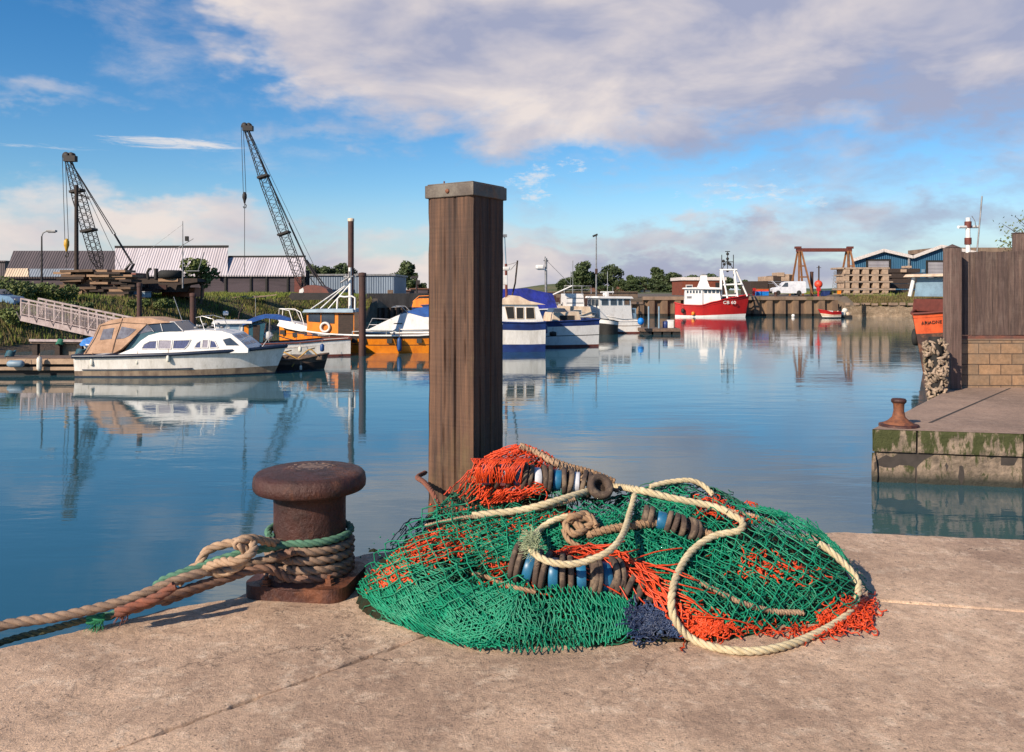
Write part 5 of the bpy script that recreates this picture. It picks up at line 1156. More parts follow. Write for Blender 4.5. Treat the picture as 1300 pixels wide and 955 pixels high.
# ================================================================ far quays and walls
m_conc=M('old_concrete',(.25,.17,.12),.9,c2=(.15,.10,.07),sc=.6,st=(1,1,.5),c3=(.10,.08,.03),sc3=.5,lo3=.56,hi3=.66,bump=.5,bsc=6,bd=.05)
m_pilef=M('sheet_pile_steel',(.20,.125,.075),.85,c2=(.10,.06,.04),sc=.8,st=(1,1,.3),bump=.4,bsc=5,bd=.03); m_dband=M('weed_band',(.03,.022,.015),.9)
def sheet_wall(label,a,b_,z0,z1,pitch=1.9,cap=.5,dep=.55):
    a=Vector(a);b_=Vector(b_); L=(b_-a).length; u=(b_-a)/L; nrm=Vector((u.y,-u.x,0)); o=T('sheet_pile_wall',label,'quay wall',(a.x,a.y,0)); mb=MB(); P=[]
    n=int(L/pitch)
    for i in range(n+1):
        for t,e in((0,0),(.32,0),(.45,1),(.87,1)): P.append(u*((i+t)*pitch)+nrm*(e*dep))
    for z0_,z1_,mi in((z0,z0+.95,1),(z0+.95,z1,0)):
        vs=[(p.x,p.y,z0_) for p in P]+[(p.x,p.y,z1_) for p in P]; k=len(P); mb.add(vs,[(i,i+1,k+i+1,k+i) for i in range(k-1)],mi)
    mb.build('piling',[m_pilef,m_dband],o); mb=MB(); mb.prism([u*0-nrm*.6+Vector((0,0,z1)),u*L-nrm*.6+Vector((0,0,z1)),u*L+nrm*(dep+.12)+Vector((0,0,z1)),nrm*(dep+.12)+Vector((0,0,z1))],(0,0,cap)); mb.build('capping',m_conc,o,bevel=.03); return o
sheet_wall('long brown sheet piling quay wall behind and right of the red fishing vessel',(19,120.4,0),(46.6,120.4,0),-.6,2.35)
sheet_wall('brown sheet piling quay wall behind the moored boats right of the post',(-2.5,113.2,0),(18.7,120.1,0),-.6,1.75,cap=.35)
o=T('parapet_wall','low brown concrete parapet along the quay behind the moored boats','wall',(0,0,0)); mb=MB(); mb.prism([(-2.5,114.3,2.1),(18.4,121.0,2.1),(18.4,121.5,2.1),(-2.5,114.8,2.1)],(0,0,1.35)); mb.build('wall',m_conc,o); mb=MB(); mb.prism([(-2.5,114.1,3.45),(18.4,120.8,3.45),(18.4,121.7,3.45),(-2.5,115.0,3.45)],(0,0,.12)); mb.build('coping',m_conc,o)
o=T('quay_wall','brown concrete quay wall over dark piling left of the timber post','quay wall',(0,0,0)); mb=MB(); mb.prism([(-17.5,99.4,1.6),(-2.7,113.0,1.6),(-2.7,113.8,1.6),(-17.5,100.2,1.6)],(0,0,1.75)); mb.build('wall',m_conc,o)
mb=MB()
for i in range(24):
    t=i/23; p=Vector((-17.4,99.5,0)).lerp(Vector((-2.8,112.9,0)),t); mb.box((p.x,p.y-.2,.5),(.35,.35,2.2),R(43))
mb.build('fender_pile',m_darkw,o,split=True)
o=T('timber_pilings','row of dark upright timbers on the quay edge behind the work boat','pilings',(0,0,0)); 
for i in range(11): 
    px=697+i*6+random.uniform(-1,1); p=W(px,376+random.uniform(-2,3),111); mb=MB(); mb.box((p.x,111,(p.z+1)/2),(.36,.36,p.z-1),R(12)); mb.build('post',m_rustp,o)
o=T('stone_wall','weathered masonry river wall below the grassy bank at right','wall',(0,0,0)); mb=MB(); nx_,nz2_=150,12; vs=[]
for j in range(nz2_+1):
    for i in range(nx_+1):
        t=i/nx_; x=47+t*25; y=117.5-t*7.2; z=-.6+2.15*j/nz2_; e=.25*noise.noise(Vector((x*.8,0,z*1.4)))+.12*noise.noise(Vector((x*3,0,z*3))); 
        if j==nz2_: z+=.3*noise.noise(Vector((x*.7,3,0)))
        vs.append((x,y-.3-e,z))
mb.add(vs,[(j*(nx_+1)+i,j*(nx_+1)+i+1,(j+1)*(nx_+1)+i+1,(j+1)*(nx_+1)+i) for j in range(nz2_) for i in range(nx_)],0,True); mb.build('face',concrete('masonry',(.27,.19,.125),(.13,.09,.055),(.36,.28,.2),.8,.35,9),o)
mb=MB()
for i in range(22):
    t=i/21; mb.box((47.5+t*24,117.2-t*7,1.75+.12*random.random()),(random.uniform(.6,1.2),.7,random.uniform(.2,.4)),R(-16)+random.uniform(-.1,.1))
mb.build('coping_stone',m_conc,o,split=True)
mb=MB(); p=W(1096,400,116); 
for px in (1098,1101): p=W(px,396,115.2); mb.box((p.x,p.y+.9,.9),(.1,.1,1.9))
for k in range(7): p=W(1099.5,396,115.1); mb.box((p.x,p.y+.9,k*.28),(.35,.08,.05))
tag(mb.build('ladder',m_dark),'dark iron ladder on the masonry river wall','ladder')

# small red and white dinghy under the wall
b=rev(Boat('motor_dinghy','small red and white open dinghy with outboard below the quay wall at right','boat',1064,402.5,d=112,rz=180+14))
b.hull([(1064,396),(1052,396.5),(1040,393.5),(1036,392.5)],1.7,[m_dark,m_white,m_cream_p,m_red,m_red],[0,.1,.5,.98,1.0],tw=.85,rake=6,keel=.2,deck=m_red,drop=.15,railm=m_red)
b.box('thwart',(1050,396.5),(1053,394.5),-.6,.6,m_white); b.box('outboard_motor',(1065,400),(1068,392),-.15,.15,m_dark,bevel=.05)
o=T('buoy_heap','heap of pale round buoys beside the red and white dinghy','buoys',tuple(W(1070,401.5,113))); mb=MB()
for i,(x,z,r) in enumerate(((0,.3,.42),(.7,.25,.36),(.35,.75,.38),(-.4,.5,.3))): mb=MB(); mb.sphere((x,.1*i,z),r,12); mb.build('buoy',[m_fendw,m_cream_p][i%2],o)
mb=MB(); mb.box((.2,.1,-.05),(1.8,1.2,.35)); mb.build('raft',m_dark,o)
o=T('marker_buoy','tiny white mooring buoy floating before the sheet piling','buoy',tuple(W(1007,401.5,116))); mb=MB(); mb.sphere((0,0,.05),.26,10); mb.build('float',m_white,o); mb=MB(); mb.tube([(0,0,.3),(0,0,.42)],.04,6); mb.build('eye',m_dark,o)

# ================================================================ buildings
def wall_tex(name,c,c2,pitch=.35,axis=0):
    m,nt,bb=newmat(name); v=mapping(nt); sx=nt.nodes.new('ShaderNodeSeparateXYZ'); nt.links.new(v,sx.inputs[0]); w=nt.nodes.new('ShaderNodeMath'); w.operation='MULTIPLY'; nt.links.new(sx.outputs[axis],w.inputs[0]); w.inputs[1].default_value=6.283/pitch
    s_=nt.nodes.new('ShaderNodeMath'); s_.operation='SINE'; nt.links.new(w.outputs[0],s_.inputs[0]); n=noise_n(nt,mapping(nt,(1,.15,.15)),.7,6,.7); n2=noise_n(nt,v,.25,4,.6)
    pn=N(nt,'ShaderNodeTexWhiteNoise'); fl=nt.nodes.new('ShaderNodeMath'); fl.operation='SNAP'; nt.links.new(sx.outputs[axis],fl.inputs[0]); fl.inputs[1].default_value=1.05; pn.noise_dimensions='1D'; nt.links.new(fl.outputs[0],pn.inputs['W'])
    col=mixc(nt,ramp(nt,n,[(.4,0.),(.7,1.)]),c,c2); col=mixc(nt,.25,col,ramp(nt,pn.outputs[0],[(0,.6),(1,1.1)]),'MULTIPLY'); col=mixc(nt,ramp(nt,n2,[(.5,0.),(.7,.5)]),col,c2)
    nt.links.new(col,bb.inputs['Base Color']); bb.inputs['Roughness'].default_value=.6; bumpn(nt,s_.outputs[0],.8,.05,bb); return m
m_rdark=wall_tex('dark_corrugated_roof',(.085,.065,.07),(.05,.04,.045)); m_rwhite=wall_tex('pale_corrugated_roof',(.52,.47,.50),(.38,.33,.35)); m_rcream=wall_tex('cream_rooflight',(.60,.46,.33),(.45,.33,.24)); m_rbluish=wall_tex('grey_rooflight',(.20,.23,.28),(.15,.17,.2)); m_bluesh=wall_tex('grey_blue_cladding',(.14,.18,.24),(.20,.25,.32)); m_bluew=wall_tex('blue_cladding',(.015,.085,.17),(.02,.11,.20))
m_woodwall=M('purple_brown_boarding',(.075,.055,.065),.9,c2=(.04,.03,.035),sc=.6,st=(.3,1,3)); m_brick=M('red_brick',(.20,.045,.02),.9,c2=(.12,.03,.015),sc=1.5); m_wroof=M('white_fascia',(.72,.64,.60),.6)
# long shed
o=T('long_shed','long riverside shed with dark and pale corrugated roofs above boarded walls','shed',(0,0,0))
d0,d1=112,115
def roofpl(name,pxa,pxb,pya,pyb,mat,xs=0):
    A=W(pxa,pya,d0); B=W(pxb,pya,d0); C=W(pxb,pyb,d1); D=W(pxa+xs,pyb,d1); mb=MB(); mb.prism([A,B,C,D],(0,.05,-.18)); return mb.build(name,mat,o)
roofpl('dark_roof',5,146,352,318.5,m_rdark,12); roofpl('pale_roof',146,289,349.5,313.5,m_rwhite); roofpl('low_pale_roof',289,388,349.5,326,m_rwhite)
def on_roof(name,pxa,pxb,pa,pb,mat):
    z=lambda py:(352-py)/(352-318.5); f=lambda px,py: W(px,py,d0+(d1-d0)*z(py)*.93)+Vector((0,-.12,.02)); mb=MB(); mb.prism([f(pxa,pa),f(pxb,pa),f(pxb-1,pb),f(pxa+(3 if pxa<10 else 0),pb)],(0,.05,-.05)); mb.build(name,mat,o)
on_roof('rooflight',6,37,351.5,341,m_rcream); on_roof('rooflight',38,100,351.5,341.5,m_rbluish)
mb=MB(); A=W(8,352,112.4); B=W(386,350,112.4); mb.bx(A.x,B.x,112.4,112.7,2.5,B.z+.05); mb.build('boarded_wall',m_woodwall,o)
for i,px in enumerate((230,255,286,318,338,365)): mb=MB(); p=W(px,350,112.2); mb.bx(p.x-.12,p.x+.12,112.2,112.39,2.6,p.z-.1); mb.build('wall_post',m_dark,o)
mb=MB(); p=W(378,350,112.2); mb.bx(p.x-.45,p.x+.5,112.15,112.38,2.6,p.z-.1); mb.build('red_end_panel',m_redbot,o)
A=W(289,313.5,d1); mb=MB(); mb.add([(A.x,d1,A.z-.2),(A.x,d0,CH+20.5/F*d0),(A.x,d0,5.0),(A.x,d1,5.0)],[(0,1,2,3)]); mb.build('gable_end',m_rdark,o)
mb=MB(); mb.beam(W(146,313.6,d1-.05),W(290,313,d1-.05),.25,.3); mb.build('ridge_capping',m_dark,o); mb=MB(); mb.beam(W(290,326,d1-.05),W(388,325.6,d1-.05),.2,.25); mb.build('ridge_capping',m_dark,o)
mb=MB(); bx_=[W(5,352,d0).x,W(388,352,d0).x]; mb.bx(bx_[0]+.5,bx_[1]-.3,115.1,115.4,2.5,6.5); mb.build('rear_wall',m_rdark,o)
def block(name,label,cat,px0,px1,py0,d,dep,mat,roofm=None,zb=2.6,over=.25,rh=.25):
    A=W(px0,py0,d); B=W(px1,py0,d); o=T(name,label,cat,(A.x,d,zb)); mb=MB(); mb.bx(0,B.x-A.x,0,dep,0,A.z-zb-rh); mb.build('wall',mat,o); mb=MB(); mb.bx(-over,B.x-A.x+over,-over,dep+over,A.z-zb-rh+.003,A.z-zb); mb.build('roof',roofm or mat,o); return o,B.x-A.x,A.z-zb
o,w,h=block('clad_shed','low grey blue clad shed behind the orange lifeboat mast','shed',385,500,348,121,14,m_bluesh,m_grey)
mb=MB(); mb.bx(-.9,-.02,-.1,.3,0,h-.3); mb.build('end_panel',m_white,o); mb=MB(); mb.bx(w*.93,w*.99,-.06,0,0,1.2); mb.build('door',m_brownw,o)
o,w,h=block('end_building','dark gabled building cut by the left edge behind the long shed','building',-60,6,331,140,12,m_rdark,m_rdark)
o,w,h=block('brick_building','red brick flat roofed building with white fascia behind the red fishing vessel','building',866,920,352,142,9,m_brick,m_wroof,rh=.55)
mb=MB(); mb.bx(.6,1.8,-.05,0,h-3.0,h-1.3); f=mb.build('window',m_wroof,o); mb=MB(); mb.bx(.75,1.65,-.08,-.052,h-2.85,h-1.45); mb.build('pane',m_glass,f)
mb=MB(); mb.bx(w*.78,w*.98,-.05,0,0,h-.9); mb.build('door',m_dark,o)
# blue warehouse with two gables
o=T('warehouse','large blue clad warehouse with two shallow white edged gables at right','warehouse',(0,0,0)); dw=150
def gable(pts,mat):
    P=[W(a,c,dw) for a,c in pts]; return P
g1=[(1081,376),(1081,332),(1120,319.5),(1157,328),(1157,376)]; g2=[(1157,376),(1157,328),(1193,314.5),(1237,322.5),(1237,376)]
for g in (g1,g2):
    P=gable(g,0); mb=MB(); mb.prism(P,(24,40,0)); mb.build('wall',m_bluew,o)
    mb=MB(); 
    for (a,c) in ((1,2),(2,3)): 
        A,B=P[a]+Vector((0,-.5,.05)),P[c]+Vector((0,-.5,.05)); mb.prism([A,B,B+Vector((24,41,0)),A+Vector((24,41,0))],(0,0,.3))
    mb.build('roof',M('brown_roof_sheet',(.20,.12,.09),.8,c2=(.14,.09,.07),sc=.4),o)
    for (a,c) in ((1,2),(2,3)): mb=MB(); mb.beam(P[a]+Vector((0,-.62,.2)),P[c]+Vector((0,-.62,.2)),.2,.55); mb.build('verge_board',m_wroof,o)
def wpanel(name,px0,px1,py0,py1,mat,e=.12,fr=None):
    A=W(px0,py1,dw); B=W(px1,py0,dw); mb=MB(); mb.bx(A.x,B.x,dw-e,dw-.003,max(A.z,2.6),B.z)
    if fr: 
        f=MB(); f.bx(A.x-.4,A.x-.01,dw-e,dw-.003,max(A.z,2.6),B.z+.35); f.bx(B.x+.01,B.x+.4,dw-e,dw-.003,max(A.z,2.6),B.z+.35); f.bx(A.x-.01,B.x+.01,dw-e,dw-.003,B.z+.003,B.z+.35); fo=f.build('door_frame',fr,o); return mb.build(name,mat,fo)
    return mb.build(name,mat,o)
m_shut=wall_tex('shutter_grey',(.36,.34,.36),(.26,.24,.27),.25,2)
wpanel('shutter_door',1102,1128,331.5,376,m_shut,fr=m_dark); wpanel('shutter_door',1178,1206,333,376,m_shut,fr=m_dark); wpanel('window',1170,1174,342,346,m_palebl)
mb=MB(); mb.tube([W(1154,327,dw-.3),W(1154,376,dw-.3)],.22,8); mb.build('drainpipe',m_grey,o)
o,w,h=block('long_store','long low store with brown eaves extending right behind the fence','building',1190,1400,314.5,172,12,m_darkw,m_conc,rh=.9)
# houses on the hill
m_hwall=M('cream_render',(.62,.54,.46),.8); m_hroof=M('tiled_roof',(.16,.07,.045),.85)
for i,(px,py,d,lb) in enumerate(((763,372,330,'small white house among trees at the left of the hill'),(772,371,345,'second small pale house with brown roof behind the tall lamp post'),(812,368,360,'small white cottage between the dark trees on the hill'),(860,366.5,380,'white house at the right end of the far tree line'),(788,370.5,338,'low pale house with brown roof between two dark trees'))):
    p=W(px,py,d); o=T('house',lb,'house',(p.x,p.y,p.z-2.6),.3*i,'far houses'); mb=MB(); mb.bx(-4,4,-2.5,2.5,0,2.8); mb.build('wall',m_hwall,o); mb=MB(); mb.prism([(-4.3,-2.9,2.8),(-4.3,2.9,2.8),(-4.3,0,5)],(8.6,0,0)); mb.build('roof',m_hroof,o)
    mb=MB(); mb.bx(2,2.7,-.3,.4,4,5.9); mb.build('chimney',m_hroof,o); mb=MB(); mb.bx(-2.6,-1.4,-2.56,-2.5,1,2.1); mb.build('window',m_glass,o)
for i,(px0,px1,py,d,m_,lb) in enumerate(((502,520,368,160,m_hroof,'low dark roofed house left of the timber post on the far quay'),(521,543,366,175,m_hroof,'red roofed terrace just left of the timber post on the far quay'))):
    o,w,h=block('far_building',lb,'building',px0,px1,py,d,8,m_woodwall,m_); mb=MB(); mb.bx(w*.3,w*.36,2,2.6,h,h+1.3); mb.build('chimney',m_brick,o)

# ================================================================ trees
def leafmat(name,c,c2):
    m,nt,b=newmat(name); v=mapping(nt); n=noise_n(nt,v,.6,4,.7); n2=noise_n(nt,v,4,3,.7); g=N(nt,'ShaderNodeObjectInfo'); 
    col=mixc(nt,ramp(nt,n,[(.35,0.),(.65,1.)]),c,c2); col=mixc(nt,.5,col,ramp(nt,n2,[(.3,.5),(.7,1.3)]),'MULTIPLY'); col=mixc(nt,.5,col,ramp(nt,g.outputs['Random'],[(0,.6),(1,1.2)]),'MULTIPLY'); nt.links.new(col,b.inputs['Base Color']); b.inputs['Roughness'].default_value=.7; return m
m_leaf=leafmat('tree_leaves',(.035,.06,.015),(.055,.075,.02)); m_leaf2=leafmat('shrub_leaves',(.08,.12,.025),(.13,.15,.035)); m_bark=M('bark',(.09,.06,.04),.9)
def crown(mb,blobs,n,leaf,seed,fill=.55):
    rnd=random.Random(seed); tot=sum(b_[3]**2 for b_ in blobs)
    for (x,y,z,r,sq) in blobs:
        for _ in range(int(n*r*r/tot)):
            v=Vector((rnd.gauss(0,1),rnd.gauss(0,1),rnd.gauss(0,1))).normalized(); rr=r*(fill+(1-fill)*rnd.random()**.5)*(1+.22*noise.noise(v*2.3+Vector((seed,x,z)))); p=Vector((x,y,z))+Vector((v.x*rr,v.y*rr,v.z*rr*sq))
            a=Vector((rnd.gauss(0,1),rnd.gauss(0,1),rnd.gauss(0,.7))).normalized(); c=a.orthogonal().normalized(); s_=leaf*rnd.uniform(.6,1.3); c2=a.cross(c)
            mb.add([p-c*s_,p+c2*s_*.6,p+c*s_,p-c2*s_*.6],[(0,1,2,3)])
def tree(label,loc,h,w,seed,leaf=.35,n=1500,mat=None,group=None,name='broadleaf_tree',cat='tree'):
    rnd=random.Random(seed); o=T(name,label,cat,loc,0,group); mb=MB(); th=h*.35
    mb.tube([(0,0,-.5),(.03*h,0,th),(0,.02*h,h*.7)],[h*.035,h*.025,h*.008],8)
    bl=[]
    for k in range(13):
        a=k*2.4+seed; r_=w*.20*(.5+.8*rnd.random()); x=math.cos(a)*w*.36*rnd.random()**.4; y=math.sin(a)*w*.33; z=h*(.32+.56*rnd.random()); bl.append((x,y,z,r_,.8)); mb.tube([(0,0,th*.9),(x*.5,y*.5,(th+z)/2),(x,y,z)],[h*.014,h*.009,h*.004],5)
    bl.append((0,0,h*.8,w*.24,.85)); mb.build('trunk',m_bark,o); mb=MB(); crown(mb,bl,n,leaf,seed); mb.build('crown',mat or m_leaf,o); return o
P3=[tree('tall dark tree rising at the left of the far tree line',tuple(W(738,371,330)),12.5,10,1,.55,1800,group='trees on the far hill'),tree('rounded dark tree right of the tallest tree on the far hill',tuple(W(774,370.5,345)),11,11,5,.55,1800,group='trees on the far hill'),tree('narrow pointed tree in the middle of the far tree line',tuple(W(833,370,350)),11,7,9,.55,1600,group='trees on the far hill')]
nm=['small bushy tree below the green hill crest left of the tall tree','low tree between the hill slope and the tallest far tree','second tree of the dark clump beside the tall lamp post','bushy tree behind the white cottage on the hill','broad low tree right of the tall lamp post','wide dark tree left of the pointed one','tree just right of the pointed tree','broad rounded tree in the middle right of the far tree line','dark tree left of the brick building','low tree showing above the white fascia of the brick building','small rounded tree seen above the red vessel wheelhouse','low tree seen between the gantry legs of the red vessel','small bush above the quay right of the red vessel','rounded tree behind the right edge of the far tree line','dense bush at the foot of the hill beside the motor boats','low dark hedge tree below the middle of the far tree line','bushy shrub under the small white fishing boat aerial','dark shrub below the pointed far tree','small scrub tree near the brick building corner']
pos=[(712,372,.55,1.1,0),(724,372,.75,1.2,1),(750,371,.95,1.1,1),(800,371,.72,1.1,0),(790,371.5,.6,1.3,1),(818,371,.72,1.4,1),(848,370.5,.85,1.2,1),(858,370.5,.8,1.4,0),(876,370.5,.75,1.4,1),(905,370,.75,1.0,0),(892,370,.72,1.3,1),(925,370,.66,1.1,1),(945,370,.5,1.2,0),(868,371,.7,1.6,1),(735,373,.4,1.7,1),(840,374,.4,2.2,0),(772,374,.4,2.2,1),(805,374,.42,2.2,0),(852,374,.40,2.3,1)]
for (px,py,s_,wx,k),lb in zip(pos,nm):
    p=W(px,py,300 if py>=373 else 335); dup(P3[k],(p.x,p.y,p.z-.5),lb,rz=px*.37,sc=(s_*wx*.9,s_*wx*.9,s_*.84))
for px,py,s_,k,lb in ((397,366,.62,1,'dark tree behind the end of the pale shed roof'),(418,364,.5,0,'small tree right of the pale shed roof beyond the blue shed'),(434,365,.62,1,'low round tree showing over the grey blue shed'),(507,367,.5,1,'small tree at the right end of the grey blue shed'),(519,366,.62,0,'dark round tree between the shed and the timber post'),(536,368,.3,2,'thin pointed tree touching the left edge of the timber post')):
    p=W(px,py,190); dup(P3[k],(p.x,p.y,p.z-1.5),lb,rz=px,sc=(s_,s_,s_))
tree('leafy sapling in front of the pale roofed shed','x' and tuple(W(255,379,73)),3.6,3.2,21,.16,1500,m_leaf2,name='sapling')
for i,(px,py,d,w,h,lb) in enumerate(((12,374,58,4,1.7,'round bush at the left edge above the parked car'),(30,378,60,3.5,1.5,'low green bush left of the street lamp'),(62,376,60,3.5,1.5,'dark bush between the street lamp and the timber stack'),(100,390,57,3,.8,'bush at the top of the gangway'),(140,388,62,5,.8,'low bush below the timber stack'),(20,405,52,5,1.3,'rough bush on the slope under the parked car'),(200,388,66,4,1.0,'low weedy clump below the rusty scrap'))):
    p=W(px,py,d); o=T('bush',lb,'bush',(p.x,p.y,p.z-.3),0,'bushes on the left bank'); mb=MB(); mb.tube([(0,0,-.2),(0,0,h*.5)],.05,5); mb.build('stem',m_bark,o); mb=MB(); rnd=random.Random(i); crown(mb,[(rnd.uniform(-w/3,w/3),rnd.uniform(-.8,.8),h*rnd.uniform(.25,.6),h*.42,.8) for _ in range(6)],1600,.10,i+3); mb.build('foliage',m_leaf2,o)
# ================================================================ cranes
m_crane=M('crane_dark_steel',(.026,.018,.017),.7,c2=(.012,.01,.01),sc=2); m_cab=M('crane_faded_red',(.22,.06,.04),.7,c2=(.13,.045,.035),sc=.8); m_wire=M('wire',(.03,.027,.028),.6)
def crane(label,base,tip,d,wid,bays,hook,hooklow,hooky,mat_h,aframe,cab=None):
    a=W(*base,d); t=W(*tip,d-1.5); o=T('crane',label,'crane',(a.x,a.y,3.1)); org=Vector((a.x,a.y,3.1)); L=(t-a).length; u=(t-a).normalized(); v=Vector((0,1,0)); v=(v-u*v.dot(u)).normalized(); w=u.cross(v)
    def sec(f): return wid*(.25+.75*min(1,f/.12)*min(1,(1-f)/.35*.8+.2))/2
    mb=MB()
    def cn(f,i,j): return a+u*L*f+v*(i*sec(f))+w*(j*sec(f))-org
    C4=((-1,-1),(1,-1),(1,1),(-1,1))
    for i,j in C4:
        mb.tube([cn(k/bays,i,j) for k in range(bays+1)],.042,5)
    for k in range(bays):
        f0,f1=k/bays,(k+1)/bays
        for q in range(4):
            (i0,j0),(i1,j1)=C4[q],C4[(q+1)%4]
            if k%2: i0,j0,i1,j1=i1,j1,i0,j0
            mb.tube([cn(f0,i0,j0),cn(f1,i1,j1)],.024,4)
    mb.build('boom',m_crane,o)
    for f in (.36,.70): mb=MB(); mb.box(cn(f,0,0),(sec(f)*2.7,sec(f)*2.7,.2),0,ry=math.atan2(u.x,u.z)); mb.build('splice_joint',m_crane,o)
    mb=MB(); h=t-org; mb.lathe([(.02,-.2),(.32,-.2),(.26,0),(.32,.2),(.02,.2)],16,h,ax='Y'); mb.lathe([(.02,-.2),(.24,-.2),(.24,.2),(.02,.2)],14,h+Vector((.42,0,.05)),ax='Y'); mb.box(h+Vector((.3,0,-.25)),(1.0,.5,.5)); mb.build('head_sheave',m_crane,o)
    hp=W(hook[0],hook[1],d-1.5)-org; lw=W(hook[0],hooklow,d-1.5)-org
    mb=MB(); mb.tube([h+Vector((-.35,-.1,0)),hp+Vector((-.08,-.1,0))],.028,4); mb.tube([h+Vector((-.2,.1,0)),hp+Vector((.12,.1,0))],.028,4); mb.tube([hp,lw],.03,4); mb.build('hoist_line',m_wire,o)
    mb=MB(); mb.lathe([(0,-.7),(.09,-.6),(.14,-.35),(.22,-.1),(.21,.25),(.09,.45),(0,.5)],14,hp); hk=mb.build('hook_block',mat_h,o)
    mb=MB(); mb.tube([hp+Vector((0,0,-.65)),hp+Vector((.16,0,-.85)),hp+Vector((.12,0,-1.1)),hp+Vector((-.08,0,-1.1)),hp+Vector((-.12,0,-.95))],.05,6); mb.build('hook',m_crane,hk)
    af=W(*aframe[0],d)-org; ab=W(*aframe[1],d)-org; mb=MB()
    for y in (-.6,.6): mb.tube([af+Vector((0,y*.6,0)),ab+Vector((0,y,0))],.10,6); mb.tube([af+Vector((0,y*.6,0)),af*.1+Vector((aframe[2],y,.4))],.07,6)
    mb.build('mast_frame',m_crane,o)
    mb=MB(); mid=h.lerp(af,.72); mb.tube([h,mid+Vector((0,-.25,0))],.04,4); mb.tube([h,mid+Vector((0,.25,0))],.04,4); mb.tube([mid,af],.09,5); mb.tube([cn(.66,0,0),h.lerp(af,.38)],.03,4); mb.tube([h+Vector((.2,0,0)),Vector(ab)+Vector((0,0,.6))],.022,4); mb.build('pendant_line',m_wire,o)
    return o,org
# crane with the yellow hook
o,org=crane('lattice boom crawler crane with a yellow hook block behind the timber stack','x' and (128,345),(85,198),73,.80,34,(84.5,310),340,310,M('yellow_paint',(.62,.34,.03),.5,c2=(.45,.25,.02)),((168,335),(155,352),1.2))
mb=MB(); mb.box((2.0,0,1.1),(3.4,2.6,2.0)); mb.box((.6,-.6,1.2),(1.4,1.3,1.9)); mb.build('machine_house',m_cab,o,bevel=.06)
for y in (-1.3,1.3): mb=MB(); mb.prism([(-1.4,y-.3,-.3),(3.8,y-.3,-.3),(4.1,y-.3,.05),(3.8,y-.3,.4),(-1.4,y-.3,.4),(-1.7,y-.3,.05)],(0,.6,0)); mb.build('crawler_track',m_crane,o,bevel=.05)
o,org=crane('taller lattice boom crane with a faded red cab and white cab window','x' and (388,372),(311,160),84,.86,40,(310.5,250),350,250,m_crane,((388,330),(402,352),2.0))
def LP(px,py,y=0): return W(px,py,84)-org+Vector((0,y,0))
A=LP(386,366)
mb=MB(); prof=[(383,377),(383,371),(388,365),(394,362.5),(400,362),(412,364),(418,367),(421,372),(421,378)]
P=[LP(*q,-1.3) for q in prof]; mb.prism(P,(0,2.6,0)); hs_=mb.build('machine_house',m_cab,o,bevel=.12)
mb=MB(); mb.prism([LP(383.5,374,-1.33),LP(384.5,368,-1.33),(LP(389,365.5,-1.33)),LP(390,370,-1.33),LP(387,374,-1.33)],(0,.02,0)); mb.build('cab_window',m_white,hs_)
for y in (-1.4,1.4): mb=MB(); z=.35; mb.prism([(-1.0,y-.3,-.35),(2.9,y-.3,-.35),(3.2,y-.3,0),(2.9,y-.3,z),(-1.0,y-.3,z),(-1.3,y-.3,0)],(0,.6,0)); mb.build('crawler_track',m_crane,o,bevel=.05)
mb=MB(); mb.tube([LP(383,355),LP(402,377,-.4)],.09,6); mb.tube([LP(388,345),LP(407,372,.2)],.04,5); mb.build('boom_hoist_line',m_crane,o)

# ================================================================ poles and lamps
def pole(name,label,cat,px,ytop,ybase,d,r0,r1,mat,extra=None,group=None,lean=0):
    b0=W(px,ybase,d); h=(ybase-ytop)/F*d; o=T(name,label,cat,b0,0,group); mb=MB(); mb.tube([(0,0,-.4),(lean*.5,0,h*.5),(lean,0,h)],[r0,(r0+r1)/2,r1],8); mb.build('column',mat,o)
    if extra: extra(o,h,lean)
    return o
def lampx(o,h,l):
    mb=MB(); mb.tube([(l,0,h),(l+.1,0,h+.25),(l+.4,0,h+.4)],.05,6); mb.build('arm',m_grey,o); mb=MB(); mb.box((l+.75,0,h+.38),(.7,.3,.16)); mb.box((l+.75,0,h+.28),(.5,.22,.06)); mb.build('lamp_head',m_grey,o,bevel=.04)
pole('street_lamp','grey street lamp with short arm left of the timber stack','street lamp',53,300,386,62,.10,.05,m_crane,lampx)
def flood(o,h,l):
    for s_ in(-1,1): mb=MB(); mb.box((l+s_*.32,0,h),(.42,.3,.26),0,ry=.3*s_); mb.build('floodlight',m_dark,o,bevel=.02)
def flood1(o,h,l): 
    mb=MB(); mb.box((l-.15,0,h),(.7,.35,.25),0,ry=-.4); mb.build('floodlight',m_dark,o,bevel=.02); mb=MB(); mb.box((l,-.1,h*.47),(.35,.3,.7)); mb.build('control_box',m_rustp,o,bevel=.04)
pole('lamp_post','tall thin lamp post with single floodlight behind the white fishing boat','lamp post',757,299,385,112,.13,.07,m_grey,flood1)
pole('derrick_pole','dark upright timber pole standing against the left crane boom','pole',97,235,350,70,.19,.15,m_darkw,lambda o,h,l:(lambda mb:(mb.tube([(-.1,0,h-.5),(1.1,0,h-1.2)],.06,5),mb.build('spar',m_crane,o)))(MB()))
def ant(o,h,l):
    mb=MB(); mb.tube([(-.6,0,h*.55),(.9,0,h*.72)],.03,4); mb.tube([(.3,0,h*.2),(1.4,0,h*.2)],.04,4); mb.tube([(0,0,h*.95),(-5.2,0,h*.2)],.012,3); mb.tube([(1.3,0,h*.2),(1.8,0,h*.5)],.04,4); mb.build('rigging',m_grey,o)
    mb=MB(); mb.box((.35,0,h*.72),(.25,.25,.4)); mb.build('signal_light',m_dark,o)
pole('flag_mast','thin pale mast with side spars in front of the long pale roof','mast',232,281,360,70,.07,.03,m_grey,ant)
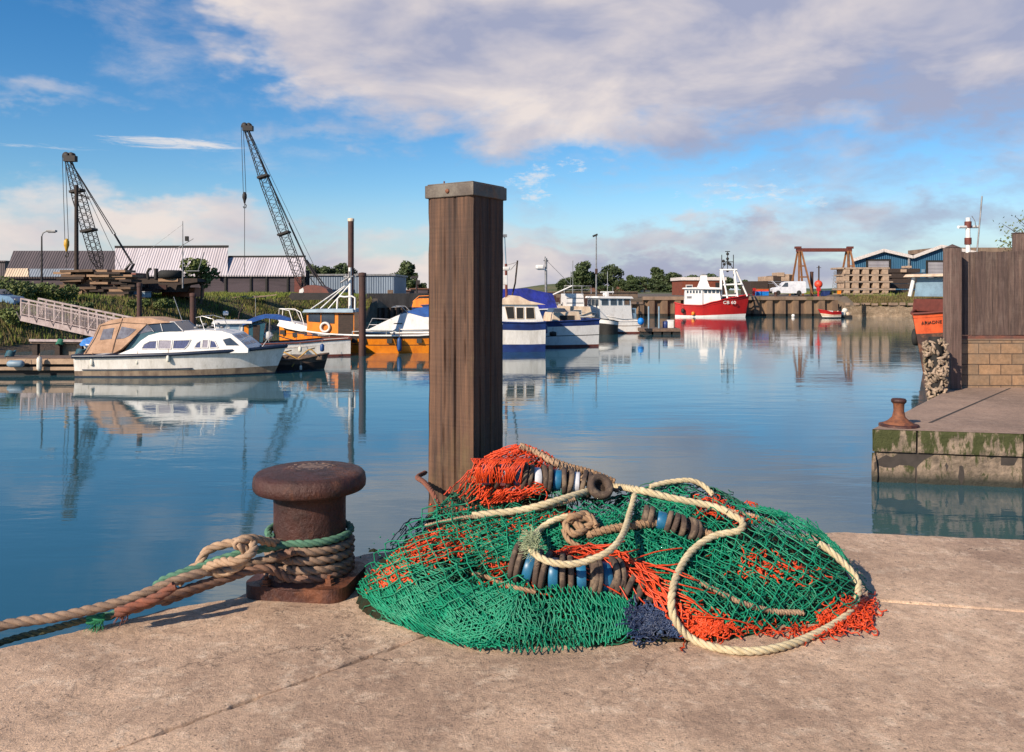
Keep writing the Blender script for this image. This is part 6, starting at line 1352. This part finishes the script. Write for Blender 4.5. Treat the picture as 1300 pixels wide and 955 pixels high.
pole('lamp_post','small dark lamp post on the far quay just left of the timber post','lamp post',529,352,378,118,.15,.10,m_crane,lambda o,h,l:(lambda mb:(mb.box((-.3,0,h),(.9,.4,.35)),mb.box((.2,0,h*.75),(.5,.3,.6)),mb.build('lamp_head',m_crane,o)))(MB()))
def pyl(o,h,l):
    mb=MB()
    for s_ in(-1,1): mb.tube([(s_*h*.16,0,-2),(s_*h*.03,0,h)],.35,4)
    for f,wd_ in((.55,.22),(.72,.18),(.88,.12)): mb.beam((-h*wd_,0,h*f),(h*wd_,0,h*f),.5)
    for k in range(5): f=k/6; q=lambda f:h*(.16-.13*f); mb.tube([(-q(f),0,h*f),(q(f+.16),0,h*(f+.16))],.22,4); mb.tube([(q(f),0,h*f),(-q(f+.16),0,h*(f+.16))],.22,4)
    mb.build('lattice',m_grey,o)
pole('electricity_pylon','faint distant electricity pylon between the gantry and the timber stack','pylon',1060,344,367,1300,.3,.2,m_grey,pyl)
o=T('telegraph_pole','thin dark pole behind the orange ball on the quay at right','pole',tuple(W(1039.5,376,128))); mb=MB(); mb.tube([(0,0,-.3),(0,0,4.7)],.11,7); mb.build('shaft',m_darkw,o); mb=MB(); mb.beam((-.35,0,4.4),(.35,0,4.4),.08); mb.build('crossarm',m_darkw,o)
o=T('ball_buoy','big orange red ball buoy hung on the quayside pole at right','buoy',tuple(W(1039,361,127.4))); mb=MB(); mb.sphere((0,0,0),.62,16); m_ob=M('orange_red_plastic',(.72,.07,.03),.5); mb.build('body',m_ob,o); mb=MB(); mb.lathe([(0,.6),(.12,.62),(.1,.85),(0,.86)],8); mb.build('eye',m_rust,o)
o=T('safety_post','red lifebuoy post standing under the orange ball at the quay edge','post',tuple(W(1039,388,121.5))); mb=MB(); mb.tube([(0,0,-.3),(0,0,2.8)],.16,8); mb.build('shaft',m_red,o); mb=MB(); mb.box((0,-.05,2.4),(.6,.2,.5)); mb.build('locker',m_red,o,bevel=.03)
o=T('steel_post','thick rusty steel column between the van and the orange ball','post',tuple(W(1030.5,376,130))); mb=MB(); mb.tube([(0,0,-.3),(0,0,3.8)],.26,12); mb.build('shaft',m_rustp,o); mb=MB(); mb.lathe([(.29,3.65),(.29,3.82),(0,3.86)],12); mb.build('cap',m_rustp,o)
# gantry
m_gant=M('rusty_orange_steel',(.27,.11,.035),.75,c2=(.14,.06,.025),sc=1.5); o=T('gantry_frame','rusty A-frame travelling gantry with a dark red beam on the quay at right','gantry',tuple(W(1045,378,130)))
g=lambda px,py,y=0: W(px,py,130)-Vector(o.location)+Vector((0,y,0))
mb=MB(); mb.beam(g(1011,317.5),g(1081,317.5),.5,.55); mb.build('beam',m_redbot,o)
for top,f0,f1 in ((1015,1008,1026),(1077,1070,1086)):
    mb=MB(); 
    for y in (-2.2,2.2): mb.beam(g(top-1.5,319,y*.15),g(f0,379,y),.24); mb.beam(g(top+1.5,319,y*.15),g(f1,379,y),.24)
    mb.beam(g(top-3,338,-.8),g(top+4,338,-.8),.22); mb.beam(g(top-4.5,352,-1.4),g(top+7,352,-1.4),.22); mb.beam(g(f0,377,-2.2),g(f1,377,-2.2),.4); mb.build('leg_frame',m_gant,o)
for px in (1013,1079): mb=MB(); mb.box(g(px,314.5),(.9,.7,.35)); mb.build('end_carriage',m_redbot,o)

# ================================================================ van with open bonnet, crates, scrap on the quay
m_van=M('van_white_paint',(.66,.66,.70),.35,c2=(.5,.5,.54),sc=1.5); m_tyre=M('tyre_rubber',(.02,.02,.02),.85)
o=T('van','white panel van with its bonnet raised parked on the quay near the gantry','van',tuple(W(979,374.5,126)),R(-6))
vp=[(0,.25),(0,.95),(.35,1.12),(1.1,1.22),(1.75,1.95),(2.2,2.05),(4.7,2.08),(4.9,1.9),(4.95,.35),(4.6,.25)]
mb=MB(); mb.prism([(x,-.95,z) for x,z in vp],(0,1.9,0)); body=mb.build('body',m_van,o,bevel=.09)
mb=MB(); mb.prism([(1.22,-.8,1.3),(1.22,.8,1.3),(1.78,.75,1.9),(1.78,-.75,1.9)],(-.03,0,.03)); mb.build('windscreen',m_glass,o)
for y in (-.965,.945): mb=MB(); mb.prism([(1.35,y,1.22),(2.3,y,1.22),(2.3,y,1.85),(1.9,y,1.85)],(0,.02,0)); mb.build('side_window',m_glass,o)
mb=MB(); mb.prism([(1.05,-.7,1.22),(1.05,.7,1.22),(.15,.65,2.1),(.15,-.65,2.1)],(-.05,0,-.05)); mb.build('bonnet',m_van,o)
mb=MB(); mb.bx(-.08,.1,-.9,.9,.25,.55); mb.build('bumper',m_dark,o,bevel=.03)
for y in (-.7,.7): mb=MB(); mb.box((.02,y,.82),(.08,.3,.22)); mb.build('headlight',m_steel,o,bevel=.02)
for x in (.85,3.9):
    for y in (-.88,.88):
        mb=MB(); mb.lathe([(.2,-.12),(.33,-.12),(.35,-.05),(.35,.05),(.33,.12),(.2,.12)],18,(x,y,.34),ax='Y'); wh=mb.build('wheel',m_tyre,o); mb=MB(); mb.lathe([(0,-.1),(.2,-.1),(.2,.1),(0,.1)],14,(x,y,.34),ax='Y'); mb.build('rim',m_grey,wh)
def crate(name,label,cat,px0,px1,py0,py1,d,dep,mat,lidm=None,group=None):
    A=W(px0,py1,d);B=W(px1,py0,d); w=B.x-A.x;h=B.z-A.z; o=T(name,label,cat,A,0,group); mb=MB(); mb.bx(0,w,0,dep,0,h*.85); mb.build('body',mat,o,bevel=.04); mb=MB(); mb.bx(-.05,w+.05,-.05,dep+.05,h*.86,h); mb.build('lid',lidm or mat,o,bevel=.03); return o
crate('fish_box','bright blue plastic fish box stack on the quay left of the van','box',961,976,370,375.5,123,1.2,m_skytarp,m_skytarp)
crate('fish_box','orange fish box behind the blue one on the quay left of the van','box',962,976,367,370.5,125,1.2,m_ob,m_orange)
crate('skip','dark blue bin on the quay right of the orange ball','bin',1046,1054,369,376,127,1.5,m_bluep); crate('storage_box','low black box beside the dark blue bin on the quay','box',1054,1066,369,376,128,1.5,m_dark)
crate('tank','small red oil drum on the quay just right of the red vessel bow','drum',956,959,366,375,122,.5,m_red)
o=T('bollard','rusty quay bollard at the far quay edge right of the red vessel','bollard',tuple(W(985,377,121.2))); mb=MB(); mb.lathe([(.3,0),(.2,.15),(.18,.5),(.32,.6),(.3,.7),(0,.72)],12); mb.build('post',m_rustp,o); mb=MB(); mb.lathe([(.42,0),(.42,.08),(.3,.1)],12); mb.build('base',m_rustp,o)
def slabpile(name,label,cat,rowsp,d,mats_,group=None):
    o=T(name,label,cat,tuple(W(rowsp[0][0],376,d))); o_=Vector(o.location)
    for (x0,x1,y0,y1,dep,mi) in rowsp:
        A=W(x0,y1,d)-o_;B=W(x1,y0,d)-o_; mb=MB(); mb.bx(A.x,B.x,random.uniform(-.1,.1),dep,A.z,B.z-.01); mb.build(['board','block','beam'][mi],mats_[mi],o,bevel=.04)
    return o
m_palet=M('grey_sawn_timber',(.38,.28,.21),.9,c2=(.24,.17,.12),sc=1.5,bump=.4,bsc=8,bd=.03); m_blk=M('pale_sawn_block',(.44,.31,.22),.9,c2=(.28,.19,.13),sc=2,bump=.5,bsc=8,bd=.03)
slabpile('concrete_pile','heap of pale slabs and dark beams behind the white van','slabs',[(953,975,357,374,6,2),(955,1004,357.5,359.5,5,2),(971,982,351,357,4,1),(982,992,350,357,4,2),(992,1002,351.5,357,4,1),(987,996,346,351,3,1),(993,1006,348,352,4,1),(1002,1008,349,358,4,2),(976,990,360,372,5,2)],138,[m_palet,m_blk,m_darkw])
rowsp=[]
for (yb,yt,x0,x1) in ((342,339.5,1064,1130),(350.5,348.5,1069,1132),(359,357,1070,1134),(368.5,366.3,1066,1137),(374.3,372.6,1067,1136)): rowsp.append((x0,x1,yt,yb,3,0))
for (y0_,y1_) in ((342,348.5),(350.5,357),(359,366.3),(368.5,372.6)):
    for k in range(5): x=1071+k*12.5+random.uniform(-1,1); rowsp.append((x,x+7.6,y0_+.2,y1_-.2,2.6,1))
rowsp+= [(1072,1073,340,368,3,2)]
slabpile('timber_stack','tall stack of pale sawn blocks between long boards on the right bank','timber stack',rowsp,123,[m_palet,m_blk,m_darkw])
slabpile('timber_stack','dark stack of beams between the pale stack and the blue warehouse','timber stack',[(1131,1168,341+i*6.7,346.5+i*6.7,5,2) for i in range(4)]+[(1133,1172,347+i*6.7,348+i*6.7,5,2) for i in range(3)]+[(1143,1150,342,346,-.3,1),(1152,1158,337.5,340.5,2,1),(1131,1170,368,374.6,5,2)],128,[m_palet,m_blk,m_darkw])
crate('yellow_block','small yellow block at the left foot of the pale timber stack','block',1064,1068,369,373.5,121.5,.4,m_orange)
o=T('parked_trailer','white and grey trailer parked between the dark stack and the fence post','trailer',tuple(W(1170,373.5,126))); mb=MB(); mb.bx(0,2.2,0,2,.5,1.6); mb.build('body',m_palebl,o,bevel=.05); mb=MB(); mb.bx(.6,.9,-.1,.2,0,2.0); mb.build('stake',m_white,o)
for x in (.5,1.7): mb=MB(); mb.lathe([(0,-.1),(.32,-.1),(.32,.1),(0,.1)],16,(x,0,.32),ax='Y'); mb.build('wheel',m_tyre,o)

# ================================================================ left bank
m_tw=[M('stacked_timber_light',(.36,.22,.13),.85,c2=(.22,.13,.08),sc=2,st=(.5,3,3)),M('stacked_timber_mid',(.17,.10,.06),.85,c2=(.09,.055,.035),sc=2,st=(.5,3,3)),m_darkw]
o=T('timber_stack','big untidy stack of sawn beams and railway sleepers on the left bank','timber stack',tuple(W(60,384,68))); o_=Vector(o.location); rnd=random.Random(5)
for r_ in range(13):
    y=383-r_*3.15; x=66+rnd.uniform(0,12); 
    while x<165-r_*1.4:
        L=rnd.uniform(14,34); x2=min(x+L,168); mi=rnd.choice([0,1,1,2,2,2]) if r_<9 else rnd.choice([0,0,1,2,1]); d=67+rnd.uniform(-.6,.6); A=W(x,y,d)-o_; B=W(x2,y-2.9,d)-o_; mb=MB(); mb.box(((A.x+B.x)/2,rnd.uniform(0,.8),(A.z+B.z)/2),(B.x-A.x,2.2,B.z-A.z),rnd.uniform(-.06,.06),ry=rnd.uniform(-.03,.03)); mb.build('beam',m_tw[mi],o); x=x2+rnd.uniform(.3,4)
for (x,y) in ((60,372),(72,378),(84,382)): A=W(x,y,66.3)-o_; mb=MB(); mb.box((A.x+1.1,0,A.z),(2.2,1.2,.35)); mb.build('beam',m_tw[0],o)
o=T('scrap_barge','dark rusty steel deck section piled with scrap and bent pipes on the left bank','scrap',tuple(W(150,376,71))); o_=Vector(o.location); LB=lambda px,py: W(px,py,71)-o_
mb=MB(); mb.prism([LB(150,354),LB(250,353.5),LB(252,358),LB(225,362),LB(222,371),LB(165,371),LB(150,362)],(0,3,0)); mb.build('deck_section',m_darkw,o,bevel=.05)
mb=MB(); mb.tube([LB(188,354),LB(187,346),LB(189,342),LB(192,341.5)],.12,7); mb.build('bent_pipe',m_crane,o); mb=MB(); mb.tube([LB(198,354),LB(198,341)],.17,7); mb.build('vent_pipe',m_crane,o)
mb=MB(); 
for i in range(7): mb.box(LB(160+i*8,366+rnd.uniform(-3,3))+Vector((0,-.6,0)),(rnd.uniform(.5,1.3),.6,rnd.uniform(.3,.7)),rnd.uniform(-.5,.5),ry=rnd.uniform(-.4,.4))
mb.build('scrap_piece',m_rustp,o,split=True)
o=T('tyre','huge black tyre lying on the rusty deck section on the left bank','tyre',tuple(W(217,348.5,71.5))); mb=MB(); mb.lathe([(.45,-.3),(.8,-.36),(1.0,-.25),(1.05,0),(1.0,.25),(.8,.36),(.45,.3),(.45,-.3)],28,(0,0,0)); mb.build('carcass',m_tyre,o); mb=MB(); mb.box((0,0,-.5),(1.7,1.2,.25)); mb.build('packing_block',m_tw[0],o)
crate('container','faded orange steel container behind the sapling on the left bank','container',205,247,365,377,74,2.4,M('faded_orange_steel',(.40,.13,.06),.8,c2=(.26,.09,.05),sc=1))
crate('tank','low grey blue steel tank in the grass below the scrap','tank',163,184,370,378,68,1.2,m_palebl,m_grey)
crate('pallet','brown broken pallet lying at the edge of the long shed grass','pallet',320,334,375.5,378,84,1.2,m_blk)
for i,(px,py,l,lb) in enumerate(((332,378,3.0,'pale plank lying on the grass in front of the boarded wall'),(300,379,2.0,'short plank lying in the grass left of the crane cab'))):
    mb=MB(); mb.box((0,0,0),(l,.3,.1),.2,ry=-.12); tag(mb.build('plank',m_blk,loc=W(px,py-1.5,84)),lb,'plank')
# parked car, mostly beyond the left edge
o=T('parked_car','pale blue car parked on the left bank, cut by the picture edge','car',tuple(W(-42,394,56)),R(2)); m_carb=M('pale_blue_car_paint',(.20,.33,.48),.3,c2=(.15,.26,.4))
cp_=[(0,.3),(0,.75),(.4,.9),(.9,1.35),(2.1,1.42),(2.7,1.02),(3.3,.92),(3.55,.7),(3.55,.3)]
mb=MB(); mb.prism([(x,-.8,z) for x,z in cp_],(0,1.6,0)); mb.build('body',m_carb,o,bevel=.1); mb=MB(); mb.prism([(2.12,-.65,1.38),(2.12,.65,1.38),(2.62,.7,1.06),(2.62,-.7,1.06)],(.03,0,.03)); mb.build('windscreen',m_glass,o)
for y in(-.82,.80): mb=MB(); mb.prism([(.75,y,1.0),(.98,y,1.28),(2.0,y,1.32),(2.4,y,1.02)],(0,.02,0)); mb.build('side_window',m_glass,o)
for x in (.7,2.85):
    for y in (-.75,.75): mb=MB(); mb.lathe([(0,-.1),(.3,-.1),(.3,.1),(0,.1)],18,(x,y,.3),ax='Y'); mb.build('wheel',m_tyre,o)
for y in (-.55,.55): mb=MB(); mb.box((3.55,y,.72),(.06,.3,.14)); mb.build('headlight',m_steel,o)
# gangway
m_galv=M('galvanised_steel',(.42,.34,.33),.55,metal=.3,c2=(.28,.21,.20),sc=4)
A=W(38,403.5,46.5); B=W(192,437,43.5); o=T('gangway','long sloping galvanised footbridge running down from the left bank to the jetty','gangway',A); u=(B-A); L=u.length; ud=u.normalized(); nrm=Vector((-ud.y,ud.x,0)).normalized(); hgt=1.08
mb=MB(); 
for s_ in(-.55,.55): mb.beam(nrm*s_,u+nrm*s_,.12,.30)
for k in range(10): p=u*(k/9); mb.beam(p-nrm*.5,p+nrm*.5,.08)
mb.build('side_beam',m_galv,o); mb=MB(); mb.prism([-nrm*.47+Vector((0,0,.1)),nrm*.47+Vector((0,0,.1)),u+nrm*.47+Vector((0,0,.1)),u-nrm*.47+Vector((0,0,.1))],(0,0,.05)); mb.build('walkway',m_brownw,o)
for s_ in(-.55,.55):
    mb=MB(); up=Vector((0,0,1)); n=14
    mb.beam(nrm*s_+up*hgt,u+nrm*s_+up*hgt,.09); mb.beam(nrm*s_+up*hgt*.82,u+nrm*s_+up*hgt*.82,.05); mb.beam(nrm*s_+up*.24,u+nrm*s_+up*.24,.05)
    for k in range(n+1): p=u*(k/n)+nrm*s_; mb.beam(p,p+up*hgt,.07)
    for k in range(n*6): p=u*(k/(n*6))+nrm*s_; mb.beam(p+up*.24,p+up*hgt*.82,.022)
    for k in range(0,n,2): p=u*(k/n)+nrm*s_; q=u*((k+1)/n)+nrm*s_; mb.beam(p+up*.24,q+up*hgt,.04); mb.beam(p-up*.15,p+nrm*(s_*.5)+up*.35,.04)
    mb.build('railing',m_galv,o)
# jetty
o=T('jetty','long grey timber jetty floating at the left edge behind the fenders','jetty',(0,0,0)); A=W(-60,455,36); B=W(118,455,35.8)
mb=MB(); mb.bx(A.x,B.x,35.4,37.0,.62,.74); mb.build('deck',m_brownw,o); mb=MB(); mb.beam((A.x,35.38,.60),(B.x,35.38,.60),.10,.22); mb.beam((A.x,35.36,.30),(B.x,35.36,.30),.10,.14); mb.build('fender_rail',M('pale_worn_timber',(.40,.27,.18),.85,c2=(.26,.17,.11),sc=2),o)
for k in range(5): x=A.x+k*(B.x-A.x)/4.6; mb=MB(); mb.bx(x+.15,x+1.5,35.5,36.9,-.3,.60); mb.build('float',m_dark,o)
o=T('landing_stage','dark timber landing stage behind the jetty with a pale top rail','landing stage',(0,0,0)); A=W(55,432,43.2); B=W(190,434,42); mb=MB(); mb.bx(A.x,B.x,42,43.6,.95,1.08); mb.build('deck',m_brownw,o); mb=MB(); mb.beam((A.x,41.95,1.12),(B.x,41.95,1.05),.09,.12); mb.build('edge_rail',m_galv,o)
mb=MB(); 
for k in range(6): x=A.x+.2+k*(B.x-A.x-.4)/5; mb.box((x,42.2,.2),(.25,.25,1.5)); 
mb.build('leg',m_darkw,o,split=True); mb=MB(); mb.bx(A.x+1.4,B.x,42.4,42.6,.1,.9); mb.build('skirt_board',m_tanb,o)
fender('long cream fender hanging at the front of the jetty with a blue top',50,453,471,35.1,6.5,m_fendw,top=449)
o=T('fender','grey fender lying on its side along the front of the jetty','fender',tuple(W(20,462,35.1)),0,'fenders'); mb=MB(); mb.lathe([(.0,-.36),(.1,-.33),(.15,-.24),(.15,.24),(.1,.33),(0,.36)],14,(0,0,0),ax='X'); mb.build('body',m_palebl,o); mb=MB(); mb.tube([(-.35,0,0),(-.45,.1,.25)],.012,5); mb.tube([(.35,0,0),(.4,.1,.25)],.012,5); mb.build('hanging_line',m_beige,o,split=False)
for i,(px,py,d,lb) in enumerate(((12,449,36.2,'teal mooring cleat cover on the jetty at the left edge'),(101,447,36.2,'teal rope bundle at the right end of the jetty'),(76,434,42,'green rope bundle hanging over the landing stage rail'))):
    p=W(px,py,d); mb=MB(); 
    for k in range(5): mb.tube([(.18*math.cos(a)+k*.02,.12*math.sin(a),.05*k+.03*math.sin(3*a)) for a in [j*math.pi/6 for j in range(12)]],.035,5,closed=True)
    tag(mb.build('rope_bundle',m_teal if i<2 else M('dark_green_rope',(.02,.16,.10),.8),loc=(p.x,p.y,p.z-.1)),lb,'rope')

# ================================================================ right quay: fence, wall, bollard
m_plank=[postwood('fence_board_a',(.15,.095,.075),(.07,.045,.038),(.20,.15,.12),.8),postwood('fence_board_b',(.12,.075,.062),(.06,.038,.032),(.17,.12,.10),.8),postwood('fence_post_wood',(.17,.105,.085),(.09,.055,.045),(.20,.15,.12),.8)]
yf=22.4
o=T('board_fence','tall weathered vertical board fence on top of the block wall at right','fence',(W(1217,430,yf).x,yf,2.42)); x=0; i=0; rnd=random.Random(8); ztop=lambda x:4.66+.025*x-2.42
bd=MB()
while x<16:
    w=rnd.uniform(.13,.165); mi_=rnd.randrange(2); y=rnd.uniform(-.012,.012)-(.02 if i%2 else 0); zt_=ztop(x)+rnd.uniform(-.02,.02); bd.box((x+w/2,y,zt_/2),(w+.004,.028,zt_),0,mi_,ry=rnd.uniform(-.004,.004)); x+=w; i+=1
bd.build('boards',m_plank[:2],o)
mb=MB(); 
for z in (.3,1.1,1.9): mb.bx(0,16,.03,.10,z,z+.1)
mb.build('rail',m_plank[2],o,split=True)
mb=MB(); mb.bx(-.1,16,-.06,.05,-.10,-.02); mb.build('sill_board',M('red_brown_sill',(.20,.07,.045),.8,c2=(.10,.05,.04)),o)
o=T('fence_post','stout square fence post at the left end of the board fence','post',(W(1209,500,22.05).x,22.05,.3)); mb=MB(); mb.box((0,0,2.15),(.33,.33,4.6),R(8)); mb.build('shaft',m_plank[2],o,bevel=.02); mb=MB(); mb.prism([(-.165,-.17,4.46),(.165,-.17,4.46),(.165,.17,4.46),(-.165,.17,4.46)],(0,0,.001)); mb.lathe([(.22,4.455),(.0,4.56)],4,(0,0,0),rot=Matrix.Rotation(R(53),3,'Z'),smooth=False); mb.build('weathered_top',m_plank[1],o)
o=T('fence_post','tall fence post rising above the boards at the right edge','post',(W(1294,320,22.6).x,22.62,2.4)); mb=MB(); mb.box((0,0,1.3),(.26,.22,2.95)); mb.build('shaft',m_plank[2],o,bevel=.02); mb=MB(); mb.box((0,0,2.79),(.28,.24,.03)); mb.build('weathered_top',m_plank[1],o)
def blockmat():
    m,nt,b=newmat('block_masonry'); v=mapping(nt,(1,1,1),(R(90),0,0)); br=nt.nodes.new('ShaderNodeTexBrick'); nt.links.new(v,br.inputs['Vector']); br.inputs['Scale'].default_value=1; br.inputs['Brick Width'].default_value=.60; br.inputs['Row Height'].default_value=.285; br.inputs['Mortar Size'].default_value=.012; br.inputs['Mortar Smooth'].default_value=.3
    br.inputs['Color1'].default_value=(.34,.20,.11,1); br.inputs['Color2'].default_value=(.22,.14,.085,1); br.inputs['Mortar'].default_value=(.07,.045,.035,1)
    n=noise_n(nt,mapping(nt),7,7,.75); n2=noise_n(nt,mapping(nt),1.2,5,.7); col=mixc(nt,.8,br.outputs['Color'],ramp(nt,n,[(.3,.45),(.65,1.2)]),'MULTIPLY'); col=mixc(nt,ramp(nt,n2,[(.45,0.),(.65,.6)]),col,(.20,.15,.11)); nt.links.new(col,b.inputs['Base Color']); b.inputs['Roughness'].default_value=.9
    s_=nt.nodes.new('ShaderNodeMath'); s_.operation='MULTIPLY_ADD'; nt.links.new(n,s_.inputs[0]); s_.inputs[1].default_value=.4; iv=nt.nodes.new('ShaderNodeMath'); iv.operation='SUBTRACT'; iv.inputs[0].default_value=1; nt.links.new(br.outputs['Fac'],iv.inputs[1]); nt.links.new(iv.outputs[0],s_.inputs[2]); bumpn(nt,s_.outputs[0],.8,.03,b); return m
o=T('block_wall','brown concrete block wall under the board fence at right','wall',(W(1213,430,yf).x,yf-.05,.2)); mb=MB(); mb.bx(0,17,0,.25,0,2.08); mb.build('blockwork',blockmat(),o); mb=MB(); mb.bx(0,17,-.02,.27,2.083,2.12); mb.build('mortar_cap',m_conc,o)
o=T('small_bollard','small rusty waisted bollard near the corner of the right hand quay','bollard',tuple(G(1141,541,1.0))); mb=MB(); mb.lathe([(.30,0),(.29,.05),(.20,.10),(.12,.18),(.095,.30),(.10,.42),(.125,.455)],28); mb.build('waist',m_rust,o); mb=MB(); mb.lathe([(.10,.45),(.135,.46),(.14,.50),(.12,.53),(0,.535)],28); mb.build('head',m_boll,o); mb=MB(); mb.lathe([(.36,-.01),(.36,.035),(.30,.05)],28); mb.build('base_flange',m_boll,o)
# mussel grown rope fender
m_mus=M('weed_grown_rope',(.40,.29,.21),.9,c2=(.11,.085,.06),sc=9,bump=.8,bsc=30,bd=.02,c3=(.16,.13,.06),sc3=3,lo3=.58,hi3=.68); o=T('rope_fender','lumpy weed grown rope fender hanging down the quay beside the fence post','fender',tuple(W(1190,433,21.2))); rnd=random.Random(3)
mb=MB(); mb.tube([(0,.1,.1),(0,.1,-.8),(.05,.1,-1.5)],[.16,.2,.12],10); mb.build('core',m_dark,o); mb=MB()
for k in range(230):
    z=-1.58*rnd.random(); r=.26*(1-.38*max(0,(-z-.6)))-.02; r*= (.75 if z>-.08 else 1); a=rnd.uniform(0,6.28); c=Vector((r*math.cos(a)+.05*(-z)*.6,.1+r*math.sin(a),z)); t=Vector((rnd.gauss(0,1),rnd.gauss(0,.5),rnd.gauss(0,1))).normalized()*.09; n_=Vector((math.cos(a),math.sin(a),0))*.04
    mb.tube([c-t,c+n_,c+t],[.022,.042,.02],6)
mb.build('rope_lumps',m_mus,o)
# orange and black work boat behind the fence
m_hk=M('dark_red_brown_hull',(.06,.03,.025),.75,c2=(.03,.018,.016),sc=2,c3=(.16,.07,.04),sc3=2); m_ored=M('orange_red_paint',(.70,.11,.03),.5,c2=(.5,.07,.02),sc=3)
b=rev(Boat('work_boat','orange and black work boat bow poking out behind the fence post','boat',1362,465,d=39.9,rz=180+20)); b.X=lambda px:10-(px-1163)*.0389
hw_=b.hull([(1420,392),(1300,392),(1200,392),(1163,396)],4.0,[m_redbot,m_hk,m_hk,m_ored,m_ored],[0,.10,.66,.69,1.0],tw=.85,rake=16,keel=.6,deck=m_hk,drop=.2,railm=m_redbot,railr=.06,flare=.2,bflare=.5)
hw_.data.materials.append(m_redbot)
for p_ in hw_.data.polygons:
    if p_.material_index in (3,4) and p_.center.x<8.75: p_.material_index=5
b.prof('bulwark',[(1192,394),(1193,379),(1260,378),(1262,394)],1.1,1.05,m_redbot,bevel=.04)
b.prof('wheelhouse_roof',[(1183,353),(1186,349.5),(1262,349.5),(1262,353)],1.3,1.25,m_cream_p,bevel=.04)
b.tubes('wheelhouse_post',[[(1188,376,-1.1),(1192,353,-1.0)],[(1188,376,1.1),(1192,353,1.0)],[(1225,376,-1.1),(1225,353,-1.0)],[(1225,376,1.1),(1225,353,1.0)]],.09,m_white,n=7); b.prof('wheelhouse_glass',[(1191,376),(1194,354),(1258,354),(1258,376)],.95,.9,m_palebl)
A=b.root; mb=MB()
t0=b.P(1247,360,0)
b.tubes('mast',[[(1247,360,0),(1247,282,0)]],.10,m_white,n=9); 
for (y0_,y1_) in ((286.5,294),(306,314)): mb=MB(); mb.tube([b.P(1247,y0_,0),b.P(1247,y1_,0)],.15,9); mb.build('mast_band',m_redbot,b.root)
b.tubes('radar_scanner',[[(1232,293.5,0),(1262,292.5,0)]],.07,m_white); b.tubes('whip_aerial',[[(1255,324,.2),(1263,256,.2)]],.035,m_grey,n=5); b.tubes('cable',[[(1250,280,.1),(1255,286,.1),(1256,294,.1)]],.02,m_grey,n=4)
p=[r for r in b.rings][-7][-1]; tx=text('boat_name','ARIADNE',.20,m_black,b.root,(0,0,0),(0,0,0),depth=.01)
r0,r1=b.rings[-8],b.rings[-3]; P0=Vector((r0[-1][0],r0[-1][1],r0[-1][2])); P1=Vector((r1[-1][0],r1[-1][1],r1[-1][2])); Q0=Vector((r0[-2][0],r0[-2][1],r0[-2][2])); Q1=Vector((r1[-2][0],r1[-2][1],r1[-2][2]))
xa=(P0-P1).normalized(); ya=((P0+P1)-(Q0+Q1)).normalized(); za=xa.cross(ya).normalized(); ya=za.cross(xa); 
if za.y<0: za=-za
mid_=(P0+P1+Q0+Q1)/4; mt=Matrix((xa,ya,xa.cross(ya))).transposed(); tx.rotation_euler=mt.to_euler(); tx.location=mid_+za*.05-xa*.5
p=W(1163,428,37.6); o=T('tyre_fender','black tyre hung as a fender at the bow of the orange work boat','tyre',p); mb=MB(); mb.lathe([(.2,-.1),(.3,-.13),(.38,-.09),(.40,0),(.38,.09),(.3,.13),(.2,.1),(.2,-.1)],26,(0,0,0),rot=Matrix.Rotation(R(90),3,'Y')@Matrix.Rotation(R(40),3,'X')); mb.build('carcass',m_tyre,o); mb=MB(); mb.tube([(0,0,.3),(.2,.5,1.1)],.03,5); mb.build('hanging_line',m_beige,o)
# overhanging shrub at the right edge
o=T('overhanging_shrub','sparse leafy branches reaching in above the fence at the right edge','shrub',(W(1340,320,23.6).x,23.6,2.3)); o_=Vector(o.location); rnd=random.Random(12); mb=MB(); lf=MB()
for (sx_,sy_,ex,ey) in ((1345,340,1272,284),(1345,340,1280,300),(1350,335,1290,276),(1345,345,1270,306),(1340,350,1284,318),(1360,330,1300,290),(1360,330,1306,270),(1350,350,1296,322),(1360,335,1320,268)):
    a=W(sx_,sy_,23.6)-o_; e=W(ex,ey,23.6+rnd.uniform(-.6,.6))-o_; pts=[a,a.lerp(e,.5)+Vector((0,0,.12)),e]; mb.tube(pts,[.03,.015,.006],5)
    for k in range(90):
        t=.3+.7*rnd.random(); c=a.lerp(e,t)+Vector((rnd.gauss(0,.11),rnd.gauss(0,.12),rnd.gauss(0,.10)+.1*(1-abs(2*t-1)))); q=Vector((rnd.gauss(0,1),rnd.gauss(0,1),rnd.gauss(0,1))).normalized(); r=q.orthogonal().normalized(); w_=q.cross(r); l=rnd.uniform(.035,.06); lf.add([c-r*l,c+w_*l*.45,c+r*l,c-w_*l*.45],[(0,1,2,3)])
mb.tube([(0,0,-.3),(0,0,1.0),W(1345,345,23.6)-o_],[.06,.05,.03],6); mb.build('branches',m_bark,o); lf.build('leaves',m_leaf2,o)
